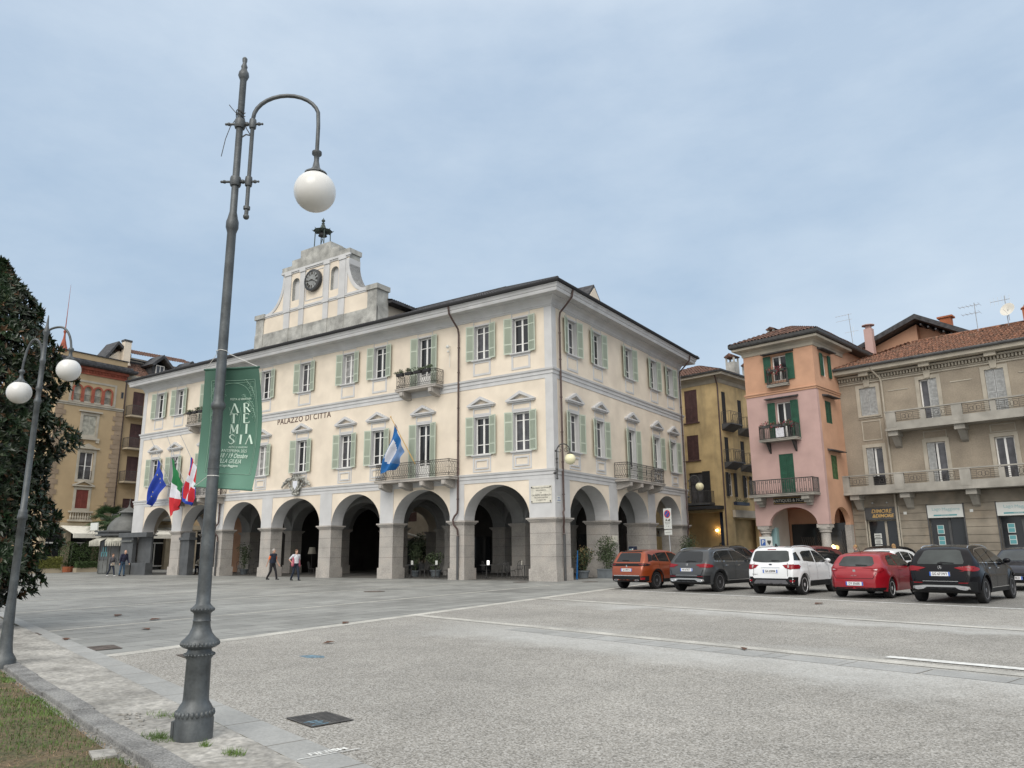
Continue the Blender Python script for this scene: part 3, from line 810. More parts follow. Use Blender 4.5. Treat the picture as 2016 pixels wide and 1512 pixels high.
def broof(b):
    tile_roof(b,(BX0-.15,-.82,12.2),(BX1,-.82,12.2),(0,5.6,2.2),3.2,0,.2,.3)
    tile_roof(b,(BX1,10,12.2),(BX0-.15,10,12.2),(0,-5.22,2.2),0,3.2,.25,.4)
    tile_roof(b,(BX0-.15,10,12.2),(BX0-.15,-.82,12.2),(3.2,0,2.2),5.2,5.2,.25,.4)
one(broof,'roof','tile_old',BG)
one(lambda b:b.tube([(BX0+3.1,4.78,14.43),(BX1,4.78,14.43)],.10,6),'roof_ridge','tile_old',BG)
for i,w in enumerate(bw):
    st=('closed','right','closed','closed','left','left',None,'left')[i]
    house_window(BG,I4,*w,shut='grey_shut' if st else None,state=st,frame='white',trim='beige_trim',tw=.2,glass='curtain_glass' if i in(1,4,5,6) else 'glass',sillm='beige_trim' if i==0 else None,bars=0,rough=1)
def bdet(b):
    frame_box(b,-3.9,-2.8,7.75,8.95,.06,-.03,-.001)
    for x in (0,3.3,6.65): frame_box(b,x-.6,x+.6,7.5,7.95,.05,-.03,-.001)
    for x0,x1 in ((-2.2,-1.1),(1.1,2.2),(4.4,5.6)): b.box(x0,x1,-.03,-.001,10.55,10.6); b.box(x0,x1,-.03,-.001,4.62,4.7)
one(bdet,'plaster_panel','beige_trim',BG)
def bbalc(xs0,zs,name_x,wide,narrow,brk):
    x1=BX1-.2
    def f(b):
        b.box(xs0-.06,x1,-1.06,-.002,zs-.14,zs-.02); b.box(xs0,x1,-1.0,-.002,zs-.02,zs+.04)
        b.box(xs0,x1,-.98,-.84,zs+.04,zs+.34); b.box(xs0,xs0+.14,-.84,-.002,zs+.04,zs+.34)
        for x in wide: b.box(x-.26,x+.26,-1.0,-.82,zs+.02,zs+.93)
        for x in narrow: b.box(x-.13,x+.13,-.98,-.84,zs+.34,zs+.9)
        b.box(xs0-.03,x1,-1.02,-.8,zs+.93,zs+1.0); b.box(xs0-.03,xs0+.2,-.8,-.002,zs+.93,zs+1.0)
    s=one(f,'balcony','balc_stone',BG)
    def rl(b):
        pts=sorted(list(wide)+list(narrow))
        for a,c in zip(pts[:-1],pts[1:]):
            for z in (zs+.42,zs+.84): b.tube([(a,-.91,z),(c,-.91,z)],.012,4)
            for z in (zs+.53,zs+.63,zs+.73): b.tube([(a,-.91,z),(a+(c-a)*.3,-.91,z)],.008,4); b.tube([(c-(c-a)*.3,-.91,z),(c,-.91,z)],.008,4)
            m=(a+c)/2
            for dx in (-.16,0,.16): b.tube([(m+dx+.1*math.cos(t*PI/5),-.91,zs+.63+(.16 if dx==0 else .1)*math.sin(t*PI/5)) for t in range(10)],.01,4,closed=True)
            for dx in (-.32,.32): b.tube([(m+dx,-.91,zs+.42),(m+dx,-.91,zs+.84)],.01,4)
    one(rl,'railing','rail',s)
    for x in brk:
        def br(b): b.box(x-.26,x+.26,-.9,-.002,zs-.42,zs-.14); b.prism([(-.002,zs-1.05),(-.2,zs-.95),(-.42,zs-.7),(-.7,zs-.42),(-.002,zs-.42)],x-.17,x+.17,plane='yz')
        one(br,'bracket','balc_stone',s)
    return s
bu=bbalc(-2.2,8.2,0,(-1.93,1.48,4.9,8.3),(-.22,3.2,6.6),(-1.93,1.48,4.9,8.3))
blw=bbalc(-5.2,4.68,0,(-4.9,-1.88,1.45,4.85,8.2),(-3.4,-.2,3.15,6.5),(-4.45,-1.7,1.6,4.95))
one(lambda b:(b.tube([(-2.8,-.72,12.0),(-2.75,-.6,11.8),(-2.52,-.14,11.4),(-2.5,-.09,11.1),(-2.5,-.09,.1)],.06,8)),'downpipe','beige_trim',BG,smooth=True)
# shops
def shopfront(i,a,c,signm,sg=None):
    def fr(b):
        frame_box(b,a,c,.02,3.1,.07,.2,.28); m=a+(c-a)*.55; b.box(m-.06,m+.06,.18,.28,.09,3.03)
        b.box(a-.06,a,-.03,.25,.02,3.85); b.box(c,c+.06,-.03,.25,.02,3.85)
    f=one(fr,'shop_window','darkgrey' if i else 'beige_trim',BG)
    one(lambda b:b.box(a+.05,c-.05,.23,.245,.08,3.05),'pane','glass',f)
    s=one(lambda b:b.box(a,c,-.08,.15,3.1,3.8),'shop_sign',signm,BG)
    return f,s
f,s=shopfront(0,*shops[0],'darkgrey')
text('DIMORE',.30,s,-3.33,-.085,3.58,'gold',shear=.2,bold=.003); text('&DIMORE',.27,s,-3.27,-.085,3.31,'gold',shear=.2,bold=.006)
one(lambda b:[b.box(-3.95,-3.55,.19,.22,1.05+i*.33,1.33+i*.33) for i in range(4)],'notice','sign_white',f)
one(lambda b:[b.box(-3.9,-3.6+rnd.uniform(-.05,0),.183,.19,1.1+i*.33+j*.11,1.14+i*.33+j*.11) for i in range(4) for j in (0,1)],'print','ink',f)
one(lambda b:(b.tube([(-3.7,0,4.05),(-3.7,-.25,4.1)],.015,4),b.ball((-3.7,-.3,4.05),.06,8),b.tube([(-2.9,0,4.05),(-2.9,-.25,4.1)],.015,4),b.ball((-2.9,-.3,4.05),.06,8)),'spot_lamp','steel',s)
for i in (1,2,3):
    f,s=shopfront(i,*shops[i],'sign_white'); a,c=shops[i]; m=(a+c)/2
    text('Lago',.24,s,m-.42,-.085,3.57,'teal_text',ext=.004); text('Maggiore',.24,s,m+.3,-.085,3.55,'teal_text',ext=.004)
    one(lambda b:b.box(a+.3,c-.3,-.087,-.08,3.19,3.27),'stripe','teal',s)
    text('IMMOBILIARE',.07,s,m,-.09,3.23,'sign_white',ext=.002)
    for j in (0,1):
        one(lambda b:b.box(a+.32,a+.66,.19,.215,1.62+j*.6,2.1+j*.6),'poster','sign_white',f)
        one(lambda b:[b.box(a+.35,a+.63,.183,.19,1.65+j*.6+q*.23,1.85+j*.6+q*.23) for q in (0,1)],'photo','teal',f)
one(lambda b:(b.box(-2.15,-1.98,-.012,-.001,3.35,3.5),b.box(1.2,1.36,-.012,-.001,3.35,3.5)),'number_plate','sign_white',BG)
# things on its balconies and roof
t=one(lambda b:(b.lathe([(0,0),(.42,0),(.42,.05),(0,.05)],(0,0,0),18,T=Matrix.Rotation(PI/2,4,'X')),b.tube([(-.2,.05,-.42),(.2,.05,-.42)],.03,5)),'round_chair','dark',None,loc=(-3.62,48.17,0))
tag(t,'black round-backed chair behind the railing on the lower stone balcony','chair'); t.matrix_world=BG.matrix_basis if False else Matrix.Translation((-3.62,48.17,0))@rotz(RB)@Matrix.Translation((-3.15,-.6,5.17))
def antenna(name,label,lx,ly,z0,h,parts,rot=0):
    p=Matrix.Translation((-3.62,48.17,0))@rotz(RB)@Vector((lx,ly,z0))
    t=thing(name,label,'antenna',p,RB+rot)
    one(lambda b:b.tube([(0,0,-.5),(0,0,h)],.022,5),'mast','steel',t)
    for (z,l,k) in parts:
        def yagi(b):
            b.tube([(-l*.75,0,z),(l*.25,0,z)],.014,4)
            n=max(4,int(l/.16))
            for i in range(n):
                x=-l*.75+l*i/(n-1); hh=.22+.1*i/n
                if k: b.tube([(x,0,z-hh),(x,0,z+hh)],.008,3)
                else: b.tube([(x,-hh*1.4,z),(x,hh*1.4,z)],.008,3)
        one(yagi,'aerial','steel',t)
    return t
antenna('tv_antenna','thin two-armed television aerial on the tile ridge, left of the satellite dish',1.9,4.6,14.6,1.55,[(1.4,1.1,0),(.9,.95,0)])
antenna('tv_antenna','thicker slanting television aerial beside the satellite dish',3.5,4.6,14.6,1.6,[(1.35,1.0,1)])
p=Matrix.Translation((-3.62,48.17,0))@rotz(RB)@Vector((3.6,4.3,14.9))
t=thing('satellite_dish','pale round satellite dish on the rusty tile ridge','satellite dish',p,RB-.3); t.scale=(.8,.8,.8)
one(lambda b:b.lathe([(0,-.12),(.3,-.09),(.5,0),(.52,.0),(.3,-.12),(0,-.15)],(0,0,.45),20,T=Matrix.Rotation(R(72),4,'X')),'dish','awning',t,smooth=True)
one(lambda b:(b.tube([(0,.1,-.4),(0,.08,.45)],.03,6),b.tube([(0,0,.1),(0,-.5,.35)],.012,4)),'arm','steel',t)
t=one(lambda b:(b.box(-.2,.2,-.2,.2,-.6,.15),b.lathe([(.3,.15),(.3,.2),(.12,.34),(.12,.4),(0,.42)],(0,0,0),10)),'chimney_pot','terracotta',BG,loc=(4.5,4.6,15.0))
# ================================================================ pink and orange house
PK=thing('corner_house','narrow tall pink and orange corner house with green shutters and an arched portico','building',(-9.18,45.63,0),RB)
W0,W1=-4.42,0; SD=9.0
fw=[(-2.58,-1.66,10.75,13.05),(-2.55,-1.63,7.9,10.15),(-2.64,-1.76,4.68,7.02)]
def sarch(x0,x1,z0,rise): return arch_pts(x0,x1,z0,rise,18)
sw=[(1.2,1.95,11.6,12.95),(1.05,1.95,8.75,10.1),(1.15,2.0,5.45,6.85)]
def pkw(b):
    b.prism([(W0,10.72),(W0,2.85)]+sarch(-3.55,-.68,2.85,1.03)+[(W1,2.85),(W1,10.72)],0,.3,[rect(*w) for w in fw[1:]],k=0)
    b.prism(rect(W0,W1,10.72,13.9),0,.3,[rect(fw[0][0],fw[0][1],11.5,13.05)],k=1)
    b.T=SIDE
    b.prism([(SD,13.9),(.301,13.9),(.301,2.86)]+sarch(.72,3.1,2.86,1.0)+[(3.5,2.86),(3.5,.02),(SD,.02)],0,.3,[rect(*w) for w in sw],k=1)
    b.T=I4
    b.box(W0,W0+.3,.301,SD,.02,13.9,1)
one(pkw,'wall',['pink','orange'],PK)
one(lambda b:b.box(W0+.32,W1-.9,3.8,SD-.1,.02,13.8),'core','orange',PK)
one(lambda b:(b.box(W0+.31,W1-.31,.31,3.79,3.95,4.05),),'portico_ceiling','redtrim',PK)
one(lambda b:b.box(W0+.302,W0+.33,.32,3.7,.02,3.94),'side_wall','trim',PK)
one(lambda b:(b.ring(W0,W1,0,SD,[(0,10.68),(.05,10.7),(.05,10.78),(.1,10.82),(.1,10.88),(0,10.92)]),),'moulding','orange',PK)
one(lambda b:(b.ring(W0,W1,0,4.4,[(0,13.3),(.06,13.32),(.08,13.5),(.2,13.62),(.45,13.68),(.45,13.7),(.5,13.7),(.52,13.84),(.3,13.86)]),),'cornice','beige_trim',PK)
one(lambda b:(b.ring(W0,W1,0,SD,[(.2,13.87),(.62,13.87),(.66,13.95),(.66,14.12),(.5,14.14)]),b.box(W0-.2,W1+.2,-.2,SD+.2,13.86,13.9)),'gutter','iron',PK)
one(lambda b:hip_roof(b,W0-.66,W1+.66,-.66,SD+.6,14.12,R(24),.22,.32),'roof','tile',PK)
def pcol(b,x,y):
    b.box(x-.36,x+.36,y-.3,y+.36,2.66,2.87); b.lathe([(.34,0),(.34,.25),(.27,.3),(.26,2.3),(.25,2.36),(.33,2.42),(.31,2.5),(.37,2.58),(.37,2.66)],(x,y,0),16)
for x in (-4.0,-.4): one(lambda b:pcol(b,x,.33),'column','granite',PK,smooth=40)
one(lambda b:b.box(-.36,.0,3.1,3.5,.02,2.87),'pier','granite',PK)
w3=house_window(PK,I4,fw[0][0],fw[0][1],11.5,13.05,bars=0); house_window(PK,I4,*fw[1],bars=0); house_window(PK,I4,*fw[2],state='closed')
house_window(PK,SIDE,*sw[0],bars=0); house_window(PK,SIDE,*sw[1],state='closed',shut='green_dk'); house_window(PK,SIDE,*sw[2],state='closed',shut='green_old')
def canopy(b):
    for x0,x1,z in ((-3.1,-1.15,13.2),(-3.1,-1.1,10.4)): b.prism([(0,z+.1),(-.4,z),(-.4,z-.05),(0,z-.02)],x0,x1,plane='yz')
    b.T=SIDE
    for x0,x1,z in ((.7,2.6,13.2),(.75,2.5,10.35),(.75,2.6,7.1)): b.prism([(0,z+.1),(-.4,z),(-.4,z-.05),(0,z-.02)],x0,x1,plane='yz')
one(canopy,'canopy','slate',PK)
def pbalc(x0,x1,d,z,rz,st,step):
    s=one(lambda b:(b.box(x0,x1,-d,-.002,z-.12,z),b.box(x0-.03,x1+.03,-d-.03,-.002,z-.03,z+.01)),'balcony','balc_stone',PK)
    one(lambda b:railing(b,[(x0+.04,-.03),(x0+.04,-d+.04),(x1-.04,-d+.04),(x1-.04,-.03)],z+.03,rz,st,step,.017,posts=9),'railing','rail',s)
    return s
s3=pbalc(-2.85,-1.55,.35,11.22,12.15,'bars',.1)
s2=pbalc(-3.45,-1.15,.7,7.88,8.72,'bars',.11)
one(lambda b:[b.prism([(0,7.1),(-.15,7.25),(-.5,7.74),(0,7.74)],x-.05,x+.05,plane='yz') for x in (-3.1,-1.5)],'bracket','iron',s2)
s1=pbalc(-4.3,-.35,.85,4.62,5.48,'scroll',.13)
one(lambda b:[(b.box(x-.22,x+.22,-.75,-.002,4.28,4.49),b.box(x-.18,x+.18,-.5,-.002,4.1,4.28),b.box(x-.14,x+.14,-.28,-.002,3.95,4.1)) for x in (-3.85,-.95)],'bracket','balc_stone',s1)
for lab,x0,x1,y,z,n,k in (('red geraniums hanging on the topmost small balcony of the pink house',-2.75,-1.65,-.3,12.15,10,(0,1,1)),('window boxes of green plants on the middle balcony of the pink house',-3.4,-1.2,-.62,8.75,16,(0,0,1))):
    t=one(lambda b:(plants(b,x0,x1,y-.08,z,n*2,.26,k),[b.box(x0+(x1-x0)*q/3+.04,x0+(x1-x0)*(q+1)/3-.06,y-.12,y+.06,z-.16,z-.03,2) for q in range(3)]),'flower_box',['plant','flower','darkgrey'])
    t.matrix_world=PK.matrix_basis; t.location=(-9.18,45.63,0); t.rotation_euler=(0,0,RB); tag(t,lab,'flower box')
t=one(lambda b:(b.box(-2.35,-1.85,-.74,-.73,7.95,8.5)),'white_cloth','cl_white'); t.location=(-9.18,45.63,0); t.rotation_euler=(0,0,RB); tag(t,'white cloth hung along the middle balcony railing of the pink house','cloth')
sg=one(lambda b:(b.box(-3.18,-1.18,-.06,-.002,4.07,4.47)),'shop_sign','dark',PK)
text('ANTIQUES & MORE',.235,sg,-2.18,-.065,4.27,'awning',ext=.003); one(lambda b:frame_box(b,-3.15,-1.21,4.1,4.44,.02,-.066,-.06),'sign_border','gold',sg)
# portico back wall: shop front with grilles, posters, glowing lamps
def grille(b):
    for x0,x1,z0,z1 in ((-3.3,-2.4,.1,2.2),(-2.3,-1.6,1.4,2.5),(-.85,-.1,.1,2.6)):
        n=int((x1-x0)/.12)
        for i in range(n):
            x=x0+.12*i; b.tube([(x+.06*(j%2),3.6,z0+(z1-z0)*j/10) for j in range(11)],.008,3)
            b.tube([(x+.12-.06*(j%2),3.6,z0+(z1-z0)*j/10) for j in range(11)],.008,3)
one(lambda b:b.box(-3.9,-.05,3.68,3.78,.02,3.0),'shop_window','glass',PK); one(grille,'grille','rail',PK)
one(lambda b:(b.box(-2.35,-1.6,3.5,3.54,.05,1.35)),'poster','sign_white',PK)
one(lambda b:[b.tube([(x+.15*math.cos(i*PI/8),3.49,z+.15*math.sin(i*PI/8)) for i in range(16)],.018,4,closed=True) for x,z in ((-1.97,1.12),(-2.15,.72),(-1.78,.72))],'print','ink',PK)
one(lambda b:(b.box(-3.95,-3.6,.9,1.2,.02,2.75)),'door_leaf','clothb' if 0 else 'teal_text',PK)
t=thing('table_lamp','small glowing table lamp in the antiques shop window','lamp',Matrix.Translation((-9.18,45.63,0))@rotz(RB)@Vector((-1.3,3.4,1.2)),RB)
one(lambda b:b.ball((0,0,.35),.14,10),'bulb','warm_bulb',t,smooth=True); one(lambda b:(b.lathe([(.1,0),(.1,.03),(.02,.06),(.02,.25)],(0,0,0),8),b.box(-.3,.3,-.2,.2,-1.2,0)),'stand','bark',t)
def chim(root,x,y,z,w,d,h,m,style=0,name='chimney'):
    def f(b):
        b.box(x-w/2,x+w/2,y-d/2,y+d/2,z,z+h*.62)
        for sx in (-1,1):
            for sy in (-1,1): b.box(x+sx*(w/2-.06)-.06,x+sx*(w/2-.06)+.06,y+sy*(d/2-.06)-.06,y+sy*(d/2-.06)+.06,z+h*.62,z+h*.82)
    c=one(f,name,m,root)
    one(lambda b:(b.box(x-w/2-.06,x+w/2+.06,y-d/2-.06,y+d/2+.06,z+h*.82,z+h*.86),b.prism([(x-w/2-.1,z+h*.86),(x,z+h),(x+w/2+.1,z+h*.86)],y-d/2-.08,y+d/2+.08)),'chimney_cap','tile',c)
    return c
chim(PK,-3.55,2.6,14.6,.45,.45,1.1,'gstone')
p=Matrix.Translation((-9.18,45.63,0))@rotz(RB)@Vector((.2,6.2,14.6))
t=thing('tv_antenna','tall crossed television aerial on the dark tile roof of the pink house','antenna',p,RB)
one(lambda b:b.tube([(0,0,-.4),(-.1,0,2.0)],.02,5),'mast','steel',t)
one(lambda b:[b.tube([(-.95+(0 if z>1.4 else .5),0,z),(.1+(0 if z>1.4 else .35),0,z)],.012,3) for z in (1.95,1.6,.75)]+[b.tube([(-.9+i*.2,-.1,1.95),(-.9+i*.2,.1,1.95)],.008,3) for i in range(5)]+[b.tube([(.1,0,.45),(.1,0,1.05)],.01,3)],'aerial','steel',t)
# ================================================================ orange house behind
OR=thing('gabled_house','orange rendered house with a dark gabled roof rising behind the rusty tile roof','building',Matrix.Translation((-3.62,48.17,0))@rotz(RB)@Vector((0,9,0)),RB)
one(lambda b:(b.prism([(-7.6,10),(-7.6,15.2),(-2.9,16.95),(-2.9,10)],.9,9),b.prism([(-2.9,10),(-2.9,16.9),(1.6,14.8),(1.6,10)],1.5,9)),'wall','orange',OR)
def orr(b):
    b.prism([(-8.6,15.25),(-2.7,17.5),(-2.7,17.15),(-8.6,14.9)],0,9.5); b.prism([(-2.7,17.5),(2.2,14.6),(2.2,14.25),(-2.7,17.15)],0,9.5)
    for i in range(9):
        x=-2.4+i*.45; z=17.12-(x+2.7)*.59-.2; b.box(x-.05,x+.05,.1,1.5,z-.12,z)
one(orr,'roof','slate',OR)
f=one(lambda b:frame_box(b,-2.55,-1.9,15.35,15.95,.07,1.46,1.52),'window','white',OR); one(lambda b:b.box(-2.5,-1.95,1.47,1.5,15.4,15.9),'pane','glass',f)
one(lambda b:(b.box(-6.05,-5.5,-.4,.1,14,17.0),b.lathe([(.45,17.25),(.45,17.3),(0,17.38)],(-5.78,-.15,0),8),b.box(-5.95,-5.6,-.3,0,17,17.25)),'chimney','pink',OR)
one(lambda b:(b.box(-1.9,-1.2,3,3.6,16.2,17.6),b.box(-2.05,-1.05,2.9,3.7,17.6,17.72)),'chimney','terracotta',OR)
# ================================================================ yellow house
YL=thing('street_house','mould-stained yellow house with brown shutters and small iron balconies beyond the town hall','building',(-18.82,57.23,0),RB)
YX0=-8
yf=[(-3.1,-1.95,11.5,14.15),(-3.1,-2.05,8.45,10.45),(-3.12,-1.9,5.0,7.45)]
ys=[(.42,1.05,11.15,13.75),(2.95,3.6,11.0,13.4),(.42,1.05,8.15,10.1),(2.95,3.6,8.2,10.0),(.55,1.35,5.5,7.3),(3.2,3.9,5.5,7.2)]
def ylw(b):
    b.prism([(YX0,15.1),(YX0,.02),(-3.6,.02),(-3.6,4.3),(-.35,4.3),(-.35,.02),(0,.02),(0,15.1)],0,.4,[rect(*w) for w in yf])
    b.T=SIDE; b.prism([(9,15.1),(.401,15.1),(.401,.02),(1.2,.02),(1.2,3.8),(5.2,3.8),(5.2,.02),(9,.02)],0,.4,[rect(*w) for w in ys]); b.T=I4
one(ylw,'wall','yellow',YL)
one(lambda b:(b.box(YX0,-.7,2.2,9,.02,15.0)),'core','yellow',YL)
one(lambda b:b.box(-.9,-.75,.5,9,.02,5),'shop_window','navy',YL)
for i,w in enumerate(yf[:2]): house_window(YL,I4,*w,shut='brown_shut',state='closed',sillm='brown_shut')
house_window(YL,I4,*yf[2],shut=None,glass='curtain_glass',bars=2,frame='iron')
one(lambda b:leaf_panel(b,-1.85,-1.2,5.0,7.5,-.1,-.04),'shutter','dark',YL)
for i,w in enumerate(ys): house_window(YL,SIDE,*w,shut='dark',state='closed' if i<4 else 'open')
one(lambda b:(b.ring(YX0,0,0,9,[(0,14.4),(.06,14.45),(.12,14.7),(.35,14.85),(.75,14.9),(.75,15.0),(.8,15.12)])),'cornice','beige_trim',YL)
one(lambda b:(b.ring(YX0,0,0,9,[(.8,15.08),(.9,15.1),(.92,15.22),(.8,15.24)])),'gutter','iron',YL)
one(lambda b:hip_roof(b,YX0-.85,.85,-.85,9.85,15.2,R(22),.24,.35),'roof','tile',YL)
chim(YL,-.35,3.3,15.4,.8,.8,2.0,'gstone'); chim(YL,.05,4.9,15.2,.5,.5,1.6,'gstone')
def ybal(s0,s1,z,h=.95,d=.85):
    s=one(lambda b:(setattr(b,'T',SIDE),b.prism([(-.002,z-.5),(-.35,z-.32),(-.7,z-.1),(-d,z-.08),(-d,z),(-.002,z)],s0,s1,plane='yz')),'balcony','darkgrey',YL)
    one(lambda b:(setattr(b,'T',SIDE),railing(b,[(s0+.03,-.03),(s0+.03,-d+.04),(s1-.03,-d+.04),(s1-.03,-.03)],z+.03,z+h,'scroll',.2,.011,posts=3)),'railing','rail',s)
ybal(.15,2.0,11.1); ybal(2.7,4.5,10.95,.9); ybal(.15,2.0,8.1); ybal(2.7,4.5,8.05,.9)
s=one(lambda b:b.box(-3.3,-.95,-.9,-.002,4.85,5.0),'balcony','darkgrey',YL); one(lambda b:railing(b,[(-3.27,-.03),(-3.27,-.86),(-.98,-.86),(-.98,-.03)],5.0,5.9,'bars',.12,.012),'railing','iron',s)
one(lambda b:b.box(-3.6,-.2,-1.1,-.002,4.5,4.75),'awning_box','dark',YL)
one(lambda b:(setattr(b,'T',SIDE),b.box(.9,6,-.25,-.002,3.9,4.45)),'fascia','beige_trim',YL)
one(lambda b:(b.tube([(.1,-.7,15.1),(.08,-.5,14.7),(-.02,-.08,14.2),(-.05,-.08,5.2),(-.05,-.1,2.9),(-.1,-.12,.1)],.06,8)),'downpipe','pipe',YL,smooth=True)
t=thing('wall_sconce','twin-armed black iron wall light glowing warm on the yellow portico wall','wall light',Matrix.Translation((-18.82,57.23,0))@rotz(RB)@Vector((-1.75,2.12,2.7)),RB)
one(lambda b:[b.tube([(0,0,0),(s_*.12,-.1,-.2),(s_*.3,-.12,-.15),(s_*.32,-.12,.05)],.02,5) for s_ in(-1,1)]+[b.tube([(0,-.02,-.4),(0,-.02,.55)],.03,5)],'bracket','iron',t)
for s_ in (-1,1): one(lambda b:b.ball((s_*.32,-.12,.17+(.1 if s_<0 else 0)),.09,8),'bulb','warm_bulb',t,smooth=True)
yq=lambda x,y,z: Matrix.Translation((-18.82,57.23,0))@rotz(RB)@Vector((x,y,z))
for i,(x,z) in enumerate(((-1.6,1.9),(-.7,1.6))):
    t=one(lambda b:(leafball(b,(0,-.15,-.05),.34,90,.14),b.tube([(0,0,.3),(0,-.14,0)],.01,4)),'hanging_plant','plant'); t.location=yq(x,2.1,z); tag(t,('bushy plant hanging under the glowing twin wall light','smaller plant hanging right of the twin wall light near the portico edge')[i],'plant')
t=one(lambda b:(plants(b,.0,2.0,-.2,.3,14,.2,(0,)),b.box(0,2,-.3,0,0,.25,1)),'planter_box',['plant','navy']); t.location=yq(.3,.6,4.8); t.rotation_euler=(0,0,RB+PI/2); tag(t,'dark planter trough under the lowest side windows of the yellow house','planter')
# ================================================================ tan building (left)
TN=thing('apartment_block','tall tan building with quoins and red arched loggia windows behind the magnolia','building',(-74.14,41.75,0),PI/2)
TA,TB=-8.3,-1.9
tw_=[(-5.7,-4.4,12.85,14.75),(-5.6,-4.3,8.55,11.2),(-5.55,-4.4,5.85,7.6)]
lx=[-6.5+.98*i for i in range(4)]
def alg(x): return [(x-.34,16.0),(x+.34,16.0)]+[(x+.34*math.cos(PI*i/10),17.2+.34*math.sin(PI*i/10)) for i in range(11)]
def tnw(b):
    b.prism(rect(TA,TB,4.5,20.75),0,.4,[rect(*w) for w in tw_]+[alg(x) for x in lx],k=0)
    b.prism(rect(TB+.001,12,4.5,19.6),.25,.6,[rect(-.85,.35,z,z+2.5) for z in (15.4,12.1,8.75)]+[rect(-.85,.35,5.2,7.0)],k=0)
    b.box(TA,TA+.3,.401,12,0,20.6,0); b.box(TA+.31,12,1.2,12,0,19.5,0)
one(tnw,'wall','tan',TN)
one(lambda b:(b.box(TA,TB,-.06,-.001,15.55,15.85),b.box(TA,TB,-.14,-.061,15.72,15.85),frame_box(b,-7.25,-2.75,15.9,18.15,.2,-.05,-.001),b.box(TB,12,.2,.249,19.2,19.55)),'moulding','beige_trim',TN)
def quoin(b):
    for r in range(23):
        z=4.7+r*.47; w=.95 if r%2 else .7
        b.box(TA-.03,TA+w,-.05,-.001,z,z+.44); b.box(TB-w,TB+.02,-.05,-.001,z,z+.44)
one(quoin,'quoin','tan_quoin',TN)
def redarch(b):
    for x in lx:
        o=[(x-.49,16.0),(x-.34,16.0)]+[(x+.34*math.cos(PI-PI*i/10),17.2+.34*math.sin(PI*i/10)) for i in range(11)]+[(x+.34,16.0),(x+.49,16.0)]+[(x+.49*math.cos(PI*i/10),17.2+.49*math.sin(PI*i/10)) for i in range(11)]
        b.prism(o,-.08,-.001)
    b.box(TA-.04,TB+.04,-.1,-.001,18.75,19.2); b.box(TA-.1,TB+.1,-.3,-.001,19.2,19.45)
    n=44
    for i in range(n): x=TA+(TB-TA)*i/n; b.box(x,x+.07,-.2,-.101,18.95,19.2)
one(redarch,'loggia_arch','redtrim',TN)
one(lambda b:[b.box(x-.36,x+.36,.2,.25,15.95,17.6) for x in lx],'blind','awning_old',TN)
one(lambda b:[railing(b,[(x-.34,.02),(x+.34,.02)],16.0,16.7,'bars',.12,.012) for x in lx],'railing','rail',TN)
one(lambda b:(b.ring(TA,TB,0,12,[(0,19.46),(.7,19.48),(.78,19.6),(.8,19.8),(.45,19.85),(.4,20.1),(.05,20.15)]),b.ring(TA,TB,0,12,[(0,20.72),(.1,20.74),(.1,20.82),(-.2,20.84)])),'roof_edge','slate',TN)
one(lambda b:b.lathe([(.5,20.6),(.3,21.2),(.12,21.9),(.08,22.4),(.16,22.6),(.05,22.9),(.03,24.6),(.01,27.4)],(TA+.2,.4,0),8),'spire','redtrim',TN)
house_window(TN,I4,*tw_[0],shut='awning_old',state='closed',trim='beige_trim',tw=.24); house_window(TN,I4,*tw_[1],shut=None,trim='beige_trim',tw=.24,glass='curtain_glass',bars=1); house_window(TN,I4,*tw_[2],shut='red_shut',state='closed',trim='beige_trim',tw=.24)
def tped(b):
    b.box(-6.15,-3.95,-.22,-.001,15.05,15.2); b.box(-6.1,-4.0,-.18,-.001,12.4,12.6); b.box(-6.1,-5.8,-.15,-.001,12.15,12.4); b.box(-4.3,-4.0,-.15,-.001,12.15,12.4)
    b.box(-6.05,-3.85,-.22,-.001,11.5,11.65); b.prism([(-5.8,11.65),(-4.95,12.05),(-4.1,11.65)],-.1,-.001)
    b.box(-6.0,-3.95,-.2,-.001,7.9,8.02); b.prism([(-6.05,8.02),(-4.97,8.5),(-3.9,8.02),(-4.2,8.02),(-4.97,8.36),(-5.75,8.02)],-.2,-.001)
    b.box(-6.1,-3.9,-.3,-.001,5.45,5.6); b.box(-6.1,-3.9,-.3,-.001,4.62,4.8)
    for i in range(9): b.lathe([(.06,4.8),(.1,5.0),(.05,5.2),(.06,5.45)],(-5.9+i*.23,-.16,0),6)
one(tped,'window_trim','beige_trim',TN)
one(lambda b:railing(b,[(-5.55,-.03),(-4.35,-.03)],8.6,9.4,'scroll',.13,.012),'railing','rail',TN)
for z in (16.9,12.7,9.4):
    f=one(lambda b:frame_box(b,-2.3,-1.98,z,z+.7,.05,-.03,.0),'window','tan_quoin',TN); one(lambda b:b.box(-2.25,-2.03,-.02,-.001,z+.05,z+.65),'pane','glass',f)
for z in (15.4,12.1,8.75,5.2):
    h=2.5 if z>6 else 1.8
    one(lambda b:(leaf_panel(b,-.84,-.26,z+.02,z+h-.02,.3,.36),leaf_panel(b,-.24,.34,z+.02,z+h-.02,.3,.36)),'shutter','brown_shut',TN)
    if z>6:
        s=one(lambda b:b.box(-1.5,1.4,-.75,.249,z-.25,z-.08),'balcony','tan_stone',TN); one(lambda b:railing(b,[(-1.46,.2),(-1.46,-.71),(1.36,-.71),(1.36,.2)],z-.05,z+.9,'bars',.12,.014),'railing','rail',s)
one(lambda b:b.tube([(TB+.12,.1,19.4),(TB+.12,.1,4.6)],.09,8),'downpipe','pipe',TN)
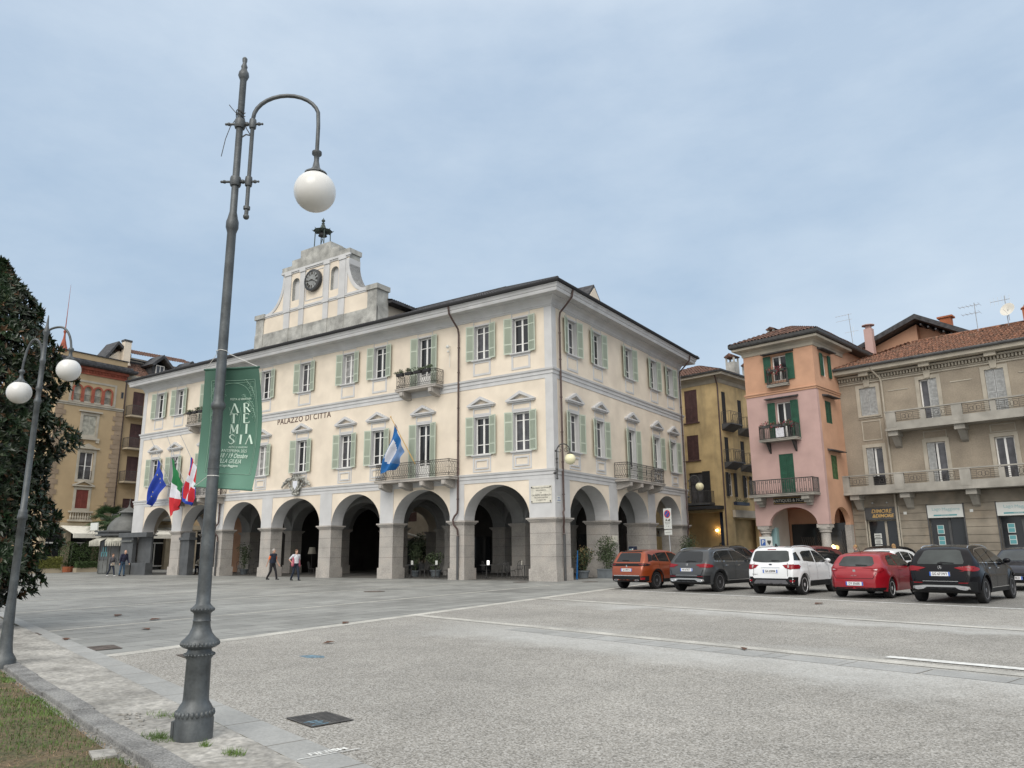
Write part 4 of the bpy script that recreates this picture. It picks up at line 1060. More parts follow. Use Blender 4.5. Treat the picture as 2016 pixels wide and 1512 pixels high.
# ground storey glass front, canopy and cafe sign
def tground(b):
    for x in (-8.3,-6.1,-3.3,-1.9,1.0,4.0,7.0,10.0): b.box(x,x+.55,.0,.5,0,4.5)
    b.box(TA,12,-.1,.5,4.05,4.5)
one(tground,'pillar','tan_stone',TN)
one(lambda b:(b.box(TA+.3,12,.45,.5,0,4.05)),'shop_window','glass',TN); one(lambda b:[b.box(TA+.56,12,.38,.44,z,z+.12) for z in (.3,2.6,3.9)]+[b.box(x,x+.1,.38,.44,.42,2.6) for x in(-5.2,-4.4,-1,0,2,3)],'mullion','white',TN)
cf=one(lambda b:(b.box(-2.9,4.5,-1.9,-1.75,5.15,5.95),b.box(-3.0,4.5,-2.0,.25,4.85,5.1)),'terrace_parapet','kiosk',TN)
text('CAFFE BAR',.72,cf,-.3,-1.92,5.55,'awning',ext=.03,space=1.25,bold=.01)
for x0,x1,y1 in ((-6.6,-3.0,-2.6),(-2.6,4.2,-3.0)):
    one(lambda b:b.prism([(.0,4.25),(y1,3.45),(y1,3.05),(y1+.06,3.05),(y1+.1,3.4),(.0,4.15)],x0,x1,plane='yz'),'awning','awning',TN)
# brown-roofed attic house further back
RF=thing('dormered_house','house with a brown tiled roof, dark dormers and a cream chimney beyond the tan building','building',(-79,41.75,0),PI/2)
def rfw(b):
    b.prism([(-1.6,19),(-1.6,21.9),(-.2,23.2),(1.2,21.9),(1.2,19)],.3,2.0); b.box(-.4,12,1.0,9,12,22.9)
one(rfw,'wall','cream',RF)
def rfr(b):
    tile_roof(b,(-.8,-1.6,20.2),(9.2,-1.6,20.2),(0,2.6,2.1),0,0,.3,.4)
    b.T=I4
    tile_roof(b,(-.6,.2,23.05),(9.0,.2,23.35),(0,1.6,.85),0,.8,.3,.4)
one(rfr,'roof','tile',RF)
one(lambda b:[b.box(.6,8.6,.95-.12*i,1.0,22.55-.28*i,22.72-.28*i) for i in range(3)]+[b.prism([(-2.3,21.4),(-.6,24.1),(.9,22.9),(.9,22.6),(-.6,23.75),(-2.0,21.4)],-.2,2.4)],'eave_board','slate',RF)
one(lambda b:(b.box(.0,.75,-.3,.35,21.6,24.2),),'chimney','cream',RF); one(lambda b:b.box(-.05,.8,-.35,.4,24.2,24.42),'chimney_cap','iron',RF)
for x in (3.7,7.2):
    d=one(lambda b:(b.prism([(x-1.35,21.9),(x,23.2),(x+1.35,21.9),(x+1.1,21.75),(x,22.8),(x-1.1,21.75)],-1.9,.8),b.box(x-.9,x+.9,-1.2,.8,20.6,21.9)),'dormer','slate',RF)
    w=one(lambda b:(frame_box(b,x-.5,x+.5,20.95,22.05,.09,-1.28,-1.21),b.box(x-.05,x+.05,-1.28,-1.21,21.04,21.96)),'window','white',d)
    if x<5: one(lambda b:b.box(x-.42,x+.42,-1.25,-1.215,21.0,22.0),'shutter_glass' if 0 else 'screen_glass','curtain_glass',d)
# ================================================================ houses behind the arcade
RH=thing('rear_house','shadowed cream house seen through the open arcade arches','building',(-72,60,0),0)
def rhw(b):
    hs=[rect(x-.6,x+.6,z,z+2) for x in (4,9,14,19,24,29,34) for z in (4.6,8.6)]
    b.prism(rect(0,38,0,13),0,.4,hs)
    b.box(0,38,.9,8,0,12.9)
one(rhw,'wall','beige',RH)
one(lambda b:[leaf_panel(b,x-.58,x+.58,z+.02,z+1.98,.1,.16) for x in (4,9,14,19,24,29,34) for z in (4.6,8.6)],'shutter','brown_shut',RH)
one(lambda b:[b.box(x-1.3,x+1.3,-.05,-.001,.05,2.9) for x in (6,12,18,24,30)],'shop_window','glass',RH)
one(lambda b:tile_roof(b,(-.5,-.8,13.1),(38.5,-.8,13.1),(0,5,2.2),0,0,.3,.5),'roof','tile',RH)
# ================================================================ ground
def nodes_mat(name):
    m=bpy.data.materials.new(name); m.use_nodes=True; M[name]=m
    nt=m.node_tree; b=nt.nodes['Principled BSDF']; return m,nt,nt.nodes,nt.links,b
def add_noise(N,L,vec,scale,detail=4,rough=.5,lo=.3,hi=.7,a=0,b=1):
    n=N.new('ShaderNodeTexNoise'); n.inputs['Scale'].default_value=scale; n.inputs['Detail'].default_value=detail; n.inputs['Roughness'].default_value=rough
    L.new(vec,n.inputs['Vector']); r=N.new('ShaderNodeMapRange'); r.inputs['From Min'].default_value=lo; r.inputs['From Max'].default_value=hi; r.inputs['To Min'].default_value=a; r.inputs['To Max'].default_value=b
    L.new(n.outputs['Fac'],r.inputs['Value']); return r.outputs['Result']
def mixc(N,L,f,a,b):
    m=N.new('ShaderNodeMix'); m.data_type='RGBA'
    if hasattr(f,'links') or not isinstance(f,(int,float)): L.new(f,m.inputs['Factor'])
    else: m.inputs['Factor'].default_value=f
    for s,v in (('A',a),('B',b)):
        if isinstance(v,tuple): m.inputs[s].default_value=(*v,1)
        else: L.new(v,m.inputs[s])
    return m.outputs['Result']
def math_(N,L,op,a,b=None):
    m=N.new('ShaderNodeMath'); m.operation=op
    for i,v in enumerate((a,b)):
        if v is None: continue
        if isinstance(v,(int,float)): m.inputs[i].default_value=v
        else: L.new(v,m.inputs[i])
    return m.outputs[0]
# washed aggregate
def aggregate(name,base,dark,light,dust):
    m,nt,N,L,b=nodes_mat(name); tc=N.new('ShaderNodeTexCoord').outputs['Object']
    v=N.new('ShaderNodeTexVoronoi'); v.inputs['Scale'].default_value=72; L.new(tc,v.inputs['Vector'])
    sep=N.new('ShaderNodeSeparateColor'); L.new(v.outputs['Color'],sep.inputs[0])
    ramp=N.new('ShaderNodeValToRGB'); e=ramp.color_ramp.elements
    e[0].position=0; e[0].color=(*dark,1); e[1].position=1; e[1].color=(*light,1)
    for p,c in ((.22,dark),(.30,base),(.70,base),(.78,light)): q=e.new(p); q.color=(*c,1)
    L.new(sep.outputs[0],ramp.inputs[0])
    big=add_noise(N,L,tc,.35,7,.62,.33,.67,.80,1.08)
    mid=add_noise(N,L,tc,2.2,4,.6,.3,.7,.93,1.06)
    sc=N.new('ShaderNodeVectorMath'); sc.operation='SCALE'; L.new(ramp.outputs[0],sc.inputs[0]); L.new(math_(N,L,'MULTIPLY',big,mid),sc.inputs['Scale'])
    col=sc.outputs[0]
    if dust:
        # pale worn dust alongside the stone bands (lines in world space)
        acc=None
        for (x0,y0,ang,off,wid) in dust:
            mp=N.new('ShaderNodeMapping'); mp.vector_type='TEXTURE'; mp.inputs['Location'].default_value=(x0,y0,0); mp.inputs['Rotation'].default_value=(0,0,R(ang)); L.new(tc,mp.inputs['Vector'])
            sx=N.new('ShaderNodeSeparateXYZ'); L.new(mp.outputs[0],sx.inputs[0])
            nn=add_noise(N,L,tc,.55,5,.6,.3,.7,-.9,.9)
            d=math_(N,L,'ABSOLUTE',math_(N,L,'ADD',math_(N,L,'SUBTRACT',sx.outputs[1],off),nn))
            r=N.new('ShaderNodeMapRange'); r.inputs['From Min'].default_value=wid; r.inputs['From Max'].default_value=0; r.inputs['To Max'].default_value=.75; L.new(d,r.inputs['Value'])
            r2=N.new('ShaderNodeMapRange'); r2.inputs['From Min'].default_value=1.5; r2.inputs['From Max'].default_value=5; L.new(sx.outputs[0],r2.inputs['Value'])
            f=math_(N,L,'MULTIPLY',r.outputs['Result'],r2.outputs['Result']); acc=f if acc is None else math_(N,L,'MAXIMUM',acc,f)
        col=mixc(N,L,math_(N,L,'MULTIPLY',acc,add_noise(N,L,tc,14,4,.7,.3,.7,.35,1.1)),col,(.52,.53,.52))
    L.new(col,b.inputs['Base Color']); b.inputs['Roughness'].default_value=.88
    bp=N.new('ShaderNodeBump'); bp.inputs['Strength'].default_value=.35; bp.inputs['Distance'].default_value=.01; L.new(v.outputs['Distance'],bp.inputs['Height']); L.new(bp.outputs[0],b.inputs['Normal'])
aggregate('aggregate',(.315,.302,.275),(.185,.178,.16),(.45,.44,.415),[(-12.81,14.73,-15,-.9,1.7),(-13.84,21.75,-17.6,-.45,1.2)])
aggregate('asphalt',(.22,.215,.20),(.12,.12,.11),(.34,.33,.31),None)
def slabs(name,bw,bh,ang,c1,c2,mortar,ms=.006,patch=.5,loc=(0,0)):
    m,nt,N,L,b=nodes_mat(name); tc=N.new('ShaderNodeTexCoord').outputs['Object']
    mp=N.new('ShaderNodeMapping'); mp.inputs['Rotation'].default_value=(0,0,R(ang)); mp.inputs['Location'].default_value=(loc[0],loc[1],0); L.new(tc,mp.inputs['Vector'])
    br=N.new('ShaderNodeTexBrick'); L.new(mp.outputs[0],br.inputs['Vector']); br.inputs['Scale'].default_value=1
    br.inputs['Brick Width'].default_value=bw; br.inputs['Row Height'].default_value=bh; br.inputs['Mortar Size'].default_value=ms; br.inputs['Mortar Smooth'].default_value=.2
    br.inputs['Color1'].default_value=(*c1,1); br.inputs['Color2'].default_value=(*c2,1); br.inputs['Mortar'].default_value=(*mortar,1); br.inputs['Bias'].default_value=0
    big=add_noise(N,L,tc,.22,7,.62,.3,.7,1-patch*.5,1+patch*.28); mid=add_noise(N,L,tc,1.6,6,.65,.3,.7,.84,1.1); fine=add_noise(N,L,tc,34,3,.6,.3,.7,.86,1.12)
    sc=N.new('ShaderNodeVectorMath'); sc.operation='SCALE'; L.new(br.outputs['Color'],sc.inputs[0]); L.new(math_(N,L,'MULTIPLY',math_(N,L,'MULTIPLY',big,mid),fine),sc.inputs['Scale'])
    L.new(sc.outputs[0],b.inputs['Base Color']); b.inputs['Roughness'].default_value=.62
    bp=N.new('ShaderNodeBump'); bp.inputs['Strength'].default_value=.25; bp.inputs['Distance'].default_value=.01; L.new(fine,bp.inputs['Height']); L.new(bp.outputs[0],b.inputs['Normal'])
slabs('slabs',1.3,.62,90,(.25,.255,.243),(.325,.33,.315),(.13,.13,.12),.017,.8)
slabs('edge_slabs',.98,1.25,16.3,(.33,.335,.325),(.385,.39,.38),(.17,.16,.14),.012,.35,(0,.5))
D('band',(.50,.49,.45),.75,var=.14,scale=1.5,fine=.2,fscale=30,stain=.4,sscale=1.2,scol=(.33,.33,.31))
D('kerb',(.235,.235,.23),.85,var=.22,scale=3,fine=.45,fscale=55,bump=.5,bscale=70,stain=.5,sscale=3,scol=(.2,.2,.19))
D('worn',(.36,.35,.325),.9,var=.2,scale=1.5,fine=.3,fscale=18,bump=1.0,bscale=12,stain=.6,sscale=4,scol=(.25,.24,.21))
D('soil',(.15,.105,.065),.95,var=.5,scale=4,fine=.4,fscale=30,bump=1,bscale=25,col2=(.07,.075,.03))
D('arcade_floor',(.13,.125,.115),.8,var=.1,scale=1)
D('blade',(.115,.19,.035),.6,var=.5,scale=1.6,col2=(.05,.095,.02)); D('straw',(.30,.21,.12),.8,var=.35,scale=4)
def sheet(name,pts,z,m,kind='structure'):
    b=MB(); b.add([(x,y,z) for x,y in pts],[tuple(range(len(pts)))]); o=b.build(name,m); 
    if kind: o['kind']=kind
    return o
def lp(p,q,t): return (p[0]+(q[0]-p[0])*t,p[1]+(q[1]-p[1])*t)
def ext(p,q,a,b): # extend a segment a metres before p and b metres after q
    L=math.hypot(q[0]-p[0],q[1]-p[1]); return lp(p,q,-a/L),lp(p,q,1+b/L)
sheet('ground',[(-260,-120),(160,-120),(160,320),(-260,320)],0,'asphalt')
# boundary line A (left: slab paving, right: aggregate)
A0,A1=(-12.12,6.67),(-14.25,28.3)
J0,J1=(-12.12,6.67),(-4.44,4.44)            # front edge of the aggregate
Jf=ext(J0,J1,0,30)[1]; Jb=ext(J0,J1,60,0)[0]
A2=(-14.9,33.0)
sheet('paving',[Jb,J0,A1,(-14.6,33.2),(-15.2,60),(-100,60),(-100,22)],.004,'slabs')
sheet('gravel_surface',[J0,Jf,(30,-6),(30,13.7),(-.32,23.18),(-13.14,27.21),(-14.15,27.52)],.005,'aggregate')
# stone bands
def band(name,p,q,w,z=.009,m='band',kind='structure'):
    L=math.hypot(q[0]-p[0],q[1]-p[1]); n=(-(q[1]-p[1])/L*w/2,(q[0]-p[0])/L*w/2)
    return sheet(name,[(p[0]-n[0],p[1]-n[1]),(q[0]-n[0],q[1]-n[1]),(q[0]+n[0],q[1]+n[1]),(p[0]+n[0],p[1]+n[1])],z,m,kind)
band('stone_band',A0,ext(A0,A1,0,4.6)[1],.34)
Bq=ext((-12.81,14.73),(-.26,11.54),0,30)
band('stone_band',(-12.75,14.72),Bq[1],.30,.011)
# big flush slabs beside band B on its near side
bs=MB(); Bd=Vector((Bq[1][0]+12.81,Bq[1][1]-14.73,0)).normalized(); Bn=Vector((-Bd.y,Bd.x,0))
for i in range(26):
    s0=4.2+i*1.12; o=Vector((-12.81,14.73,.008))-Bn*.28
    w=.52+rnd.uniform(-.04,.04)
    a=o+Bd*(s0+.01); c=o+Bd*(s0+1.1)
    bs.add([a,c,c-Bn*w,a-Bn*w],[(0,3,2,1)])
o=bs.build('slab_strip','edge_slabs'); o['kind']='structure'
band('paint_stripe',(-1.9,12.42),(8,10.1),.22,.015,'paint_line')
band('stone_band',(-13.75,21.75),ext((-13.84,21.75),(-.29,17.45),0,30)[1],.30,.013)
band('paint_stripe',(-13.3,27.25),ext((-13.14,27.21),(-.32,23.18),0,30)[1],.17,.014,'paint_line')
for (p,q) in (((-17.05,7.6),(-18.3,33.4)),((-29.0,12),(-29.4,33.4)),((-23.3,10),(-23.9,33.4)),((-41,14),(-41,33)),((-53,18),(-53,33))): band('stone_band',p,q,.16,.0085)
for p,q in (((-60,24.4),(-14.2,24.4)),((-60,28.9),(-14.6,28.9))): band('joint_band',p,q,.05,.0105,'slabs')
# edge slabs between aggregate and worn strip
K0,K1=ext((-18.71,8.28),(-5.35,4.31),50,30)
J0x,J1x=ext((-12.32,6.73),(-4.44,4.44),60,28)
sheet('edge_paving',[K0,K1,J1x,J0x],.0125,'edge_slabs')
bj=MB(); dK=Vector((K1[0]-K0[0],K1[1]-K0[1],0)); LK=dK.length; dK/=LK; nK=Vector((-dK.y,dK.x,0))
band('joint_line',K0,K1,.03,.0165,'soil')
# worn strip: raised slab, subdivided and roughened
I0,I1=ext((-11.7,5.31),(-5.42,3.64),50,20)
def strip_solid(name,pa,pb,qa,qb,z,m,nl,nw,rough,kind='structure',jag=0):
    b=MB(); vs=[];fs=[]
    for i in range(nl+1):
        t=i/nl; a=lp(pa,pb,t); c=lp(qa,qb,t)
        for j in range(nw+1):
            u=j/nw; x,y=lp(a,c,u); zz=z+rnd.uniform(-rough,rough)
            if j in(0,nw): zz=z-.004; x+=rnd.uniform(-jag,jag); y+=rnd.uniform(-jag,jag)
            vs.append((x,y,zz))
    for i in range(nl):
        for j in range(nw): k=i*(nw+1)+j; fs.append((k,k+nw+1,k+nw+2,k+1))
    n=len(vs); 
    for i in range(nl+1):
        for j in (0,nw): x,y,_=vs[i*(nw+1)+j]; vs.append((x,y,.001))
    for i in range(nl):
        a=n+2*i; k=i*(nw+1); fs.append((k,a,a+2,k+nw+1)); fs.append((k+nw,k+nw+nw+1,a+3,a+1))
    b.add(vs,fs); o=b.build(name,m,smooth=25); o['kind']=kind; return o
c0=ext((-18.71,8.28),(-5.35,4.31),0,12); i0=ext((-11.7,5.31),(-5.42,3.64),7.3,12)
strip_solid('worn_pavement',(i0[0][0],i0[0][1]),i0[1],(c0[0][0],c0[0][1]),(c0[1][0]-.01,c0[1][1]-.02),.035,'worn',420,16,.004,jag=.006)
# far end of the worn strip carries on flat
sheet('worn_path',[(-60,21),(-60,12),(-18.7,5.6),(-18.75,8.22)],.006,'worn')
# kerb stones
kd=Vector((i0[1][0]-i0[0][0],i0[1][1]-i0[0][1],0)); KL=kd.length; kd/=KL; kn=Vector((-kd.y,kd.x,0)); 
s=0; ko=Vector((i0[0][0],i0[0][1],0)); nk=0
while s<KL and nk<40:
    l=rnd.uniform(.85,1.5); j=rnd.uniform(-.012,.012)
    def kb(b):
        b.T=Matrix.Translation(ko+kd*s)@rotz(math.atan2(kd.y,kd.x))
        b.box(.006,l-.006,-.215+j,-.008+j,-.05,.055+rnd.uniform(-.006,.006))
    t=one(kb,'kerb_stone','kerb',bevel=.012); t['kind']='structure'
    s+=l; nk+=1
# lawn soil and grass
G0,G1=ext((-12.37,5.2),(-5.46,3.36),50,14)
sheet('lawn_soil',[(G0[0],G0[1]-.02),(G1[0],G1[1]-.02),(G1[0]-2,G1[1]-14),(G0[0]-2,G0[1]-30)],.007,'soil')
def grass(b):
    o=Vector((-5.2,3.36,0)); 
    r=random.Random(3)
    n=0
    while n<52000:
        s_=r.uniform(-.6,11.5)**1.0; u=r.random()**1.3*3.4+.1
        p=Vector((i0[0][0],i0[0][1],0))
        p=Vector((-4.6,3.42,0))-kd*s_-kn*(u+.16)
        # patchiness
        f=math.sin(p.x*2.1+math.sin(p.y*3.3)*1.3)+math.sin(p.y*4.1+p.x*.9)+.8*math.sin(p.x*6.3-p.y*5.1)
        k=0 if f+r.gauss(0,.5)>.1 else 1
        if k==1 and r.random()<.45: n+=1; continue
        h=r.uniform(.015,.04)*(1.25 if k==0 else .7); a=r.random()*6.28; ln=r.uniform(0,.035 if k==0 else .05)
        w=.0028*(1+ (p-Vector((-6,3,0))).length*.18)
        dx,dy=math.cos(a),math.sin(a)
        b.add([(p.x-dy*w,p.y+dx*w,.005),(p.x+dy*w,p.y-dx*w,.005),(p.x+dx*ln,p.y+dy*ln,h)],[(0,1,2)],k); n+=1
o=one(grass,'grass',['blade','straw']); tag(o,'patchy green and straw-coloured lawn beside the kerb in the near left corner','grass',kind='stuff')
# stone slab in the lawn, weeds, rubble
o=one(lambda b:(b.prism([(-.14,-.08),(.13,-.1),(.16,.07),(-.09,.09)],.005,.026,plane='xy')),'lawn_slab','worn',loc=(-6.27,3.5,0),rot=-.3,bevel=.008); tag(o,'flat broken stone slab lying in the lawn near the kerb','stone')
def weeds(b,c,r_,n):
    for i in range(n):
        a=rnd.random()*6.28; q=rnd.random()*r_; x,y=c[0]+q*math.cos(a),c[1]+q*math.sin(a)*.5; h=rnd.uniform(.02,.07); l=rnd.uniform(.01,.05); a2=rnd.random()*6.28
        w=.004; b.add([(x-w,y,.035),(x+w,y,.035),(x+l*math.cos(a2),y+l*math.sin(a2),.03+h)],[(0,1,2)])
for c,r_,n,lab in (((-6.28,3.98),.24,240,'weeds growing round the foot of the big lamp post'),((-5.72,4.02),.07,60,'small weed tuft right of the lamp foot, the one nearer the post'),((-5.3,3.98),.12,110,'weed tuft in the paving gap farthest right of the lamp foot'),((-7.1,4.5),.22,70,'thin line of weeds in the joint left of the lamp post')):
    o=one(lambda b:weeds(b,c,r_,n),'weed','blade'); tag(o,lab,'weeds')
def rubble(b):
    for i in range(26):
        s_=rnd.uniform(0,.9); x,y=-6.75-s_*.96+rnd.uniform(-.1,.1),4.15+s_*.28+rnd.uniform(-.12,.12); r_=rnd.uniform(.008,.028)
        b.ball((x,y,.04),r_,5,sc=(1.3,1,.5))
o=one(rubble,'rubble','worn'); tag(o,'loose bits of broken stone on the worn paving','rubble',kind='stuff')
# litter leaves on the square
lf=((-15.6,9.35,'curled brown leaf on the slabs left of the big lamp post'),(-19.69,11.01,'farthest small brown leaf on the paving at the left'),(-17.65,10.79,'thin dark leaf lying flat between the left paving bands'),(-3.9,12.22,'reddish brown leaf lying right on the pale stone band'),(-12.81,12.35,'brown leaf by the edge of the long pale band'),(-10.3,9.55,'dark curled leaf in the middle of the gravel surface'),(-15.1,7.5,'small dark leaf near the left iron cover'),(-5.1,22.9,'dark leaf behind the parking line, below the red hatchback'))
for i,(x,y,l) in enumerate(lf):
    s_=.07+.012*(math.hypot(x,y)-8); 
    def lfm(b): b.add([(-s_,0,.02),(-.02,-s_*.45,.035),(s_,0,.03),(.02,s_*.45,.045),(0,0,.02)],[(0,1,4),(1,2,4),(2,3,4),(3,0,4)])
    o=one(lfm,'fallen_leaf','dryleaf',loc=(x,y,0),rot=rnd.random()*3); tag(o,l,'leaf',group='fallen leaves on the square')
# iron covers
def cover(x0,y0,w,h,ang,lab,round_=False):
    def f(b):
        if round_: b.lathe([(0,.012),(w,.012),(w,.018),(w-.03,.02),(0,.02)],(0,0,0),28)
        else:
            b.box(-w/2,w/2,-h/2,h/2,.012,.0185)
            n=int(w/.08)
            for i in range(n): b.box(-w/2+.03+i*.08,-w/2+.07+i*.08,-h/2+.03,h/2-.03,.0185,.021)
    o=one(f,'manhole_cover','manhole',loc=(x0,y0,0),rot=R(ang)); tag(o,lab,'manhole cover'); return o
cover(-13.2,7.2,.62,.42,-16,'rusty rectangular iron cover between the slabs, left of the lamp post')
cover(-16.7,7.6,.6,.3,-16,'leftmost rectangular iron cover near the edge slabs')
cover(-10.95,7.4,.5,.4,-16,'small brown iron cover half hidden behind the big lamp post')
cover(-21.9,22.6,.42,0,0,'round dark iron cover in the middle of the slab paving',True)
cover(-21.3,32.3,.4,0,0,'round iron cover just in front of the corner pier',True)
cover(-18.2,33.8,.4,0,0,'round iron cover beside the town hall corner, nearest the planters',True)
# drain grate
gr=thing('drain_grate','rusty rectangular storm drain grate splashed with blue paint near the lamp post','drain grate',(-5.78,5.28,0),R(-14))
GW,GH=.265,.215
one(lambda b:(b.box(-GW,GW,-GH,GH,.0130,.0142)),'pit','dark',gr)
def gbars(b):
    b.box(-GW,GW,-GH,-GH+.025,.0142,.0162); b.box(-GW,GW,GH-.025,GH,.0142,.0162); b.box(-GW,-GW+.025,-GH+.025,GH-.025,.0142,.0162); b.box(GW-.025,GW,-GH+.025,GH-.025,.0142,.0162)
    b.box(-GW+.025,GW-.025,-.012,.012,.0142,.0162)
    n=9
    for i in range(n):
        x=-GW+.05+i*(2*GW-.1)/(n-1)
        for y0,y1 in ((-GH+.025,-.012),(.012,GH-.025)): b.box(x-.014,x+.014,y0,y1,.0142,.0158)
one(gbars,'bars','rail',gr)
one(lambda b:[b.box(.0538*(i+1)-.013,.0538*(i+1)+.013,-GH+.03+.03*(i%3),-.05+.03*(i%2),.0159,.0166) for i in range(4)],'paint_splash','blue_paint',gr)
sheet('paint_mark',[(-9.5,8.2),(-9.2,8.12),(-9.0,8.27),(-9.15,8.4),(-9.4,8.38)],.008,'blue_paint')
# stencilled word on the edge slab
me=text_mesh('FINISH',.11,.001,bold=.004); me.transform(Matrix.Translation((-4.80,4.49,.0165))@rotz(R(71.6))); me.materials.clear(); me.materials.append(M['paint_line'])
o=bpy.data.objects.new('stencil_text',me); COL.objects.link(o); o['kind']='structure'
band('stencil_line',(-4.82,4.20),(-4.66,4.70),.016,.0165,'paint_line')
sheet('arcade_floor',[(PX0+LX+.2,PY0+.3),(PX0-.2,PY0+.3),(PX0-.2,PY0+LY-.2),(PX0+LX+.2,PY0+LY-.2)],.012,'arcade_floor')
# ================================================================ big street lamp
MLAT=lambda a:(math.cos(a),math.sin(a))
LX_,LY_=-6.03,4.12
RD=Vector((.83,.56,0)).normalized()           # arm direction
def fluted(b,prof,c,n=40): b.lathe(prof,c,n)
def bead(b,c,R_,z,n,r,sc=(1,1,1)):
    for i in range(n): a=2*PI*i/n; b.ball((c[0]+R_*math.cos(a),c[1]+R_*math.sin(a),z),r,6,sc=sc)
LM=thing('street_lamp','tall grey cast-iron lamp post in the foreground with a single hanging white globe','street lamp',(LX_,LY_,0),math.atan2(RD.y,RD.x))
def lbase(b):
    b.lathe([(.160,0),(.164,.03),(.163,.2),(.157,.215),(.162,.235),(.152,.275),(.135,.31),(.112,.345),(.108,.38),(.104,.70),(.115,.715),(.12,.73),(.125,.75),(.105,.765),(.1,.79),(.135,.80),(.165,.82),(.16,.86),(.135,.88),(.1,.92),(.08,.97),(.074,1.02),(.08,1.03),(.074,1.04),(.073,1.09),(.08,1.1),(.098,1.115),(.1,1.14),(.078,1.16),(.062,1.18),(.06,1.3),(.056,1.9)],(0,0,0),36)
    bead(b,(0,0),.155,.835,30,.0175,(1,1,1.2)); bead(b,(0,0),.125,.742,26,.013); bead(b,(0,0),.152,.25,24,.02,(1,1,1.5)); bead(b,(0,0),.095,1.128,20,.012,(1,1,1.4))
    b.box(-.178,-.155,-.06,.06,.05,.19)
one(lbase,'base','lamp_metal',LM,smooth=50)
def lpole(b):
    b.lathe([(.0565,1.9),(.052,2.4),(.0555,2.402),(.0555,2.415),(.052,2.417),(.048,2.96),(.056,2.98),(.068,3.0),(.066,3.03),(.056,3.05),(.05,3.06),(.048,3.12),(.044,4.8),(.052,4.83),(.062,4.86),(.062,4.92),(.05,4.96),(.045,4.99),(.036,5.03),(.034,6.55),(.04,6.56),(.056,6.6),(.05,6.64),(.036,6.66),(.028,6.69),(.034,6.71),(.022,6.74),(.02,6.76),(.026,6.785),(.02,6.81),(0,6.82)],(0,0,0),24)
    b.ball((0,0,6.8),.028,10)
one(lpole,'pole','lamp_metal',LM,smooth=50)
def larm(b):
    x=.135; pts=[(x,0,5.0),(x,0,6.1)]
    for i in range(15):
        a=PI-PI*i/14; pts.append((x+.345+.345*math.cos(a)*(1 if 1 else 1),0,6.1+.26*math.sin(a)))
    pts=pts[:-1]+[(x+.69,0,6.0),(x+.69,0,5.72)]
    b.tube(pts,.021,10); b.ball((x,0,4.98),.032,10); b.lathe([(.035,5.06),(.035,5.09)],(x,0,0),10)
    for z in (5.37,6.03):
        b.lathe([(.05,z-.05),(.056,z-.03),(.056,z+.03),(.05,z+.05)],(0,0,0),14); b.lathe([(.034,z-.05),(.038,z-.02),(.038,z+.02),(.034,z+.05)],(x,0,0),12)
        b.tube([(-.14,0,z),(.22,0,z)],.013,8); b.ball((-.115,0,z),.02,8); b.ball((-.145,0,z),.014,8); b.ball((.2,0,z),.02,8); b.ball((.235,0,z),.013,8); b.ball((.075,0,z),.024,8)
    b.tube([(.03,0,5.88),(.07,.0,5.91),(.11,0,5.9)],.008,5)
one(larm,'arm','lamp_metal',LM,smooth=50)
gx=.825
sh=one(lambda b:b.lathe([(.022,5.72),(.05,5.70),(.05,5.67),(.028,5.65),(.025,5.6),(.04,5.52),(.07,5.48),(.115,5.455),(.118,5.44),(.09,5.45)],(gx,0,0),20),'lamp_cap','lamp_metal',LM,smooth=50)
one(lambda b:b.ball((gx,0,5.25),.212,40),'globe','globe',LM,smooth=True)
def ties(b):
    for z in (6.12,6.16): b.tube([(.045*math.cos(a*PI/6),.045*math.sin(a*PI/6),z+.02*math.sin(a)) for a in range(12)],.005,4,closed=True)
    b.tube([(-.04,0,6.15),(-.1,0,6.22),(-.13,0,6.26)],.004,4); b.tube([(-.05,.01,6.1),(-.1,0,6.0),(-.14,0,5.86),(-.17,0,5.66)],.004,4); b.tube([(.04,0,6.1),(.07,0,5.98),(.12,0,5.9)],.005,4)
o=one(ties,'wire_tie','rail'); o.location=LM.location; o.rotation_euler=LM.rotation_euler; tag(o,'loose wire and cord tied round the lamp post above the arm clamp','wire')
LM.scale=(.955,.955,.955); o.scale=LM.scale
# banner -------------------------------------------------------
BN=thing('banner','green vertical festival banner with white lettering hung behind the lamp post','banner',(LX_,LY_,0),math.atan2(RD.y,RD.x)-.0)
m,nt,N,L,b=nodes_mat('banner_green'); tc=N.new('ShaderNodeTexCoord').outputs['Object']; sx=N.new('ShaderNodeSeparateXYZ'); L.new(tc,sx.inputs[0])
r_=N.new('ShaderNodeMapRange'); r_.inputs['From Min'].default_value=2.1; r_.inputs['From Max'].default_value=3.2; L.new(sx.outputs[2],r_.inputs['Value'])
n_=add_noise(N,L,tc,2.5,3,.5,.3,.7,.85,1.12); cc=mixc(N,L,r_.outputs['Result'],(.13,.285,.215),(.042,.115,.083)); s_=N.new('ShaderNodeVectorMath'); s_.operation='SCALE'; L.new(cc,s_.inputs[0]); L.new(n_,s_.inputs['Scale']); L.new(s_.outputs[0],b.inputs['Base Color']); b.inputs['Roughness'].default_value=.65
BW0,BW1,BZ0,BZ1=-.20,.335,2.13,3.31
def bpos(u,v):
    """u across 0..1, v up 0..1 -> banner surface, bulging like a sail"""
    x=BW0+(BW1-BW0)*u; z=BZ0+(BZ1-BZ0)*v
    bul=math.sin(PI*v)
    x+=.055*bul*(u-.25) + .02*bul; y=.10+.09*math.sin(PI*v)*math.sin(PI*min(1,u*1.0))+.035*(u-.3)*math.cos(v*2)+.004*math.sin(u*9+v*3)
    z+=.035*(u-.5)*(1-v)*-1.2 + .02*(u-.5)*v
    return Vector((x,y,z))
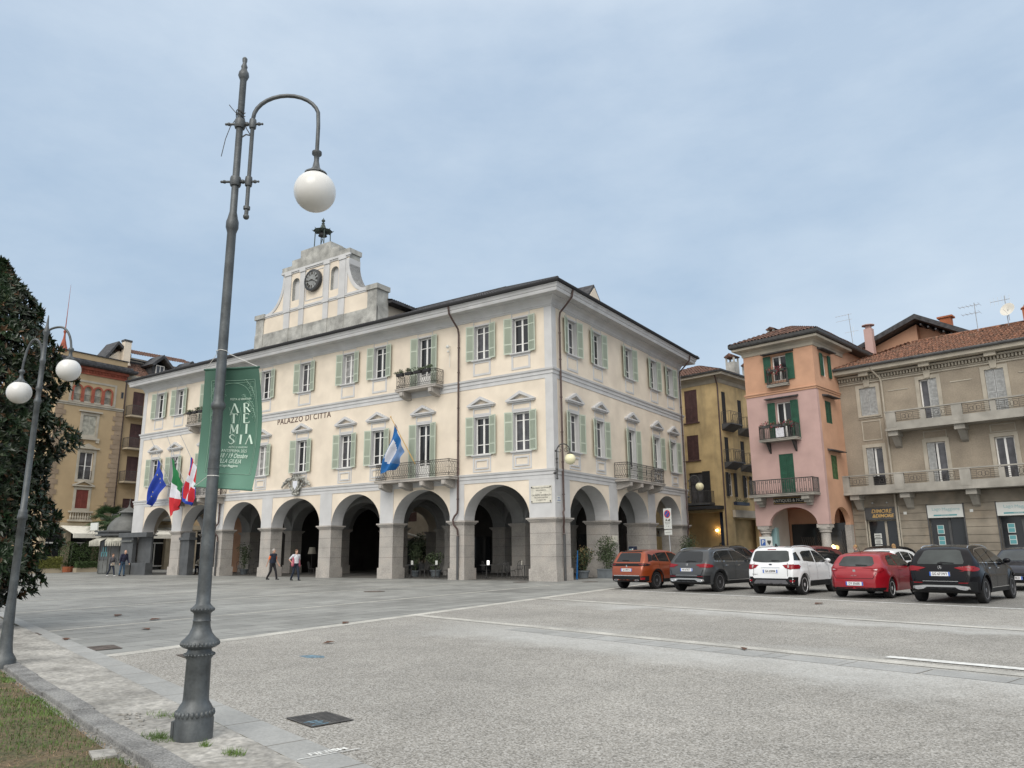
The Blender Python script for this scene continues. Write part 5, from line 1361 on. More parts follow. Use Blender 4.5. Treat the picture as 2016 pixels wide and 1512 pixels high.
def bcloth(b):
    nu,nv=16,30; vs=[];fs=[]
    for s in (0,1):
        for j in range(nv+1):
            for i in range(nu+1): p=bpos(i/nu,j/nv); vs.append((p.x,p.y+s*.003,p.z))
    n=(nu+1)*(nv+1)
    for s in (0,1):
        for j in range(nv):
            for i in range(nu): k=s*n+j*(nu+1)+i; fs.append((k,k+1,k+nu+2,k+nu+1))
    b.add(vs,fs)
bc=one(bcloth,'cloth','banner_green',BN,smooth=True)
one(lambda b:(b.tube([bpos(0,1)+Vector((-.01,0,0)),bpos(1,1)+Vector((.01,0,0))],.011,6),b.tube([bpos(0,0)+Vector((-.01,0,0)),bpos(1,0)+Vector((.005,0,0))],.011,6)),'batten','banner_green',BN,smooth=True)
one(lambda b:(b.tube([bpos(0,1),(-.06,.02,3.44),(-.048,-.03,3.46),(.0,-.056,3.465),(.048,-.03,3.46),(.06,.02,3.44),bpos(1,1)],.0035,4),b.tube([(.054*math.cos(i*PI/6),.054*math.sin(i*PI/6),2.235) for i in range(12)],.004,4,closed=True),b.tube([bpos(0,0),(-.05,0,2.235)],.003,4)),'cord','white',BN)
def blines(b):
    for ins,t in ((.10,.0022),(.125,.0016)):
        P=[(ins+.03,.9 if ins<.11 else .88),(1-ins*.9,.9 if ins<.11 else .88),(1-ins*.9,.12),(ins+.03,.12)]
        for a,c in zip(P,P[1:]+P[:1]):
            b.tube([bpos(a[0]+(c[0]-a[0])*i/10,a[1]+(c[1]-a[1])*i/10)-Vector((0,.004,0)) for i in range(11)],t,4)
    pts=[bpos(.5-.3*math.cos(PI*i/20),.76+.12*math.sin(PI*i/20))-Vector((0,.004,0)) for i in range(21)]; b.tube(pts,.002,4)
    rr=random.Random(5)
    for side in (0,1):
        for q in range(5):
            u0=.15 if side==0 else .85; v0=.55+q*.06; sgn=1 if side==0 else -1
            pts=[bpos(u0-sgn*.02*math.sin(i*.7)+sgn*.012*i*(q%3),v0+.016*i)-Vector((0,.004,0)) for i in range(8)]; b.tube(pts,.0018,3)
            for i in (2,4,6):
                c=pts[i]; b.tube([c+Vector((.018*math.cos(a*PI/3)*1.2+.012*sgn,0,.012*math.sin(a*PI/3)+.01)) for a in range(6)],.0014,3,closed=True)
    for q in range(6):
        pts=[bpos(.52+.05*math.sin(i*.5+q)+.02*(q-3)*i/6,.28+.05*i)-Vector((0,.0035,0)) for i in range(9)]; b.tube(pts,.0012,3)
one(blines,'printed_line','banner_lin',bc)
# ARTEMISIA in high contrast strokes: (x0,z0,x1,z1,thick)
GL={'A':[(0,0,.42,1,.05),(.42,1,.86,0,.16),(-.1,0,.12,0,.03),(.7,0,1,0,.03)],
    'R':[(.1,0,.1,1,.15),(.1,1,.5,1,.04),(.5,1,.68,.88,.07),(.68,.88,.68,.65,.1),(.68,.65,.5,.52,.07),(.5,.52,.1,.52,.04),(.4,.52,.85,0,.14),(0,0,.25,0,.03)],
    'T':[(.4,0,.4,1,.16),(-.05,1,.85,1,.04),(-.05,1,-.05,.84,.03),(.85,1,.85,.84,.03),(.25,0,.55,0,.03)],
    'E':[(.12,0,.12,1,.16),(.12,1,.75,1,.04),(.12,.52,.6,.52,.04),(.12,0,.8,0,.04),(.8,0,.8,.18,.03),(.75,1,.75,.84,.03)],
    'M':[(.0,0,.05,1,.04),(.05,1,.42,.12,.15),(.42,.12,.78,1,.04),(.82,0,.82,1,.15),(.7,0,.95,0,.03),(-.1,0,.12,0,.03)],
    'I':[(.4,0,.4,1,.16),(.25,0,.55,0,.03),(.25,1,.55,1,.03)],
    'S':[(.72,.82,.55,1,.05),(.55,1,.3,1,.06),(.3,1,.14,.82,.11),(.14,.82,.2,.62,.14),(.2,.62,.62,.4,.17),(.62,.4,.7,.2,.14),(.7,.2,.5,0,.1),(.5,0,.22,0,.06),(.22,0,.05,.2,.05)]}
def glyphs(b):
    rows=(('AR',.635),('TE',.547),('MI',.459),('SIA',.371))
    for word,v0 in rows:
        n=len(word)
        for i,ch in enumerate(word):
            u0=(.44+.215*i) if n==2 else (.42+.15*i)
            if word=='TE': u0-=.01
            for (x0,z0,x1,z1,t) in GL[ch]:
                w=.135; k=Vector((0,-.007,0)); a=bpos(u0+x0*w,v0+z0*.076)+k; c=bpos(u0+x1*w,v0+z1*.076)+k
                d=(c-a); d.normalize(); vert=abs(d.z)>.5; q=(Vector((1,0,0)) if vert else Vector((0,0,1)))*(t*.05+.0012)
                b.add([a-q,a+q,c+q,c-q],[(0,1,2,3)])
one(glyphs,'lettering','banner_txt',bc)
def btext(s,size,u,v,sx=1,name='lettering',**kw):
    me=text_mesh(s,size,.0005,**kw); me.materials.clear(); me.materials.append(M['banner_txt'])
    for vv in me.vertices:
        p=bpos(u+vv.co.x*sx/(BW1-BW0),v+vv.co.y/(BZ1-BZ0)); vv.co=(p.x,p.y-.006-vv.co.z,p.z)
    ob=bpy.data.objects.new('lettering',me); COL.objects.link(ob); ob.parent=bc
btext('FESTA di VERBANIA',.028,.62,.745,.85); btext('ARTE / E GIARDINI',.026,.60,.342,.8,shear=.2); btext('ANTEPRIMA 2025',.042,.55,.310,.72)
btext('18 / 19 Ottobre',.064,.555,.268,.60,shear=.3,bold=.0008); btext('VILLA GIULIA',.060,.49,.222,.62,shear=.3,bold=.0006); btext('Verbania Lago Maggiore',.034,.43,.185,.72,bold=.0008)
BN.scale=(.95,.95,.95); BN.location.z=.11
# ================================================================ twin lamp on the left
L2X,L2Y=-12.25,5.26
L2=thing('street_lamp','grey twin-armed lamp post with two white globes in front of the magnolia','street lamp',(L2X,L2Y,0),0)
def l2pole(b):
    b.lathe([(.15,0),(.155,.1),(.13,.15),(.1,.2),(.085,.3),(.075,.5),(.062,.9),(.055,1.0),(.052,2.05),(.07,2.07),(.07,2.11),(.06,2.16),(.06,2.2),(.044,2.22),(.038,3.8),(.052,3.82),(.052,3.86),(.036,3.9),(.036,4.0),(.046,4.02),(.046,4.06),(.036,4.08),(.034,4.44),(.042,4.46),(.042,4.5),(.032,4.52),(.03,4.88),(.05,4.92),(.05,4.95),(.034,4.98),(.02,5.05),(.008,5.2),(0,5.22)],(0,0,0),18)
one(l2pole,'pole','lamp_metal',L2,smooth=50)
def arcarm(b,base,tip,zt,zb,r=.018):
    pts=[]; n=14
    for i in range(n+1):
        t=i/n; a=PI*t; h=.5-.5*math.cos(a)
        pts.append((base[0]+(tip[0]-base[0])*h,base[1]+(tip[1]-base[1])*h,(base[2] if t<.5 else zb)+(zt-(base[2] if t<.5 else zb))*math.sin(a)))
    b.tube(pts,r,8)
g1=(.33,.24,4.33); g2=(-.24,-.17,3.98)
one(lambda b:arcarm(b,(.0,.0,4.9),(g1[0],g1[1],0),5.02,4.62),'arm','lamp_metal',L2,smooth=True)
one(lambda b:(arcarm(b,(-.02,-.01,4.5),(g2[0],g2[1],0),4.82,4.28),b.tube([(-.02,-.01,4.5),(-.01,0,4.1)],.018,6)),'arm','lamp_metal',L2,smooth=True)
for g in (g1,g2):
    one(lambda b:b.lathe([(.02,.36),(.04,.34),(.04,.31),(.022,.29),(.03,.22),(.06,.18),(.09,.165),(.09,.15)],(g[0],g[1],g[2]),14),'lamp_cap','lamp_metal',L2,smooth=50)
    one(lambda b:b.ball(g,.172,28),'globe','globe',L2,smooth=True)
L3=thing('street_lamp','plain grey pole whose collared top pokes out beside the magnolia leaves','street lamp',(-18.47,7.59,0),0); L3.scale=(1.25,1.25,1.1)
one(lambda b:b.lathe([(.07,0),(.05,2),(.042,5.0),(.04,5.05),(.055,5.08),(.055,5.1),(.036,5.14),(.034,5.95),(.06,6.0),(.06,6.04),(.04,6.07),(.03,6.12),(0,6.2)],(0,0,0),12),'pole','lamp_metal',L3,smooth=50)
# wall lamps on the town hall corners
def wall_lamp(loc,rot,label,gl='globe_yellow',sz=1):
    t=thing('wall_lamp',label,'wall lamp',loc,rot,'wrought iron wall lamps')
    def arm(b):
        b.tube([(0,0,-1.35),(0,0,.0)],.035,6); b.tube([(-.12,0,-1.1),(.02,0,-1.1)],.03,5); b.ball((-.12,0,-1.1),.08,8); b.ball((0,0,-.35),.07,8); b.ball((0,0,-.55),.06,8); b.ball((0,0,-.9),.06,8); b.ball((0,0,-1.38),.06,8)
        pts=[(.0,0,0)]+[(.35-.35*math.cos(PI*i/14),0,.0+.42*math.sin(PI*i/14)) for i in range(15)]+[(.7,0,-.08)]; b.tube(pts,.03,6)
        b.tube([(.15+.2*math.cos(i*.5)*(1-i/20),0,.1+.2*math.sin(i*.5)*(1-i/20)) for i in range(16)],.014,4); b.tube([(.5+.15*math.cos(i*.5)*(1-i/20),0,.08+.15*math.sin(i*.5)*(1-i/20)) for i in range(16)],.014,4)
        b.ball((-.05,0,.05),.06,6)
    one(arm,'bracket','iron',t); one(lambda b:b.lathe([(.03,.0),(.1,-.04),(.16,-.1),(.14,-.12)],(.7,0,0),12),'lamp_cap','iron',t,smooth=True)
    one(lambda b:b.ball((.7,0,-.38),.29,24),'globe',gl,t,smooth=True); return t
wall_lamp((-19.78,33.55,6.55),R(38),'yellowish globe on a scrolled iron bracket at the near corner of the town hall')
wall_lamp((-19.78,52.3,6.3),R(20),'pale globe wall lamp at the far end of the town hall, before the yellow house','globe_yellow')
o=one(lambda b:(b.ball((0,-.25,0),.11,10),b.tube([(0,0,.08),(0,-.25,.08)],.02,4),b.ball((0,-.2,-.28),.07,8),b.tube([(0,-.05,-.3),(0,-.05,-1.2)],.012,3)),'security_camera','sign_white'); o.location=(-27.0,33.66,13.35); tag(o,'white dome security camera on the town hall wall right of the top balcony','camera')
# ================================================================ cars
def interp(pts,x):
    if x<=pts[0][0]: return pts[0][1]
    for (a,b),(c,d) in zip(pts[:-1],pts[1:]):
        if x<=c: 
            t=(x-a)/(c-a) if c>a else 1
            return b+(d-b)*t
    return pts[-1][1]
def smooth_interp(pts,x):
    """catmull-rom-ish: average of linear interp over a small window"""
    return sum(interp(pts,x+d) for d in (-.05,-.025,0,.025,.05))/5
def car(name,label,sp,loc,heading,group=None):
    L,W,H=sp['L'],sp['W'],sp['H']; xr=sp['xr']; wb=sp['wb']; r=sp['r']; zs=sp.get('sill',.26)
    t=thing(name,label,'car',loc,heading,group)
    ox=-xr                                                   # root sits under the rear axle
    top,belt=sp['top'],sp['belt']; roofw=sp.get('roofw',.70)
    def zb(x):
        z=zs+ (.10*max(0,1-x/.5)**2 if x<.5 else 0)+(.08*max(0,1-(L-x)/.6)**2)
        for xc in (xr,xr+wb):
            d=abs(x-xc); ra=r+.06
            if d<ra: z=max(z,r+math.sqrt(max(0,ra*ra-d*d))-.02)
        return z
    def hw(x,z):
        e=W/2
        rr_,fr=.55,.95
        if x<rr_: e-= sp.get('tr',.17)*(1-x/rr_)**2.3
        if x>L-fr: e-= sp.get('tf',.27)*(1-(L-x)/fr)**2.2
        b=smooth_interp(belt,x)
        if z<b:
            u=(z-zs)/(b-zs)
            e*= 1-.05*max(0,1-u*2.2)**2-.035*max(0,(u-.55)/.45)**2
            e*= 1+ .012*math.exp(-((u-.62)/.1)**2)
        else:
            e*=.945; u=(z-b)/(H-b); e*=1-(1-roofw)*u**1.15
        # wheel arch flare
        for xc in (xr,xr+wb):
            d=math.hypot(x-xc,z-r); e+=.022*math.exp(-((d-r-.1)/.09)**2)
        return e
    xs=[]; x=0.0
    while x<L+1e-6:
        xs.append(min(x,L)); x+= .02 if (x<.16 or x>L-.16) else .05
    if xs[-1]<L: xs.append(L)
    NS,NR=16,7; prof=[]
    for x in xs:
        zt=smooth_interp(top,x) if .05<x<L-.05 else interp(top,x); z0=min(zb(x),zt-.08)
        cr=min(.10,.3*(zt-z0))
        crown=.035*(1 if x>.3 else .4)
        pts=[(0,z0),(hw(x,z0)*.93,z0)]
        zside=zt-cr-crown
        for i in range(NS):
            z=z0+.015+(zside-z0-.015)*i/(NS-1); pts.append((hw(x,z),z))
        e=hw(x,zside)
        for i in range(1,NR+1):
            a=PI/2*i/NR
            if i<NR*.55:
                u=i/(NR*.55); pts.append((e*(1-.16*u**1.2) , zside+cr*math.sin(PI/2*u)))
            else:
                u=(i-NR*.55)/(NR-NR*.55); pts.append((e*.84*(1-u), zt-crown*(1-u)**2*1.0 if True else 0))
        prof.append(pts)
    n=len(prof[0]); vs=[];fs=[];mi=[]
    for k,x in enumerate(xs):
        for (y,z) in prof[k]: vs.append((x+ox,y,z))
        for (y,z) in prof[k]: vs.append((x+ox,-y,z))
    m=2*n
    b=MB()
    body=[];under=[]
    for k in range(len(xs)-1):
        for j in range(n-1):
            a=k*m+j; f1=(a,a+m,a+m+1,a+1); f2=(a+n,a+n+1,a+n+m+1,a+n+m)
            (under if j==0 else body).extend([f1,f2])
    for k,rev in ((0,1),(len(xs)-1,0)):
        for j in range(n-1): a=k*m+j; body.append((a,a+1,a+n+1,a+n))
    b.add(vs,body,0); o=len(b.v)-len(vs)
    b.f+= [tuple(i+o for i in f) for f in under]; b.mi+=[1]*len(under)
    me_v=[Vector(v) for v in vs]; bvh=BVHTree.FromPolygons(me_v,[f for f in body])
    bd=b.build('body',[sp['paint'],'dark'],t,smooth=48)
    bm=bmesh.new(); bm.from_mesh(bd.data); bmesh.ops.remove_doubles(bm,verts=bm.verts,dist=.0005); bmesh.ops.recalc_face_normals(bm,faces=bm.faces); bm.to_mesh(bd.data); bm.free()
    # conforming patches
    def patch(name,polys,view,matn,off=.006,side=1,parent=t,res=.07,lab=None):
        bm=bmesh.new()
        for poly in polys:
            tr=tessellate_polygon([[Vector((p[0],p[1],0)) for p in poly]])
            vv=[bm.verts.new((p[0],p[1],0)) for p in poly]
            for q in tr:
                try: bm.faces.new([vv[i] for i in q])
                except ValueError: pass
        for _ in range(6):
            es=[e for e in bm.edges if e.calc_length()>res]
            if not es: break
            bmesh.ops.subdivide_edges(bm,edges=es,cuts=1,use_grid_fill=True); bmesh.ops.triangulate(bm,faces=bm.faces)
        for v in bm.verts:
            a,c=v.co.x,v.co.y
            if view=='rear': org,d=Vector((ox-2,a,c)),Vector((1,0,0))
            elif view=='front': org,d=Vector((ox+L+2,a,c)),Vector((-1,0,0))
            elif view=='top': org,d=Vector((ox+a,c,4)),Vector((0,0,-1))
            else: org,d=Vector((ox+a,side*3,c)),Vector((0,-side,0))
            h=bvh.ray_cast(org,d)
            if h[0] is None:
                h=bvh.find_nearest(org+d*2)
            nn=h[1]
            if nn.dot(d)>0: nn=-nn
            v.co=h[0]+nn*off
        bmesh.ops.recalc_face_normals(bm,faces=bm.faces)
        me=bpy.data.meshes.new(name); bm.to_mesh(me); bm.free()
        me.materials.append(M[matn]); me.polygons.foreach_set('use_smooth',[True]*len(me.polygons))
        ob=bpy.data.objects.new(name,me); COL.objects.link(ob); ob.parent=parent
        if lab: ob['label']=lab
        return ob
    def sym(poly): return [(-a,c) for a,c in reversed(poly)]
    for nm,polys,view,mt,off in sp['patches'](sp):
        if view=='side':
            for s in (1,-1): patch(nm,polys,'side',mt,off,s)
        elif view=='rear2': patch(nm,polys,'rear',mt,off); patch(nm,[sym(p) for p in polys],'rear',mt,off)
        elif view=='front2': patch(nm,polys,'front',mt,off); patch(nm,[sym(p) for p in polys],'front',mt,off)
        else: patch(nm,polys,view,mt,off)
    # wheels
    def wheel(x,s):
        T=Matrix.Translation((x+ox,s*(W/2-.12),r))@Matrix.Rotation(-s*PI/2,4,'X')
        ty=one(lambda b:(setattr(b,'T',T),b.lathe([(r*.66,-.1),(r*.93,-.11),(r,-.085),(r,.07),(r*.97,.1),(r*.90,.112),(r*.72,.108),(r*.66,.095)],(0,0,0),36)),'wheel','rubber',t,smooth=40)
        def rim(b):
            b.T=T; R_=r*.68
            b.lathe([(R_,.09),(R_+.004,.105),(R_-.012,.105),(R_-.03,.06),(R_-.05,.0),(0,.0)],(0,0,0),30)
            ns=sp.get('spokes',5)
            for i in range(ns):
                a=2*PI*i/ns
                for da in ((-.13,.13) if sp.get('twin',1) else (0,)):
                    b.T=T@rotz(a+da); b.prism([(.03,-.025),(R_-.02,-.02),(R_-.02,.02),(.03,.025)],.06,.09,plane='xy')
            b.T=T; b.lathe([(.06,.05),(.06,.095),(.05,.1),(0,.1)],(0,0,0),14)
        one(rim,'rim',sp.get('rim','rim_silver'),ty,smooth=35)
    for x in (xr,xr+wb):
        for s in (1,-1): wheel(x,s)
    # mirrors
    mx=sp['mirror']
    for s in (1,-1):
        e=hw(mx,interp(belt,mx)+.02)
        one(lambda b:(b.ball((mx+ox,s*(e+.11),interp(belt,mx)+.1),.105,12,sc=(.62,1,.72)),b.tube([(mx+ox,s*(e-.03),interp(belt,mx)+.02),(mx+ox,s*(e+.07),interp(belt,mx)+.06)],.03,6)),'mirror',sp.get('mirror_mat',sp['paint']),t,smooth=True)
    if sp.get('rails'):
        for s in (1,-1):
            def rl(b):
                pts=[]
                for i in range(15):
                    x=sp['rails'][0]+(sp['rails'][1]-sp['rails'][0])*i/14; z=smooth_interp(top,x); y=hw(x,z-.12)*.87
                    h=bvh.ray_cast(Vector((x+ox,s*y,4)),Vector((0,0,-1)))[0]; pts.append((x+ox,s*y,(h.z if h else z-.05)+.035*(1 if 0<i<14 else .1)))
                b.tube(pts,.014,6)
            one(rl,'roof_rail',sp.get('railm','chrome'),t,smooth=True)
    def plate(at_x,z,view,txt):
        sgn=-1 if view=='rear' else 1
        h=bvh.ray_cast(Vector((ox+(L+2 if sgn>0 else -2),0,z)),Vector((-sgn,0,0)))[0]
        T=Matrix.Translation((h.x+sgn*.012,0,z))@rotz(-PI/2 if sgn<0 else PI/2)
        p=one(lambda b:(setattr(b,'T',T),b.box(-.26,.26,-.008,.012,-.056,.056)),'number_plate','plate',t)
        one(lambda b:(setattr(b,'T',T),b.box(-.26,-.222,-.0095,-.0082,-.055,.055),b.box(.222,.26,-.0095,-.0082,-.055,.055)),'plate_band','plate_blue',p)
        text(txt,.098,p,0,0,0,'ink',ext=.001,T=T@Matrix.Translation((0,-.010,0)),bold=.0015,sx=.82)
    if sp.get('plate'): plate(0,sp['plate'][1],'rear',sp['plate'][0])
    if sp.get('fplate'): plate(0,sp['fplate'][1],'front',sp['fplate'][0])
    if sp.get('badge'):
        tx,s_,z,mt,y=sp['badge']; h=bvh.ray_cast(Vector((ox-2,-y,z)),Vector((1,0,0)))[0]
        text(tx,s_,bd,0,0,0,mt,ext=.002,T=Matrix.Translation((h.x-.012,-y,z))@rotz(-PI/2),space=1.5)
    if sp.get('extra'): sp['extra'](t,bvh,ox,hw)
    return t
def emblem(kind,z):
    def f(t,bvh,ox,hw):
        h=bvh.ray_cast(Vector((ox-2,0,z)),Vector((1,0,0)))[0]
        def g(b):
            if kind=='star':
                b.tube([(h.x-.012,.045*math.cos(i*PI/10),z+.045*math.sin(i*PI/10)) for i in range(20)],.006,5,closed=True)
                for i in range(3): a=PI/2+i*2*PI/3; b.tube([(h.x-.012,0,z),(h.x-.012,.043*math.cos(a),z+.043*math.sin(a))],[.009,.003],4)
            elif kind=='oval': b.ball((h.x-.006,0,z),.06,14,sc=(.15,1,.45))
            elif kind=='square':
                b.prism([(-.04,z-.04),(.03,z-.04),(.04,z+.03),(.04,z+.04),(-.03,z+.04),(-.04,z+.03)],h.x-.016,h.x-.004,plane='yz')
            elif kind=='lion': b.prism([(-.02,z-.05),(.02,z-.045),(.035,z),(.02,z+.03),(.03,z+.055),(-.01,z+.05),(-.03,z+.01)],h.x-.014,h.x-.004,plane='yz')
        one(g,'emblem','navy' if kind=='oval' else 'chrome',t)
        # wiper and tow detail
    return f
def exhausts(t,bvh,ox,ys,z,mt='chrome',hexa=True):
    for y in ys:
        h=bvh.ray_cast(Vector((ox-2,y,z)),Vector((1,0,0)))[0]
        x=h.x if h else ox+.05
        def g(b):
            pts=[(-.09,0),(-.07,.028),(.07,.028),(.09,0),(.07,-.028),(-.07,-.028)]
            inn=[(p[0]*.78,p[1]*.62) for p in pts]
            b.prism([(y+p[0],z+p[1]) for p in pts],x-.03,x+.02,[[(y+p[0],z+p[1]) for p in inn]],plane='yz')
        one(g,'exhaust',mt,t)
# --- shape A: compact premium crossover (black and grey)
def pA(sp):
    P=[]
    P.append(('rear_window',[[(-.58,1.06),(.58,1.06),(.60,1.12),(.47,1.42),(.36,1.45),(-.36,1.45),(-.47,1.42),(-.60,1.12)]],'rear','carglass_light' if sp.get('lightglass') else 'carglass',.007))
    P.append(('tail_lamp',[[(.36,.965),(.46,.985),(.72,1.02),(.84,1.0),(.84,.91),(.70,.88),(.56,.90)]],'rear2','lamp_red',.012))
    P.append(('tail_lamp',[[(.06,1.0),(.34,.98),(.44,.93),(.30,.88),(.06,.87)]],'side','lamp_red',.012))
    P.append(('rear_bumper',[[(-.86,.60),(-.5,.60),(-.45,.56),(.45,.56),(.5,.60),(.86,.60),(.84,.33),(-.84,.33)]],'rear','plastic',.008))
    P.append(('bumper_trim',[[(-.70,.47),(-.42,.50),(.42,.50),(.70,.47),(.72,.40),(.60,.37),(.46,.39),(.36,.45),(-.36,.45),(-.46,.39),(-.60,.37),(-.72,.40)]],'rear','steel' if sp.get('lightglass') else 'chrome',.016))
    P.append(('reflector',[[(.45,.575),(.70,.575),(.68,.555),(.47,.555)]],'rear2','lamp_red',.014))
    P.append(('tailgate_seam',[[(-.62,.60),(-.60,.60),(-.68,.80),(-.70,.80)],[(.60,.60),(.62,.60),(.70,.80),(.68,.80)],[(-.62,.605),(.62,.605),(.62,.617),(-.62,.617)]],'rear','plastic',.009))
    P.append(('rear_wiper',[[(-.02,1.085),(.0,1.12),(-.36,1.09),(-.36,1.075)],[(-.07,1.06),(.07,1.06),(.05,1.1),(-.05,1.1)]],'rear','plastic',.02))
    P.append(('tailgate_strip',[[(-.45,.612),(.45,.612),(.45,.6),(-.45,.6)]],'rear','chrome',.012))
    P.append(('side_window',[[(.62,1.13),(.66,1.25),(.80,1.37),(1.02,1.44),(1.06,1.09),(.80,1.09)],[(1.10,1.09),(1.08,1.445),(1.5,1.475),(1.88,1.475),(1.88,1.07)],[(1.96,1.07),(1.96,1.475),(2.3,1.46),(2.72,1.34),(3.06,1.11),(3.06,1.05)]],'side','carglass',.006))
    rim=[(.57,1.11),(.61,1.26),(.78,1.40),(1.04,1.475),(1.5,1.505),(1.9,1.507),(2.3,1.492),(2.74,1.37),(3.12,1.13)]
    P.append(('window_trim',[rim+[(x,z-.022) for x,z in reversed(rim)],[(.57,1.09),(3.12,1.05),(3.12,1.07),(.57,1.11)]],'side','chrome',.009))
    P.append(('sill_trim',[[(1.18,.40),(3.12,.40),(3.14,.28),(1.16,.28)]],'side','plastic',.008)); P.append(('sill_strip',[[(1.25,.42),(3.05,.42),(3.05,.40),(1.25,.40)]],'side','chrome',.01))
    def arc(xc):
        a=[(xc+(sp['r']+.12)*math.cos(PI*i/14),sp['r']+(sp['r']+.12)*math.sin(PI*i/14)) for i in range(15)]; c=[(xc+(sp['r']+.062)*math.cos(PI*i/14),sp['r']+(sp['r']+.062)*math.sin(PI*i/14)) for i in range(14,-1,-1)]
        return a+c
    P.append(('arch_trim',[arc(sp['xr']),arc(sp['xr']+sp['wb'])],'side','plastic',.012))
    P.append(('door_seam',[[(1.06,.45),(1.075,.45),(1.085,1.08),(1.07,1.08)],[(1.92,.42),(1.932,.42),(1.932,1.06),(1.92,1.06)],[(3.02,.45),(3.033,.45),(3.1,1.05),(3.088,1.05)]],'side','plastic',.005))
    P.append(('door_handle',[[(1.25,.955),(1.45,.955),(1.45,.93),(1.25,.93)],[(2.1,.945),(2.3,.945),(2.3,.92),(2.1,.92)]],'side','chrome',.02))
    return P
topA=[(0,.63),(.03,.80),(.07,.92),(.10,1.02),(.16,1.09),(.32,1.28),(.48,1.46),(.58,1.52),(.9,1.57),(1.5,1.60),(2.0,1.585),(2.45,1.52),(2.9,1.35),(3.35,1.10),(3.6,1.04),(4.05,.94),(4.25,.84),(4.36,.68),(4.41,.55)]
beltA=[(0,1.0),(.5,1.08),(1.5,1.06),(3.2,1.02),(3.6,.98),(4.2,.82),(4.41,.6)]
baseA=dict(L=4.41,W=1.83,H=1.60,xr=.82,wb=2.73,r=.355,top=topA,belt=beltA,patches=pA,mirror=2.98,rails=(.62,2.5),twin=1,roofw=.655,tr=.21)
HD=R(79)
def exA(z):
    em=emblem('star',z)
    def f(t,bvh,ox,hw): em(t,bvh,ox,hw); exhausts(t,bvh,ox,(-.56,.56),.42)
    return f
car('parked_car','black crossover with chrome roof rails and silver rear bumper trim, plate GG 671WY, nearest row',dict(baseA,paint='p_black',lightglass=1,rim='rim_dark',plate=('GG 671WY',.80),badge=('GLA 250e',.045,.985,'chrome',.62),extra=exA(.975)),(-2.02,25.35,0),R(78),'cars parked on the square')
car('parked_car','dark grey crossover with chrome bumper strip, plate HA 675CT, beside the orange car',dict(baseA,paint='p_grey',rim='rim_dark',plate=('HA 675CT',.80),extra=exA(.975)),(-10.45,28.0,0),R(78),'cars parked on the square')
# --- orange crossover
def pB(sp):
    P=[('rear_window',[[(-.58,1.06),(.58,1.06),(.50,1.38),(.42,1.41),(-.42,1.41),(-.50,1.38)]],'rear','carglass',.007),
     ('tail_lamp',[[(-.82,1.0),(.82,1.0),(.80,.92),(.55,.90),(-.55,.90),(-.80,.92)]],'rear','plastic',.012),
     ('tail_lamp_strip',[[(.56,.965),(.80,.965),(.80,.945),(.56,.945)],[(-.8,.965),(-.56,.965),(-.56,.945),(-.8,.945)]],'rear','lamp_red',.016),
     ('tail_lamp',[[(.05,1.0),(.30,.99),(.46,.95),(.30,.91),(.05,.91)]],'side','plastic',.012),
     ('rear_bumper',[[(-.86,.52),(.86,.52),(.84,.27),(-.84,.27)]],'rear','plastic',.010),('bumper_strip',[[(-.62,.55),(.62,.55),(.6,.52),(-.6,.52)]],'rear','chrome',.014),
     ('plate_recess',[[(-.36,.84),(.36,.84),(.30,.66),(-.30,.66)]],'rear','p_orange',.004),('reflector',[[(.66,.46),(.78,.47),(.77,.38),(.68,.38)]],'rear2','lamp_red',.018),
     ('rear_wiper',[[(-.02,1.085),(.3,1.10),(.3,1.12),(-.02,1.12)]],'rear','plastic',.02),('spoiler',[[(-.5,1.44),(.5,1.44),(.48,1.47),(-.48,1.47)]],'rear','plastic',.012),
     ('side_window',[[(.66,1.12),(.80,1.30),(1.02,1.38),(1.05,1.08)],[(1.10,1.08),(1.08,1.39),(1.5,1.42),(1.85,1.42),(1.85,1.05)],[(1.93,1.05),(1.93,1.42),(2.3,1.40),(2.66,1.27),(2.95,1.06)]],'side','carglass',.006),
     ('pillar_trim',[[(.36,1.06),(.55,1.38),(.78,1.31),(.64,1.11)]],'side','plastic',.007),
     ('sill_trim',[[(1.2,.40),(3.1,.40),(3.1,.26),(1.2,.26)]],'side','plastic',.008),
     ('door_seam',[[(1.06,.45),(1.075,.45),(1.085,1.06),(1.07,1.06)],[(1.89,.42),(1.902,.42),(1.902,1.04),(1.89,1.04)]],'side','plastic',.005),
     ('door_handle',[[(1.25,.96),(1.43,.96),(1.43,.935),(1.25,.935)],[(2.05,.95),(2.23,.95),(2.23,.925),(2.05,.925)]],'side','p_orange',.02)]
    return P+[p for p in pA(sp) if p[0]=='arch_trim']
topB=[(0,.60),(.02,.78),(.05,.92),(.10,1.01),(.2,1.12),(.36,1.38),(.40,1.46),(.5,1.50),(1.0,1.54),(1.5,1.55),(2.0,1.54),(2.4,1.49),(2.8,1.32),(3.2,1.08),(3.45,1.02),(3.95,.95),(4.15,.86),(4.25,.70),(4.3,.55)]
def exB(t,bvh,ox,hw): emblem('lion',.885)(t,bvh,ox,hw); exhausts(t,bvh,ox,(-.5,.5),.36)
car('parked_car','burnt orange crossover with black tail strip, plate GA 090YA, leftmost of the parked row',dict(L=4.30,W=1.77,H=1.55,xr=.86,wb=2.605,r=.34,top=topB,belt=[(0,.98),(.6,1.06),(1.5,1.04),(3.1,1.0),(4.1,.84),(4.3,.6)],paint='p_orange',patches=pB,mirror=2.86,mirror_mat='plastic',rim='rim_dark',plate=('GA 090YA',.75),extra=exB,roofw=.68,tr=.2),(-13.35,29.0,0),R(80),'cars parked on the square')
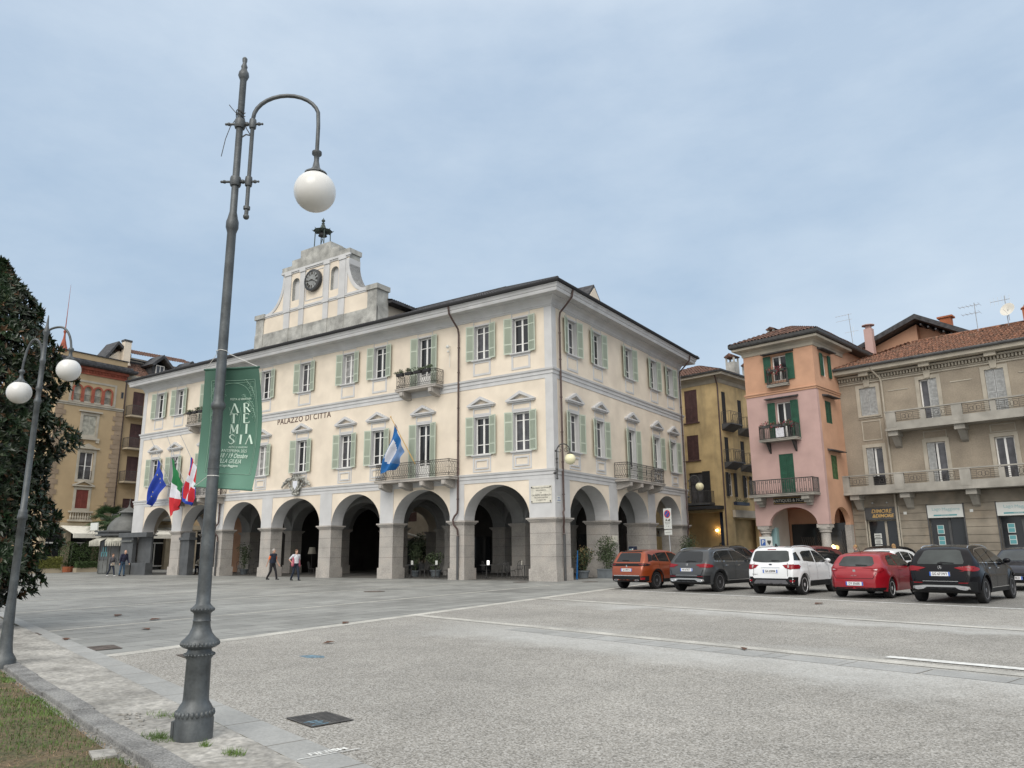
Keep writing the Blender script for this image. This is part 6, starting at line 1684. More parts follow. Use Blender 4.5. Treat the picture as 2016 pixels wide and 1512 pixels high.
# --- white small suv
def pC(sp):
    P=[('rear_window',[[(-.62,1.10),(-.3,1.07),(.3,1.07),(.62,1.10),(.66,1.16),(.60,1.43),(.52,1.46),(-.52,1.46),(-.60,1.43),(-.66,1.16)]],'rear','carglass_light',.007),
     ('tail_lamp',[[(.42,.985),(.56,1.0),(.78,1.01),(.84,.96),(.83,.86),(.70,.84),(.54,.88)]],'rear2','lamp_red',.012),('tail_lamp',[[(.05,1.0),(.36,1.0),(.46,.94),(.36,.86),(.05,.86)]],'side','lamp_red',.012),
     ('lamp_glass',[[(.60,.975),(.66,.98),(.66,.90),(.62,.89)]],'rear2','lamp_clear',.015),
     ('rear_bumper',[[(-.86,.60),(-.64,.60),(-.60,.55),(.60,.55),(.64,.60),(.86,.60),(.84,.30),(-.84,.30)]],'rear','plastic',.010),
     ('skid_plate',[[(-.52,.50),(.52,.50),(.66,.34),(-.66,.34)]],'rear','rim_dark',.016),('reflector',[[(.66,.50),(.80,.50),(.78,.44),(.68,.44)]],'rear2','lamp_red',.018),
     ('plate_recess',[[(-.30,.885),(.30,.885),(.30,.70),(-.30,.70)]],'rear','p_white',.004),('plate_chrome',[[(-.34,.915),(.34,.915),(.32,.89),(-.32,.89)]],'rear','chrome',.016),
     ('tailgate_seam',[[(.60,.62),(.612,.62),(.60,1.06),(.588,1.06)],[(-.612,.62),(-.6,.62),(-.588,1.06),(-.6,1.06)]],'rear','plastic',.006),
     ('rear_wiper',[[(-.05,1.10),(-.3,1.115),(-.3,1.13),(-.02,1.14)]],'rear','plastic',.02),('brake_lamp',[[(-.16,1.51),(.16,1.51),(.15,1.485),(-.15,1.485)]],'rear','lamp_red',.012),
     ('side_window',[[(.20,1.14),(.30,1.38),(.52,1.42),(.60,1.13)],[(.82,1.12),(.80,1.38),(1.0,1.44),(1.72,1.46),(1.72,1.06)],[(1.80,1.055),(1.80,1.46),(2.1,1.44),(2.5,1.28),(2.78,1.04)]],'side','carglass',.006),
     ('sill_trim',[[(1.1,.46),(2.9,.46),(2.9,.28),(1.1,.28)]],'side','plastic',.008),
     ('door_seam',[[(1.02,.5),(1.032,.5),(1.032,1.08),(1.02,1.08)],[(1.76,.48),(1.772,.48),(1.772,1.05),(1.76,1.05)],[(2.74,.5),(2.752,.5),(2.80,1.02),(2.788,1.02)]],'side','rim_dark',.004),
     ('door_handle',[[(1.12,.98),(1.3,.98),(1.3,.95),(1.12,.95)],[(1.9,.96),(2.08,.96),(2.08,.93),(1.9,.93)]],'side','p_white',.022)]
    return P
topC=[(0,.62),(.02,.85),(.05,1.0),(.09,1.08),(.2,1.35),(.27,1.52),(.34,1.57),(.7,1.61),(1.4,1.625),(1.9,1.60),(2.25,1.52),(2.6,1.34),(2.98,1.10),(3.2,1.05),(3.7,.97),(3.95,.88),(4.05,.70),(4.1,.55)]
def exC(t,bvh,ox,hw):
    emblem('oval',1.0)(t,bvh,ox,hw)
    one(lambda b:b.prism([(ox+.55,1.59),(ox+.72,1.61),(ox+.60,1.70)],-.02,.02) ,'antenna_fin','plastic',t)
    text('EcoSport',.05,t,0,0,0,'rim_dark',ext=.001,T=Matrix.Translation((ox-.004,.55,.68))@rotz(-PI/2))
car('parked_car','white compact SUV with grey skid plate, plate GA 658PM, mid row',dict(L=4.10,W=1.77,H=1.62,xr=.70,wb=2.52,r=.335,top=topC,belt=[(0,1.02),(.6,1.10),(1.5,1.04),(2.9,1.0),(3.8,.88),(4.1,.6)],paint='p_white',patches=pC,mirror=2.62,rails=(.45,2.2),railm='rim_silver',mirror_mat='rim_silver',spokes=8,twin=0,plate=('GA 658PM',.78),extra=exC,roofw=.75,tr=.12),(-7.3,27.35,0),R(80),'cars parked on the square')
# --- red three-door hatchback
def pD(sp):
    P=[('rear_window',[[(-.50,.98),(-.3,.955),(.3,.955),(.50,.98),(.54,1.04),(.45,1.24),(.35,1.27),(-.35,1.27),(-.45,1.24),(-.54,1.04)]],'rear','carglass_light',.007),
     ('tail_lamp',[[(.50,.86),(.62,.92),(.76,.93),(.80,.88),(.76,.80),(.66,.80)]],'rear2','lamp_red',.012),('lamp_glass',[[(.56,.86),(.62,.88),(.68,.88),(.66,.85)]],'rear2','lamp_clear',.016),
     ('tail_lamp',[[(.08,.92),(.26,.91),(.34,.87),(.22,.81),(.08,.82)]],'side','lamp_red',.012),
     ('rear_bumper',[[(-.82,.34),(.82,.34),(.78,.22),(-.78,.22)]],'rear','plastic',.010),
     ('tailgate_seam',[[(-.56,.60),(.56,.60),(.57,.612),(-.57,.612)],[(.55,.60),(.565,.60),(.66,.78),(.645,.78)],[(-.565,.60),(-.55,.60),(-.645,.78),(-.66,.78)]],'rear','plastic',.005),
     ('plate_recess',[[(-.31,.52),(.31,.52),(.42,.38),(-.42,.38)]],'rear','p_red',.004),
     ('rear_wiper',[[(-.02,.98),(.0,1.01),(-.36,.995),(-.36,.98)]],'rear','plastic',.02),
     ('side_window',[[(.78,1.0),(.90,1.20),(1.10,1.28),(1.42,1.31),(1.46,.97)],[(1.52,.965),(1.48,1.31),(1.9,1.31),(2.2,1.26),(2.5,1.10),(2.72,.94)]],'side','carglass',.006),
     ('door_seam',[[(1.42,.4),(1.434,.4),(1.50,.96),(1.486,.96)],[(2.68,.42),(2.692,.42),(2.74,.92),(2.728,.92)]],'side','plastic',.004),
     ('door_handle',[[(1.62,.86),(1.8,.86),(1.8,.83),(1.62,.83)]],'side','p_red',.022)]
    return P
topD=[(0,.56),(.02,.72),(.05,.84),(.12,.92),(.3,1.06),(.52,1.30),(.58,1.345),(.9,1.39),(1.4,1.42),(1.8,1.41),(2.2,1.34),(2.6,1.16),(3.0,.95),(3.2,.91),(3.7,.84),(3.9,.74),(4.0,.6),(4.03,.5)]
def exD(t,bvh,ox,hw):
    emblem('square',.83)(t,bvh,ox,hw); one(lambda b:b.tube([(ox+.75,0,1.37),(ox+.55,0,1.60)],.006,4),'antenna_mast','plastic',t)
car('parked_car','red three-door hatchback with roof aerial, plate DY 056EK, left of the black crossover',dict(L=4.03,W=1.70,H=1.42,xr=.80,wb=2.47,r=.305,sill=.2,top=topD,belt=[(0,.88),(.6,.98),(1.5,.94),(2.8,.90),(3.7,.76),(4.03,.55)],paint='p_red',patches=pD,mirror=2.5,mirror_mat='plastic',spokes=7,twin=0,plate=('DY 056EK',.45),badge=('IBIZA',.05,.69,'chrome',0),extra=exD,roofw=.66,tr=.24),(-4.5,26.65,0),R(79),'cars parked on the square')
# --- front-facing cars and the second row
def pF(sp):
    k=sp['H']/1.5; L=sp['L']
    P=[('windscreen',[[(-.62,1.02*k),(.62,1.02*k),(.66,1.05*k),(.53,1.37*k),(-.53,1.37*k),(-.66,1.05*k)]],'front','carglass_light',.007),
     ('grille',[[(-.5,.62),(.5,.62),(.46,.52),(-.46,.52)],[(-.62,.40),(.62,.40),(.52,.26),(-.52,.26)]],'front','plastic',.010),
     ('headlamp',[[(.44,.70),(.62,.75),(.80,.76),(.78,.66),(.50,.63)]],'front2','lamp_clear',.012),('headlamp_trim',[[(.42,.64),(.80,.64),(.80,.625),(.42,.625)]],'front2','chrome',.014),
     ('bumper_strip',[[(-.6,.22),(.6,.22),(.6,.2),(-.6,.2)]],'front','chrome',.012),
     ('rear_window',[[(-.55,1.0*k),(.55,1.0*k),(.48,1.3*k),(-.48,1.3*k)]],'rear','carglass',.007),('tail_lamp',[[(.5,.96),(.8,.98),(.8,.84),(.6,.84)]],'rear2','lamp_red',.012),
     ('side_window',[[(.75,1.0*k),(.9,1.22*k),(1.15,1.30*k),(1.2,.98*k)],[(1.25,.98*k),(1.22,1.31*k),(1.6,1.35*k),(1.98,1.35*k),(1.98,.97*k)],[(2.05,.965*k),(2.05,1.35*k),(2.4,1.31*k),(2.75,1.18*k),(3.05,.97*k)]],'side','carglass',.006),
     ('door_seam',[[(2.0,.4),(2.012,.4),(2.012,.95*k),(2.0,.95*k)]],'side','plastic',.004)]
    return P
topF=lambda k:[(0,.58),(.03,.80*k),(.08,.92*k),(.2,1.0*k),(.42,1.22*k),(.62,1.38*k),(1.0,1.46*k),(1.6,1.50*k),(2.1,1.49*k),(2.5,1.43*k),(2.9,1.22*k),(3.3,1.0*k),(3.6,.95*k),(4.0,.86*k),(4.2,.74*k),(4.28,.6),(4.3,.5)]
def gen(paint,H=1.5,L=4.3,W=1.8,**kw):
    k=H/1.5; d=dict(L=L,W=W,H=H,xr=.82,wb=2.62,r=.33,top=topF(k),belt=[(0,.9*k),(.6,.98*k),(1.5,.96*k),(3.1,.93*k),(3.9,.80*k),(4.3,.55)],paint=paint,patches=pF,mirror=2.9); d.update(kw); return d
car('parked_car','dark blue saloon-fronted car facing the camera at the right edge behind the black crossover',gen('p_blue',1.50,fplate=('GH 214KD',.45)),(-.0,35.6,0),R(260),'cars parked on the square')
car('parked_car','white hatchback with a black roof edge, half hidden between the red and the black cars',gen('p_white',1.50),(-5.0,37.8,0),R(255),'cars parked behind the front row')
car('parked_car','black low car parked nose out behind the red hatchback',gen('p_black',1.42),(-7.7,36.2,0),R(250),'cars parked behind the front row')
car('parked_car','dark maroon SUV behind the white SUV with its tailgate side toward the pink house',gen('p_maroon',1.66),(-8.8,41.8,0),R(235),'cars parked behind the front row')
car('parked_car','second white car behind the white SUV, only its roof corner showing',gen('p_white',1.56),(-9.6,38.8,0),R(255),'cars parked behind the front row')
car('parked_car','bright red car parked deep behind the grey crossover, in front of the yellow house',gen('p_red',1.50),(-14.2,47.5,0),R(75),'cars parked behind the front row')
car('parked_car','dark grey SUV with roof rails parked beyond the grey crossover',gen('p_grey',1.72,rails=(.8,2.4),railm='plastic'),(-15.2,44.6,0),R(75),'cars parked behind the front row')
car('parked_car','black SUV just behind the white hatchback, by the estate agent window',gen('p_black',1.62),(-5.4,41.5,0),R(250),'cars parked behind the front row')
# ================================================================ people
def blob(name,parts,m,parent,voxel=.016,smooth_=2):
    """parts: ('c',p0,p1,r0,r1) capsules or ('b',c,r,(sx,sy,sz)); fused into one continuous skin"""
    b=MB()
    for q in parts:
        if q[0]=='c':
            _,p0,p1,r0,r1=q; p0=Vector(p0);p1=Vector(p1)
            b.tube([p0,p0.lerp(p1,.5),p1],[r0,(r0+r1)/2,r1],10); b.ball(p0,r0,10); b.ball(p1,r1,10)
        else: b.ball(q[1],q[2],14,sc=q[3])
    o=b.build(name,m,parent,smooth=True)
    r=o.modifiers.new('fuse','REMESH'); r.mode='VOXEL'; r.voxel_size=voxel; r.use_smooth_shade=True
    s=o.modifiers.new('soft','SMOOTH'); s.iterations=smooth_; s.factor=.5
    return o
def person(label,loc,rot,J,top,trou,shoe,hair,h=1.0,extra=None,seated=False,bald=False,group='people crossing the square',vest=None,short=False,longhair=False):
    t=thing('person',label,'person',loc,rot,group); t.scale=(h,h,h)
    V=lambda k:Vector(J[k])
    hd=V('head'); nk=V('neck'); ch=V('chest'); pv=V('pelvis')
    body=[('b',hd,.1,(.92,.78,1.18)),('b',hd+Vector((.02,0,-.06)),.07,(1,.85,.9)),('b',hd+Vector((.098,0,-.012)),.018,(1.1,.8,1.4)),
          ('b',hd+Vector((.08,0,-.062)),.03,(.6,1,.4)),('b',hd+Vector((0,.082,-.01)),.022,(.8,.5,1.4)),('b',hd+Vector((0,-.082,-.01)),.022,(.8,.5,1.4)),
          ('c',nk+Vector((0,0,-.04)),hd+Vector((-.01,0,-.06)),.058,.052),
          ('b',ch,.17,(.72,1.02,1.15)),('b',(ch+pv)/2,.15,(.78,1.02,1.1)),('b',pv,.165,(.78,1.0,.75))]
    for s in ('L','R'):
        body+=[('c',V('sh'+s),V('el'+s),.052,.04),('c',V('el'+s),V('wr'+s),.04,.026)]
        w=V('wr'+s); d=(w-V('el'+s)).normalized(); sd=Vector((0,1,0)) if s=='L' else Vector((0,-1,0))
        fw=Vector((1,0,0)); palm=w+d*.06
        body.append(('b',palm,.042,(.85,.5,1.0)))
        for i in range(4):
            base=palm+fw*(.028-.019*i)+d*.035; l=(.065,.075,.07,.055)[i]
            mid=base+d*l*.55+(-sd)*.008; body+= [('c',base,mid,.0095,.009),('c',mid,mid+d*l*.4+(-sd)*.018,.009,.008)]
        tb=palm+fw*.035-d*.02; body.append(('c',tb,tb+fw*.03+d*.035,.011,.009))
        body+=[('c',V('hp'+s),V('kn'+s),.082,.055),('c',V('kn'+s),V('an'+s),.055,.038)]
    blob('body',body,'skin',t,.014)
    # trousers
    tr=[('b',pv,.178,(.80,1.02,.8))]
    for s in ('L','R'): tr+=[('c',V('hp'+s),V('kn'+s),.098,.07),('c',V('kn'+s),V('an'+s)+Vector((0,0,.02)),.07,.058)]
    blob('trousers',tr,trou,t,.018)
    for s in ('L','R'):
        a=V('an'+s); dd=Vector(J.get('ft'+s,(1,0,0))).normalized()
        blob('shoe',[('c',a+Vector((0,0,-.045))-dd*.04,a+dd*.15+Vector((0,0,-.052)),.042,.034),('b',a+Vector((0,0,-.03)),.045,(1,1,.8))],shoe,t,.014)
    def topparts(g,arms,low):
        p=[('b',ch,.17+g,(.76,1.06,1.15)),('b',(ch+pv)/2,.16+g,(.82,1.04,1.15)),('b',pv+Vector((0,0,low)),.165+g,(.85,1.04,.6)),('c',V('shL'),V('shR'),.075+g*.5,.075+g*.5)]
        if arms:
            for s in ('L','R'):
                e=V('el'+s) if not short else V('sh'+s).lerp(V('el'+s),.75)
                p.append(('c',V('sh'+s),e,.068+g*.4,.056+g*.4))
                if not short: p.append(('c',V('el'+s),V('wr'+s),.056,.042))
        return p
    blob('shirt' if vest else 'jacket',topparts(.012 if vest else .022,True,.06),top,t,.018)
    if vest: blob('vest',topparts(.04,False,.05),vest,t,.018)
    # hair
    hp=[]
    if bald: hp=[('b',hd+Vector((-.035,0,-.03)),.092,(.8,.95,.7))]
    else:
        hp=[('b',hd+Vector((-.02,0,.035)),.108,(.92,.88,.98))]
        if longhair: hp+=[('b',hd+Vector((-.05,0,-.06)),.10,(.7,.95,1.1)),('b',hd+Vector((-.06,0,-.17)),.085,(.6,1.0,1.1))]
    blob('hair',hp,hair,t,.014)
    one(lambda b:[b.ball(hd+Vector((.088,s*.032,.012)),.011,6) for s in (1,-1)],'eye','ink',t)
    if extra: extra(t,J)
    return t
def stance(stride=.3,lean=.03,armL=(.1,-.0),armR=(-.1,0),sw=.17):
    J=dict(head=(lean+.03,0,1.63),neck=(lean,0,1.47),chest=(lean,0,1.27),pelvis=(0,0,.95),
      shL=(lean,sw+.02,1.40),shR=(lean,-sw-.02,1.40),hpL=(0,.09,.9),hpR=(0,-.09,.9))
    J['knL']=(stride*.55,.10,.50); J['anL']=(stride*.85,.10,.085); J['knR']=(-stride*.1,-.10,.49); J['anR']=(-stride*.9,-.10,.10)
    J['elL']=(armL[0]*.6+lean-.04,sw+.07,1.12); J['wrL']=(armL[0]*1.8+lean,sw+.07,.88); J['elR']=(armR[0]*.6+lean-.04,-sw-.07,1.12); J['wrR']=(armR[0]*1.8+lean,-sw-.07,.88)
    return J
J=stance(.3,.02,(.12,0),(-.12,0)); J['pelvis']=(0,0,.95)
person('stout grey-haired man in an orange T-shirt and navy vest walking by the arcade',(-37.35,29.95,0),R(10),J,'cl_orange','cl_black','cl_black','hair_grey',1.02,vest='cl_navy',short=True)
def wex(t,J):
    ch=Vector(J['chest']);pv=Vector(J['pelvis'])
    D('cl_pink',(.38,.10,.14),.85,var=.3,scale=7)
    blob('gilet',[('c',ch+Vector((-.02,.15,.08)),pv+Vector((.03,.21,-.1)),.075,.10),('c',ch+Vector((-.02,-.15,.08)),pv+Vector((.03,-.23,-.08)),.075,.10),('b',ch+Vector((-.08,0,-.1)),.19,(.5,1.0,1.5))],'cl_pink',t,.018)
J=stance(.26,.02); J['elR']=(-.2,-.30,1.18); J['wrR']=(-.02,-.30,1.05); J['elL']=(-.05,.28,1.12); J['wrL']=(.0,.3,.9)
person('woman in a pink quilted gilet and white T-shirt walking by the arcade',(-34.85,29.55,0),R(-5),J,'cl_white','cl_navy','cl_black','hair_brown',.99,extra=wex,short=True)
def bagx(t,J): one(lambda b:b.box(.12,.20,-.16,.16,.82,1.06),'handbag','cl_cream',t,bevel=.02)
J=stance(.36,.08,(.25,0),(.1,0)); J['wrL']=(.18,.14,1.0); J['wrR']=(.18,-.12,1.0)
person('woman in a grey jacket and white shoes holding a cream bag near the kiosk',(-56.2,30.55,0),R(5),J,'cl_grey','cl_navy','shoe_white','hair_brown',.92,extra=bagx)
J=stance(.1,.12,(.1,0),(-.05,0)); J['head']=(.2,0,1.6); J['neck']=(.13,0,1.45)
person('bald man in a navy coat and jeans leaning forward beside the kiosk',(-54.9,30.65,0),R(10),J,'cl_blue','cl_jean','cl_black','hair_grey',1.08,bald=True)
JS=stance(.1,.02)
person('grey-blonde woman whose head shows over the black car roof behind the red hatchback',(-6.9,39.7,0),R(200),JS,'cl_grey','cl_navy','cl_black','hair_blond',.95,group='people among the parked cars')
person('long-haired blonde woman in a white top beyond the red hatchback',(-5.25,36.4+3.2,0),R(120),JS,'cl_white','cl_jean','cl_black','hair_blond',.96,longhair=True,group='people among the parked cars')
JT=dict(head=(.05,0,1.23),neck=(.0,0,1.08),chest=(0,0,.88),pelvis=(0,0,.55),shL=(0,.19,1.0),shR=(0,-.19,1.0),hpL=(.03,.09,.52),hpR=(.03,-.09,.52),knL=(.42,.12,.5),knR=(.42,-.12,.5),anL=(.42,.12,.09),anR=(.42,-.12,.09),elL=(.1,.25,.78),wrL=(.3,.2,.75),elR=(.1,-.25,.78),wrR=(.3,-.2,.75))
person('seated white-haired guest in cream at the arcade cafe near the flags',(-53.3,35.9,0),R(-60),JT,'cl_cream','cl_navy','cl_black','hair_grey',1.03,group='guests seated in the arcade')
person('seated guest in a tan top beside the middle arcade pier, half hidden',(-33.2,35.9,0),R(200),JT,'cl_cream','cl_grey','cl_black','hair_brown',1.0,group='guests seated in the arcade')
# ================================================================ cafe tables and chairs
def make_table():
    t=thing('cafe_table','x','table',(0,0,0),0,'cafe tables under the arcade')
    one(lambda b:b.lathe([(0,.74),(.38,.74),(.38,.765),(0,.765)],(0,0,0),20),'tabletop','darkgrey',t); one(lambda b:(b.tube([(0,0,.1),(0,0,.74)],.03,8),[b.tube([(0,0,.12),(.28*math.cos(a),.28*math.sin(a),.02)],.018,5) for a in (.5,2.07,3.64,5.2)]),'pedestal','iron',t); return t
def make_chair():
    t=thing('cafe_chair','x','chair',(0,0,0),0,'cafe chairs under the arcade')
    one(lambda b:b.lathe([(0,.45),(.2,.45),(.21,.47),(0,.48)],(0,0,0),16),'seat','iron',t)
    def back(b):
        b.tube([(-.19,-.19,.46),(-.24,-.2,.8),(-.26,-.12,.93),(-.27,0,.96),(-.26,.12,.93),(-.24,.2,.8),(-.19,.19,.46)],.012,6)
        for y in (-.1,-.03,.03,.1): b.tube([(-.2,y*.8,.47),(-.26,y,.93)],.007,4)
    one(back,'backrest','iron',t)
    for sx in (-1,1):
        for sy in (-1,1): one(lambda b:b.tube([(sx*.15,sy*.15,.46),(sx*.2,sy*.19,0)],.011,6),'leg','iron',t)
    return t
T0=make_table(); C0=make_chair()
tabs=[(-25.5,35.2,'cafe table with a glowing menu card in the rightmost front arch'),(-26.1,37.6,'cafe table standing deeper inside behind the glowing menu card'),(-23.0,35.3,'cafe table with a bottle beside the corner pier'),(-31.1,35.2,'cafe table left of the green pot in the second arch from the corner'),(-29.2,35.2,'cafe table right of the green pot in the second arch from the corner'),(-47.0,35.6,'cafe table in the arch beside the big lamp post'),(-52.5,35.7,'cafe table by the seated white-haired guest')]
chs=[(-26.6,35.0,20,'cafe chair standing out beside the downpipe pier'),(-25.0,36.0,170,'cafe chair right of the table with the glowing card'),(-26.0,35.9,60,'cafe chair behind the table with the glowing card'),(-23.8,35.2,0,'cafe chair left of the table with the bottle'),(-22.4,35.6,180,'cafe chair tucked against the corner pier'),(-25.3,38.1,160,'cafe chair deep inside the rightmost arch'),(-31.9,35.2,10,'cafe chair leftmost in the second arch from the corner'),(-30.4,35.5,190,'cafe chair between the two tables of the second arch, nearer the pot'),(-29.9,35.0,0,'cafe chair just right of the green pot'),(-28.4,35.3,180,'cafe chair against the downpipe pier in the second arch'),(-47.8,35.5,0,'cafe chair left of the table near the big lamp post'),(-46.3,35.5,180,'cafe chair right of the table near the big lamp post'),(-45.2,35.7,190,'cafe chair next to the pier left of the walking man'),(-53.4,35.8,-60,'cafe chair under the seated white-haired guest'),(-33.2,35.85,200,'cafe chair under the half hidden guest by the middle pier'),(-41.0,36.2,30,'cafe chair in the wide central arch behind the walkers')]
for i,(x,y,l) in enumerate(tabs):
    o=T0 if i==0 else dup(T0,(x,y,.012),0); o.location=(x,y,.012); o['label']=l
for i,(x,y,a,l) in enumerate(chs):
    o=C0 if i==0 else dup(C0,(x,y,.012),R(a)); o.location=(x,y,.012); o.rotation_euler=(0,0,R(a)); o['label']=l
for (x,y,l,m) in ((-25.35,35.15,'bright backlit menu card on the rightmost arch table','screen'),(-31.0,35.15,'white menu card on the table left of the green pot','sign_white'),(-29.1,35.15,'white menu card on the table right of the green pot','sign_white')):
    o=one(lambda b:(b.prism([(-.05,0),(.05,0),(.0,.24)],-.09,.09,plane='yz') if 0 else b.box(-.08,.08,-.01,.01,0,.24)),'menu_card',m,loc=(x,y,.78)); tag(o,l,'menu card')
o=one(lambda b:b.lathe([(.04,0),(.045,.15),(.02,.2),(.015,.28),(0,.29)],(0,0,0),10),'bottle','awning_old',loc=(-23.15,35.25,.78)); tag(o,'small bottle on the table beside the corner pier','bottle')
t=thing('parasol','pale flat market parasol with a dark pole seen through the second arch','parasol',(-46.6,54,0))
one(lambda b:(b.prism([(-1.5,3.25),(0,2.7),(1.5,3.4),(1.5,3.45),(0,2.85),(-1.5,3.3)],-1.3,1.3)),'canopy','awning',t,rot=R(34)); one(lambda b:b.tube([(0,0,0),(0,0,3.2)],.05,8),'pole','iron',t)
t=thing('floor_lamp','pale shaded lamp glimpsed in the dark central arch','lamp',(-45.6,40.2,0)); one(lambda b:b.lathe([(.32,1.45),(.22,1.95),(.2,1.95),(.3,1.45)],(0,0,0),16),'lamp_shade','cl_cream',t,smooth=True); one(lambda b:b.lathe([(.2,0),(.2,.03),(.02,.06),(.02,1.5),(0,1.5)],(0,0,0),10),'stand','iron',t)
def potplant(x,y,lab,w=.35,h=.45,ph=1.0,km='plant',n=400,size=.12,oblong=0,flow=None):
    t=thing('potted_plant',lab,'potted plant',(x,y,.0))
    if oblong: one(lambda b:(b.box(-w*1.4,w*1.4,-w*.7,w*.7,0,h),b.box(-w*1.45,w*1.45,-w*.75,w*.75,h-.06,h+.01)),'pot','pot',t)
    else: one(lambda b:b.lathe([(w*.75,0),(w,h),(w+.03,h),(w+.03,h-.08),(w,h-.08),(w*.9,h-.1),(0,h-.1)],(0,0,0),18),'pot','pot',t)
    def f(b):
        for i in range(9):
            a=rnd.random()*6.28; q=rnd.random()*w; tp=(q*1.6*math.cos(a),q*1.3*math.sin(a),h+ph*rnd.uniform(.4,1)); b.tube([(q*.5*math.cos(a),q*.5*math.sin(a),h-.1),tp],.012,4)
            leafball(b,tp,ph*.3,n//9,size,kmix=(0,0,0,1) if flow else (0,),shell=.2)
        leafball(b,(0,0,h+ph*.45),ph*.5,n//2,size,kmix=(0,0,1) if flow else (0,),sq=(w*2.4/ph,w*2/ph,1),shell=.2)
    one(f,'foliage',[km,flow or km],t); return t
potplant(-20.9,38.1,'potted plant with dry orange-tipped leaves in a grey pot, first beside the corner pier',.33,.42,1.3,'plant',500,.13,flow='plant_dry')
potplant(-19.6,38.7,'bushy green shrub in a long grey trough in front of the side arch',.42,.5,1.5,'plant',1100,.12,oblong=1)
potplant(-19.2,49.7,'bushy shrub by the last side pier, behind the no parking sign',.42,.5,1.7,'plant',900,.12)
potplant(-30.2,36.4,'green plant in a blue-grey pot between the second arch tables',.33,.45,.9,'plant',350,.14)
potplant(-32.0,36.6,'tall thin leafy plant at the left of the second arch',.25,.4,1.5,'plant',300,.14)
potplant(-48.6,36.4,'dark tall plant against the orange wall of the arcade',.3,.4,1.6,'plant',350,.14)
for i in range(7): potplant(-50.5+i*1.35,52.5+(i%2)*.5,'tall leafy plant, '+('leftmost','second from the left','third from the left','the middle one','third from the right','second from the right','rightmost')[i]+' of the row behind the arcade',.45,.5,2.4,'plant',500,.22,oblong=1)
# ================================================================ signs, meter
t=thing('road_sign','no parking road sign with tow-away panel on a leaning steel pole','road sign',(-16.15,39.2,0),R(-18))
one(lambda b:b.tube([(.06,0,0),(-.03,0,3.75)],.03,8),'pole','steel',t)
p=one(lambda b:b.box(-.29,.25,-.05,-.03,2.62,3.72),'panel','sign_white',t); one(lambda b:b.box(-.27,.24,-.05,-.03,2.3,2.56),'lower_panel','sign_white',t)
one(lambda b:b.lathe([(0,0),(.21,0),(.21,.012),(0,.012)],(-.02,-.052,3.42),24,T=Matrix.Rotation(PI/2,4,'X')),'disc','red_sign',p); one(lambda b:b.lathe([(0,0),(.165,0),(.165,.006),(0,.006)],(-.02,-.066,3.42),24,T=Matrix.Rotation(PI/2,4,'X')),'disc','blue_sign',p)
one(lambda b:(setattr(b,'T',Matrix.Translation((-.02,-.074,3.42))@Matrix.Rotation(R(-45),4,'Y')),b.box(-.165,.165,-.003,0,-.022,.022)),'bar','red_sign',p)
one(lambda b:(b.box(-.17,-.04,-.054,-.0505,3.06,3.10),b.box(-.14,-.07,-.054,-.0505,3.10,3.14),b.box(.0,.16,-.054,-.0505,3.05,3.11),b.box(.1,.16,-.054,-.0505,3.11,3.15)),'tow_symbol','ink',p)
text('RIMOZIONE',.075,p,-.02,-.052,2.98,ext=.001); text('FORZATA',.075,p,-.02,-.052,2.89,ext=.001); text('0 - 24',.08,p,-.02,-.052,2.76,ext=.001); text('AREA MERCATO',.05,p,-.02,-.052,2.43,ext=.001)
t=thing('parking_meter','dark blue parking meter with a white P beside the orange car','parking meter',(-18.6,39.75,0),R(-12))
one(lambda b:(b.box(-.2,.2,-.16,.16,.15,1.72),b.box(-.23,.23,-.19,.19,0,.15)),'housing','navy',t,bevel=.03); text('P',.3,t,-.05,-.165,1.45,'teal_text',bold=.01); one(lambda b:(b.box(.06,.15,-.17,-.16,1.42,1.6),b.box(-.08,.06,-.17,-.16,1.0,1.12)),'display','sign_white',t)
t=thing('parking_sign','white sign board with a blue P standing before the left column of the pink house','sign',(-11.75,41.9,0),R(-12))
one(lambda b:b.box(-.36,.36,-.02,.02,1.55,2.15),'panel','sign_white',t); one(lambda b:b.box(-.3,-.02,-.026,-.021,1.68,2.02),'symbol','blue_sign',t); text('P',.3,t,-.16,-.03,1.85,'sign_white',ext=.003,bold=.008); one(lambda b:(b.prism([(.08,1.95),(.3,1.95),(.3,1.85),(.19,1.7),(.08,1.85)],-.028,-.021)),'symbol','ink',t); one(lambda b:b.tube([(0,.04,0),(0,.04,2.1)],.03,6),'pole','steel',t)
o=one(lambda b:(b.box(-2,1.9,-.02,.0,0,.55),b.box(-2,1.9,-.7,.0,.55,.62)),'bar_awning','awning_old'); o.location=(-22.2,52.0,2.45); o.rotation_euler=(0,0,PI/2+.2); tag(o,'pale awning valance with the word BAR inside the side arches','awning'); text('BAR',.3,o,-.3,-.03,.28,'text_brown',ext=.004)
o=one(lambda b:(b.prism([(-.12,0),(.0,1.5),(.04,1.5),(-.02,0)],0,.03)),'beach_flag','f_bflag'); o.location=(-20.15,36.1,.02); tag(o,'blue fabric feather flag leaning behind the corner pier','flag')
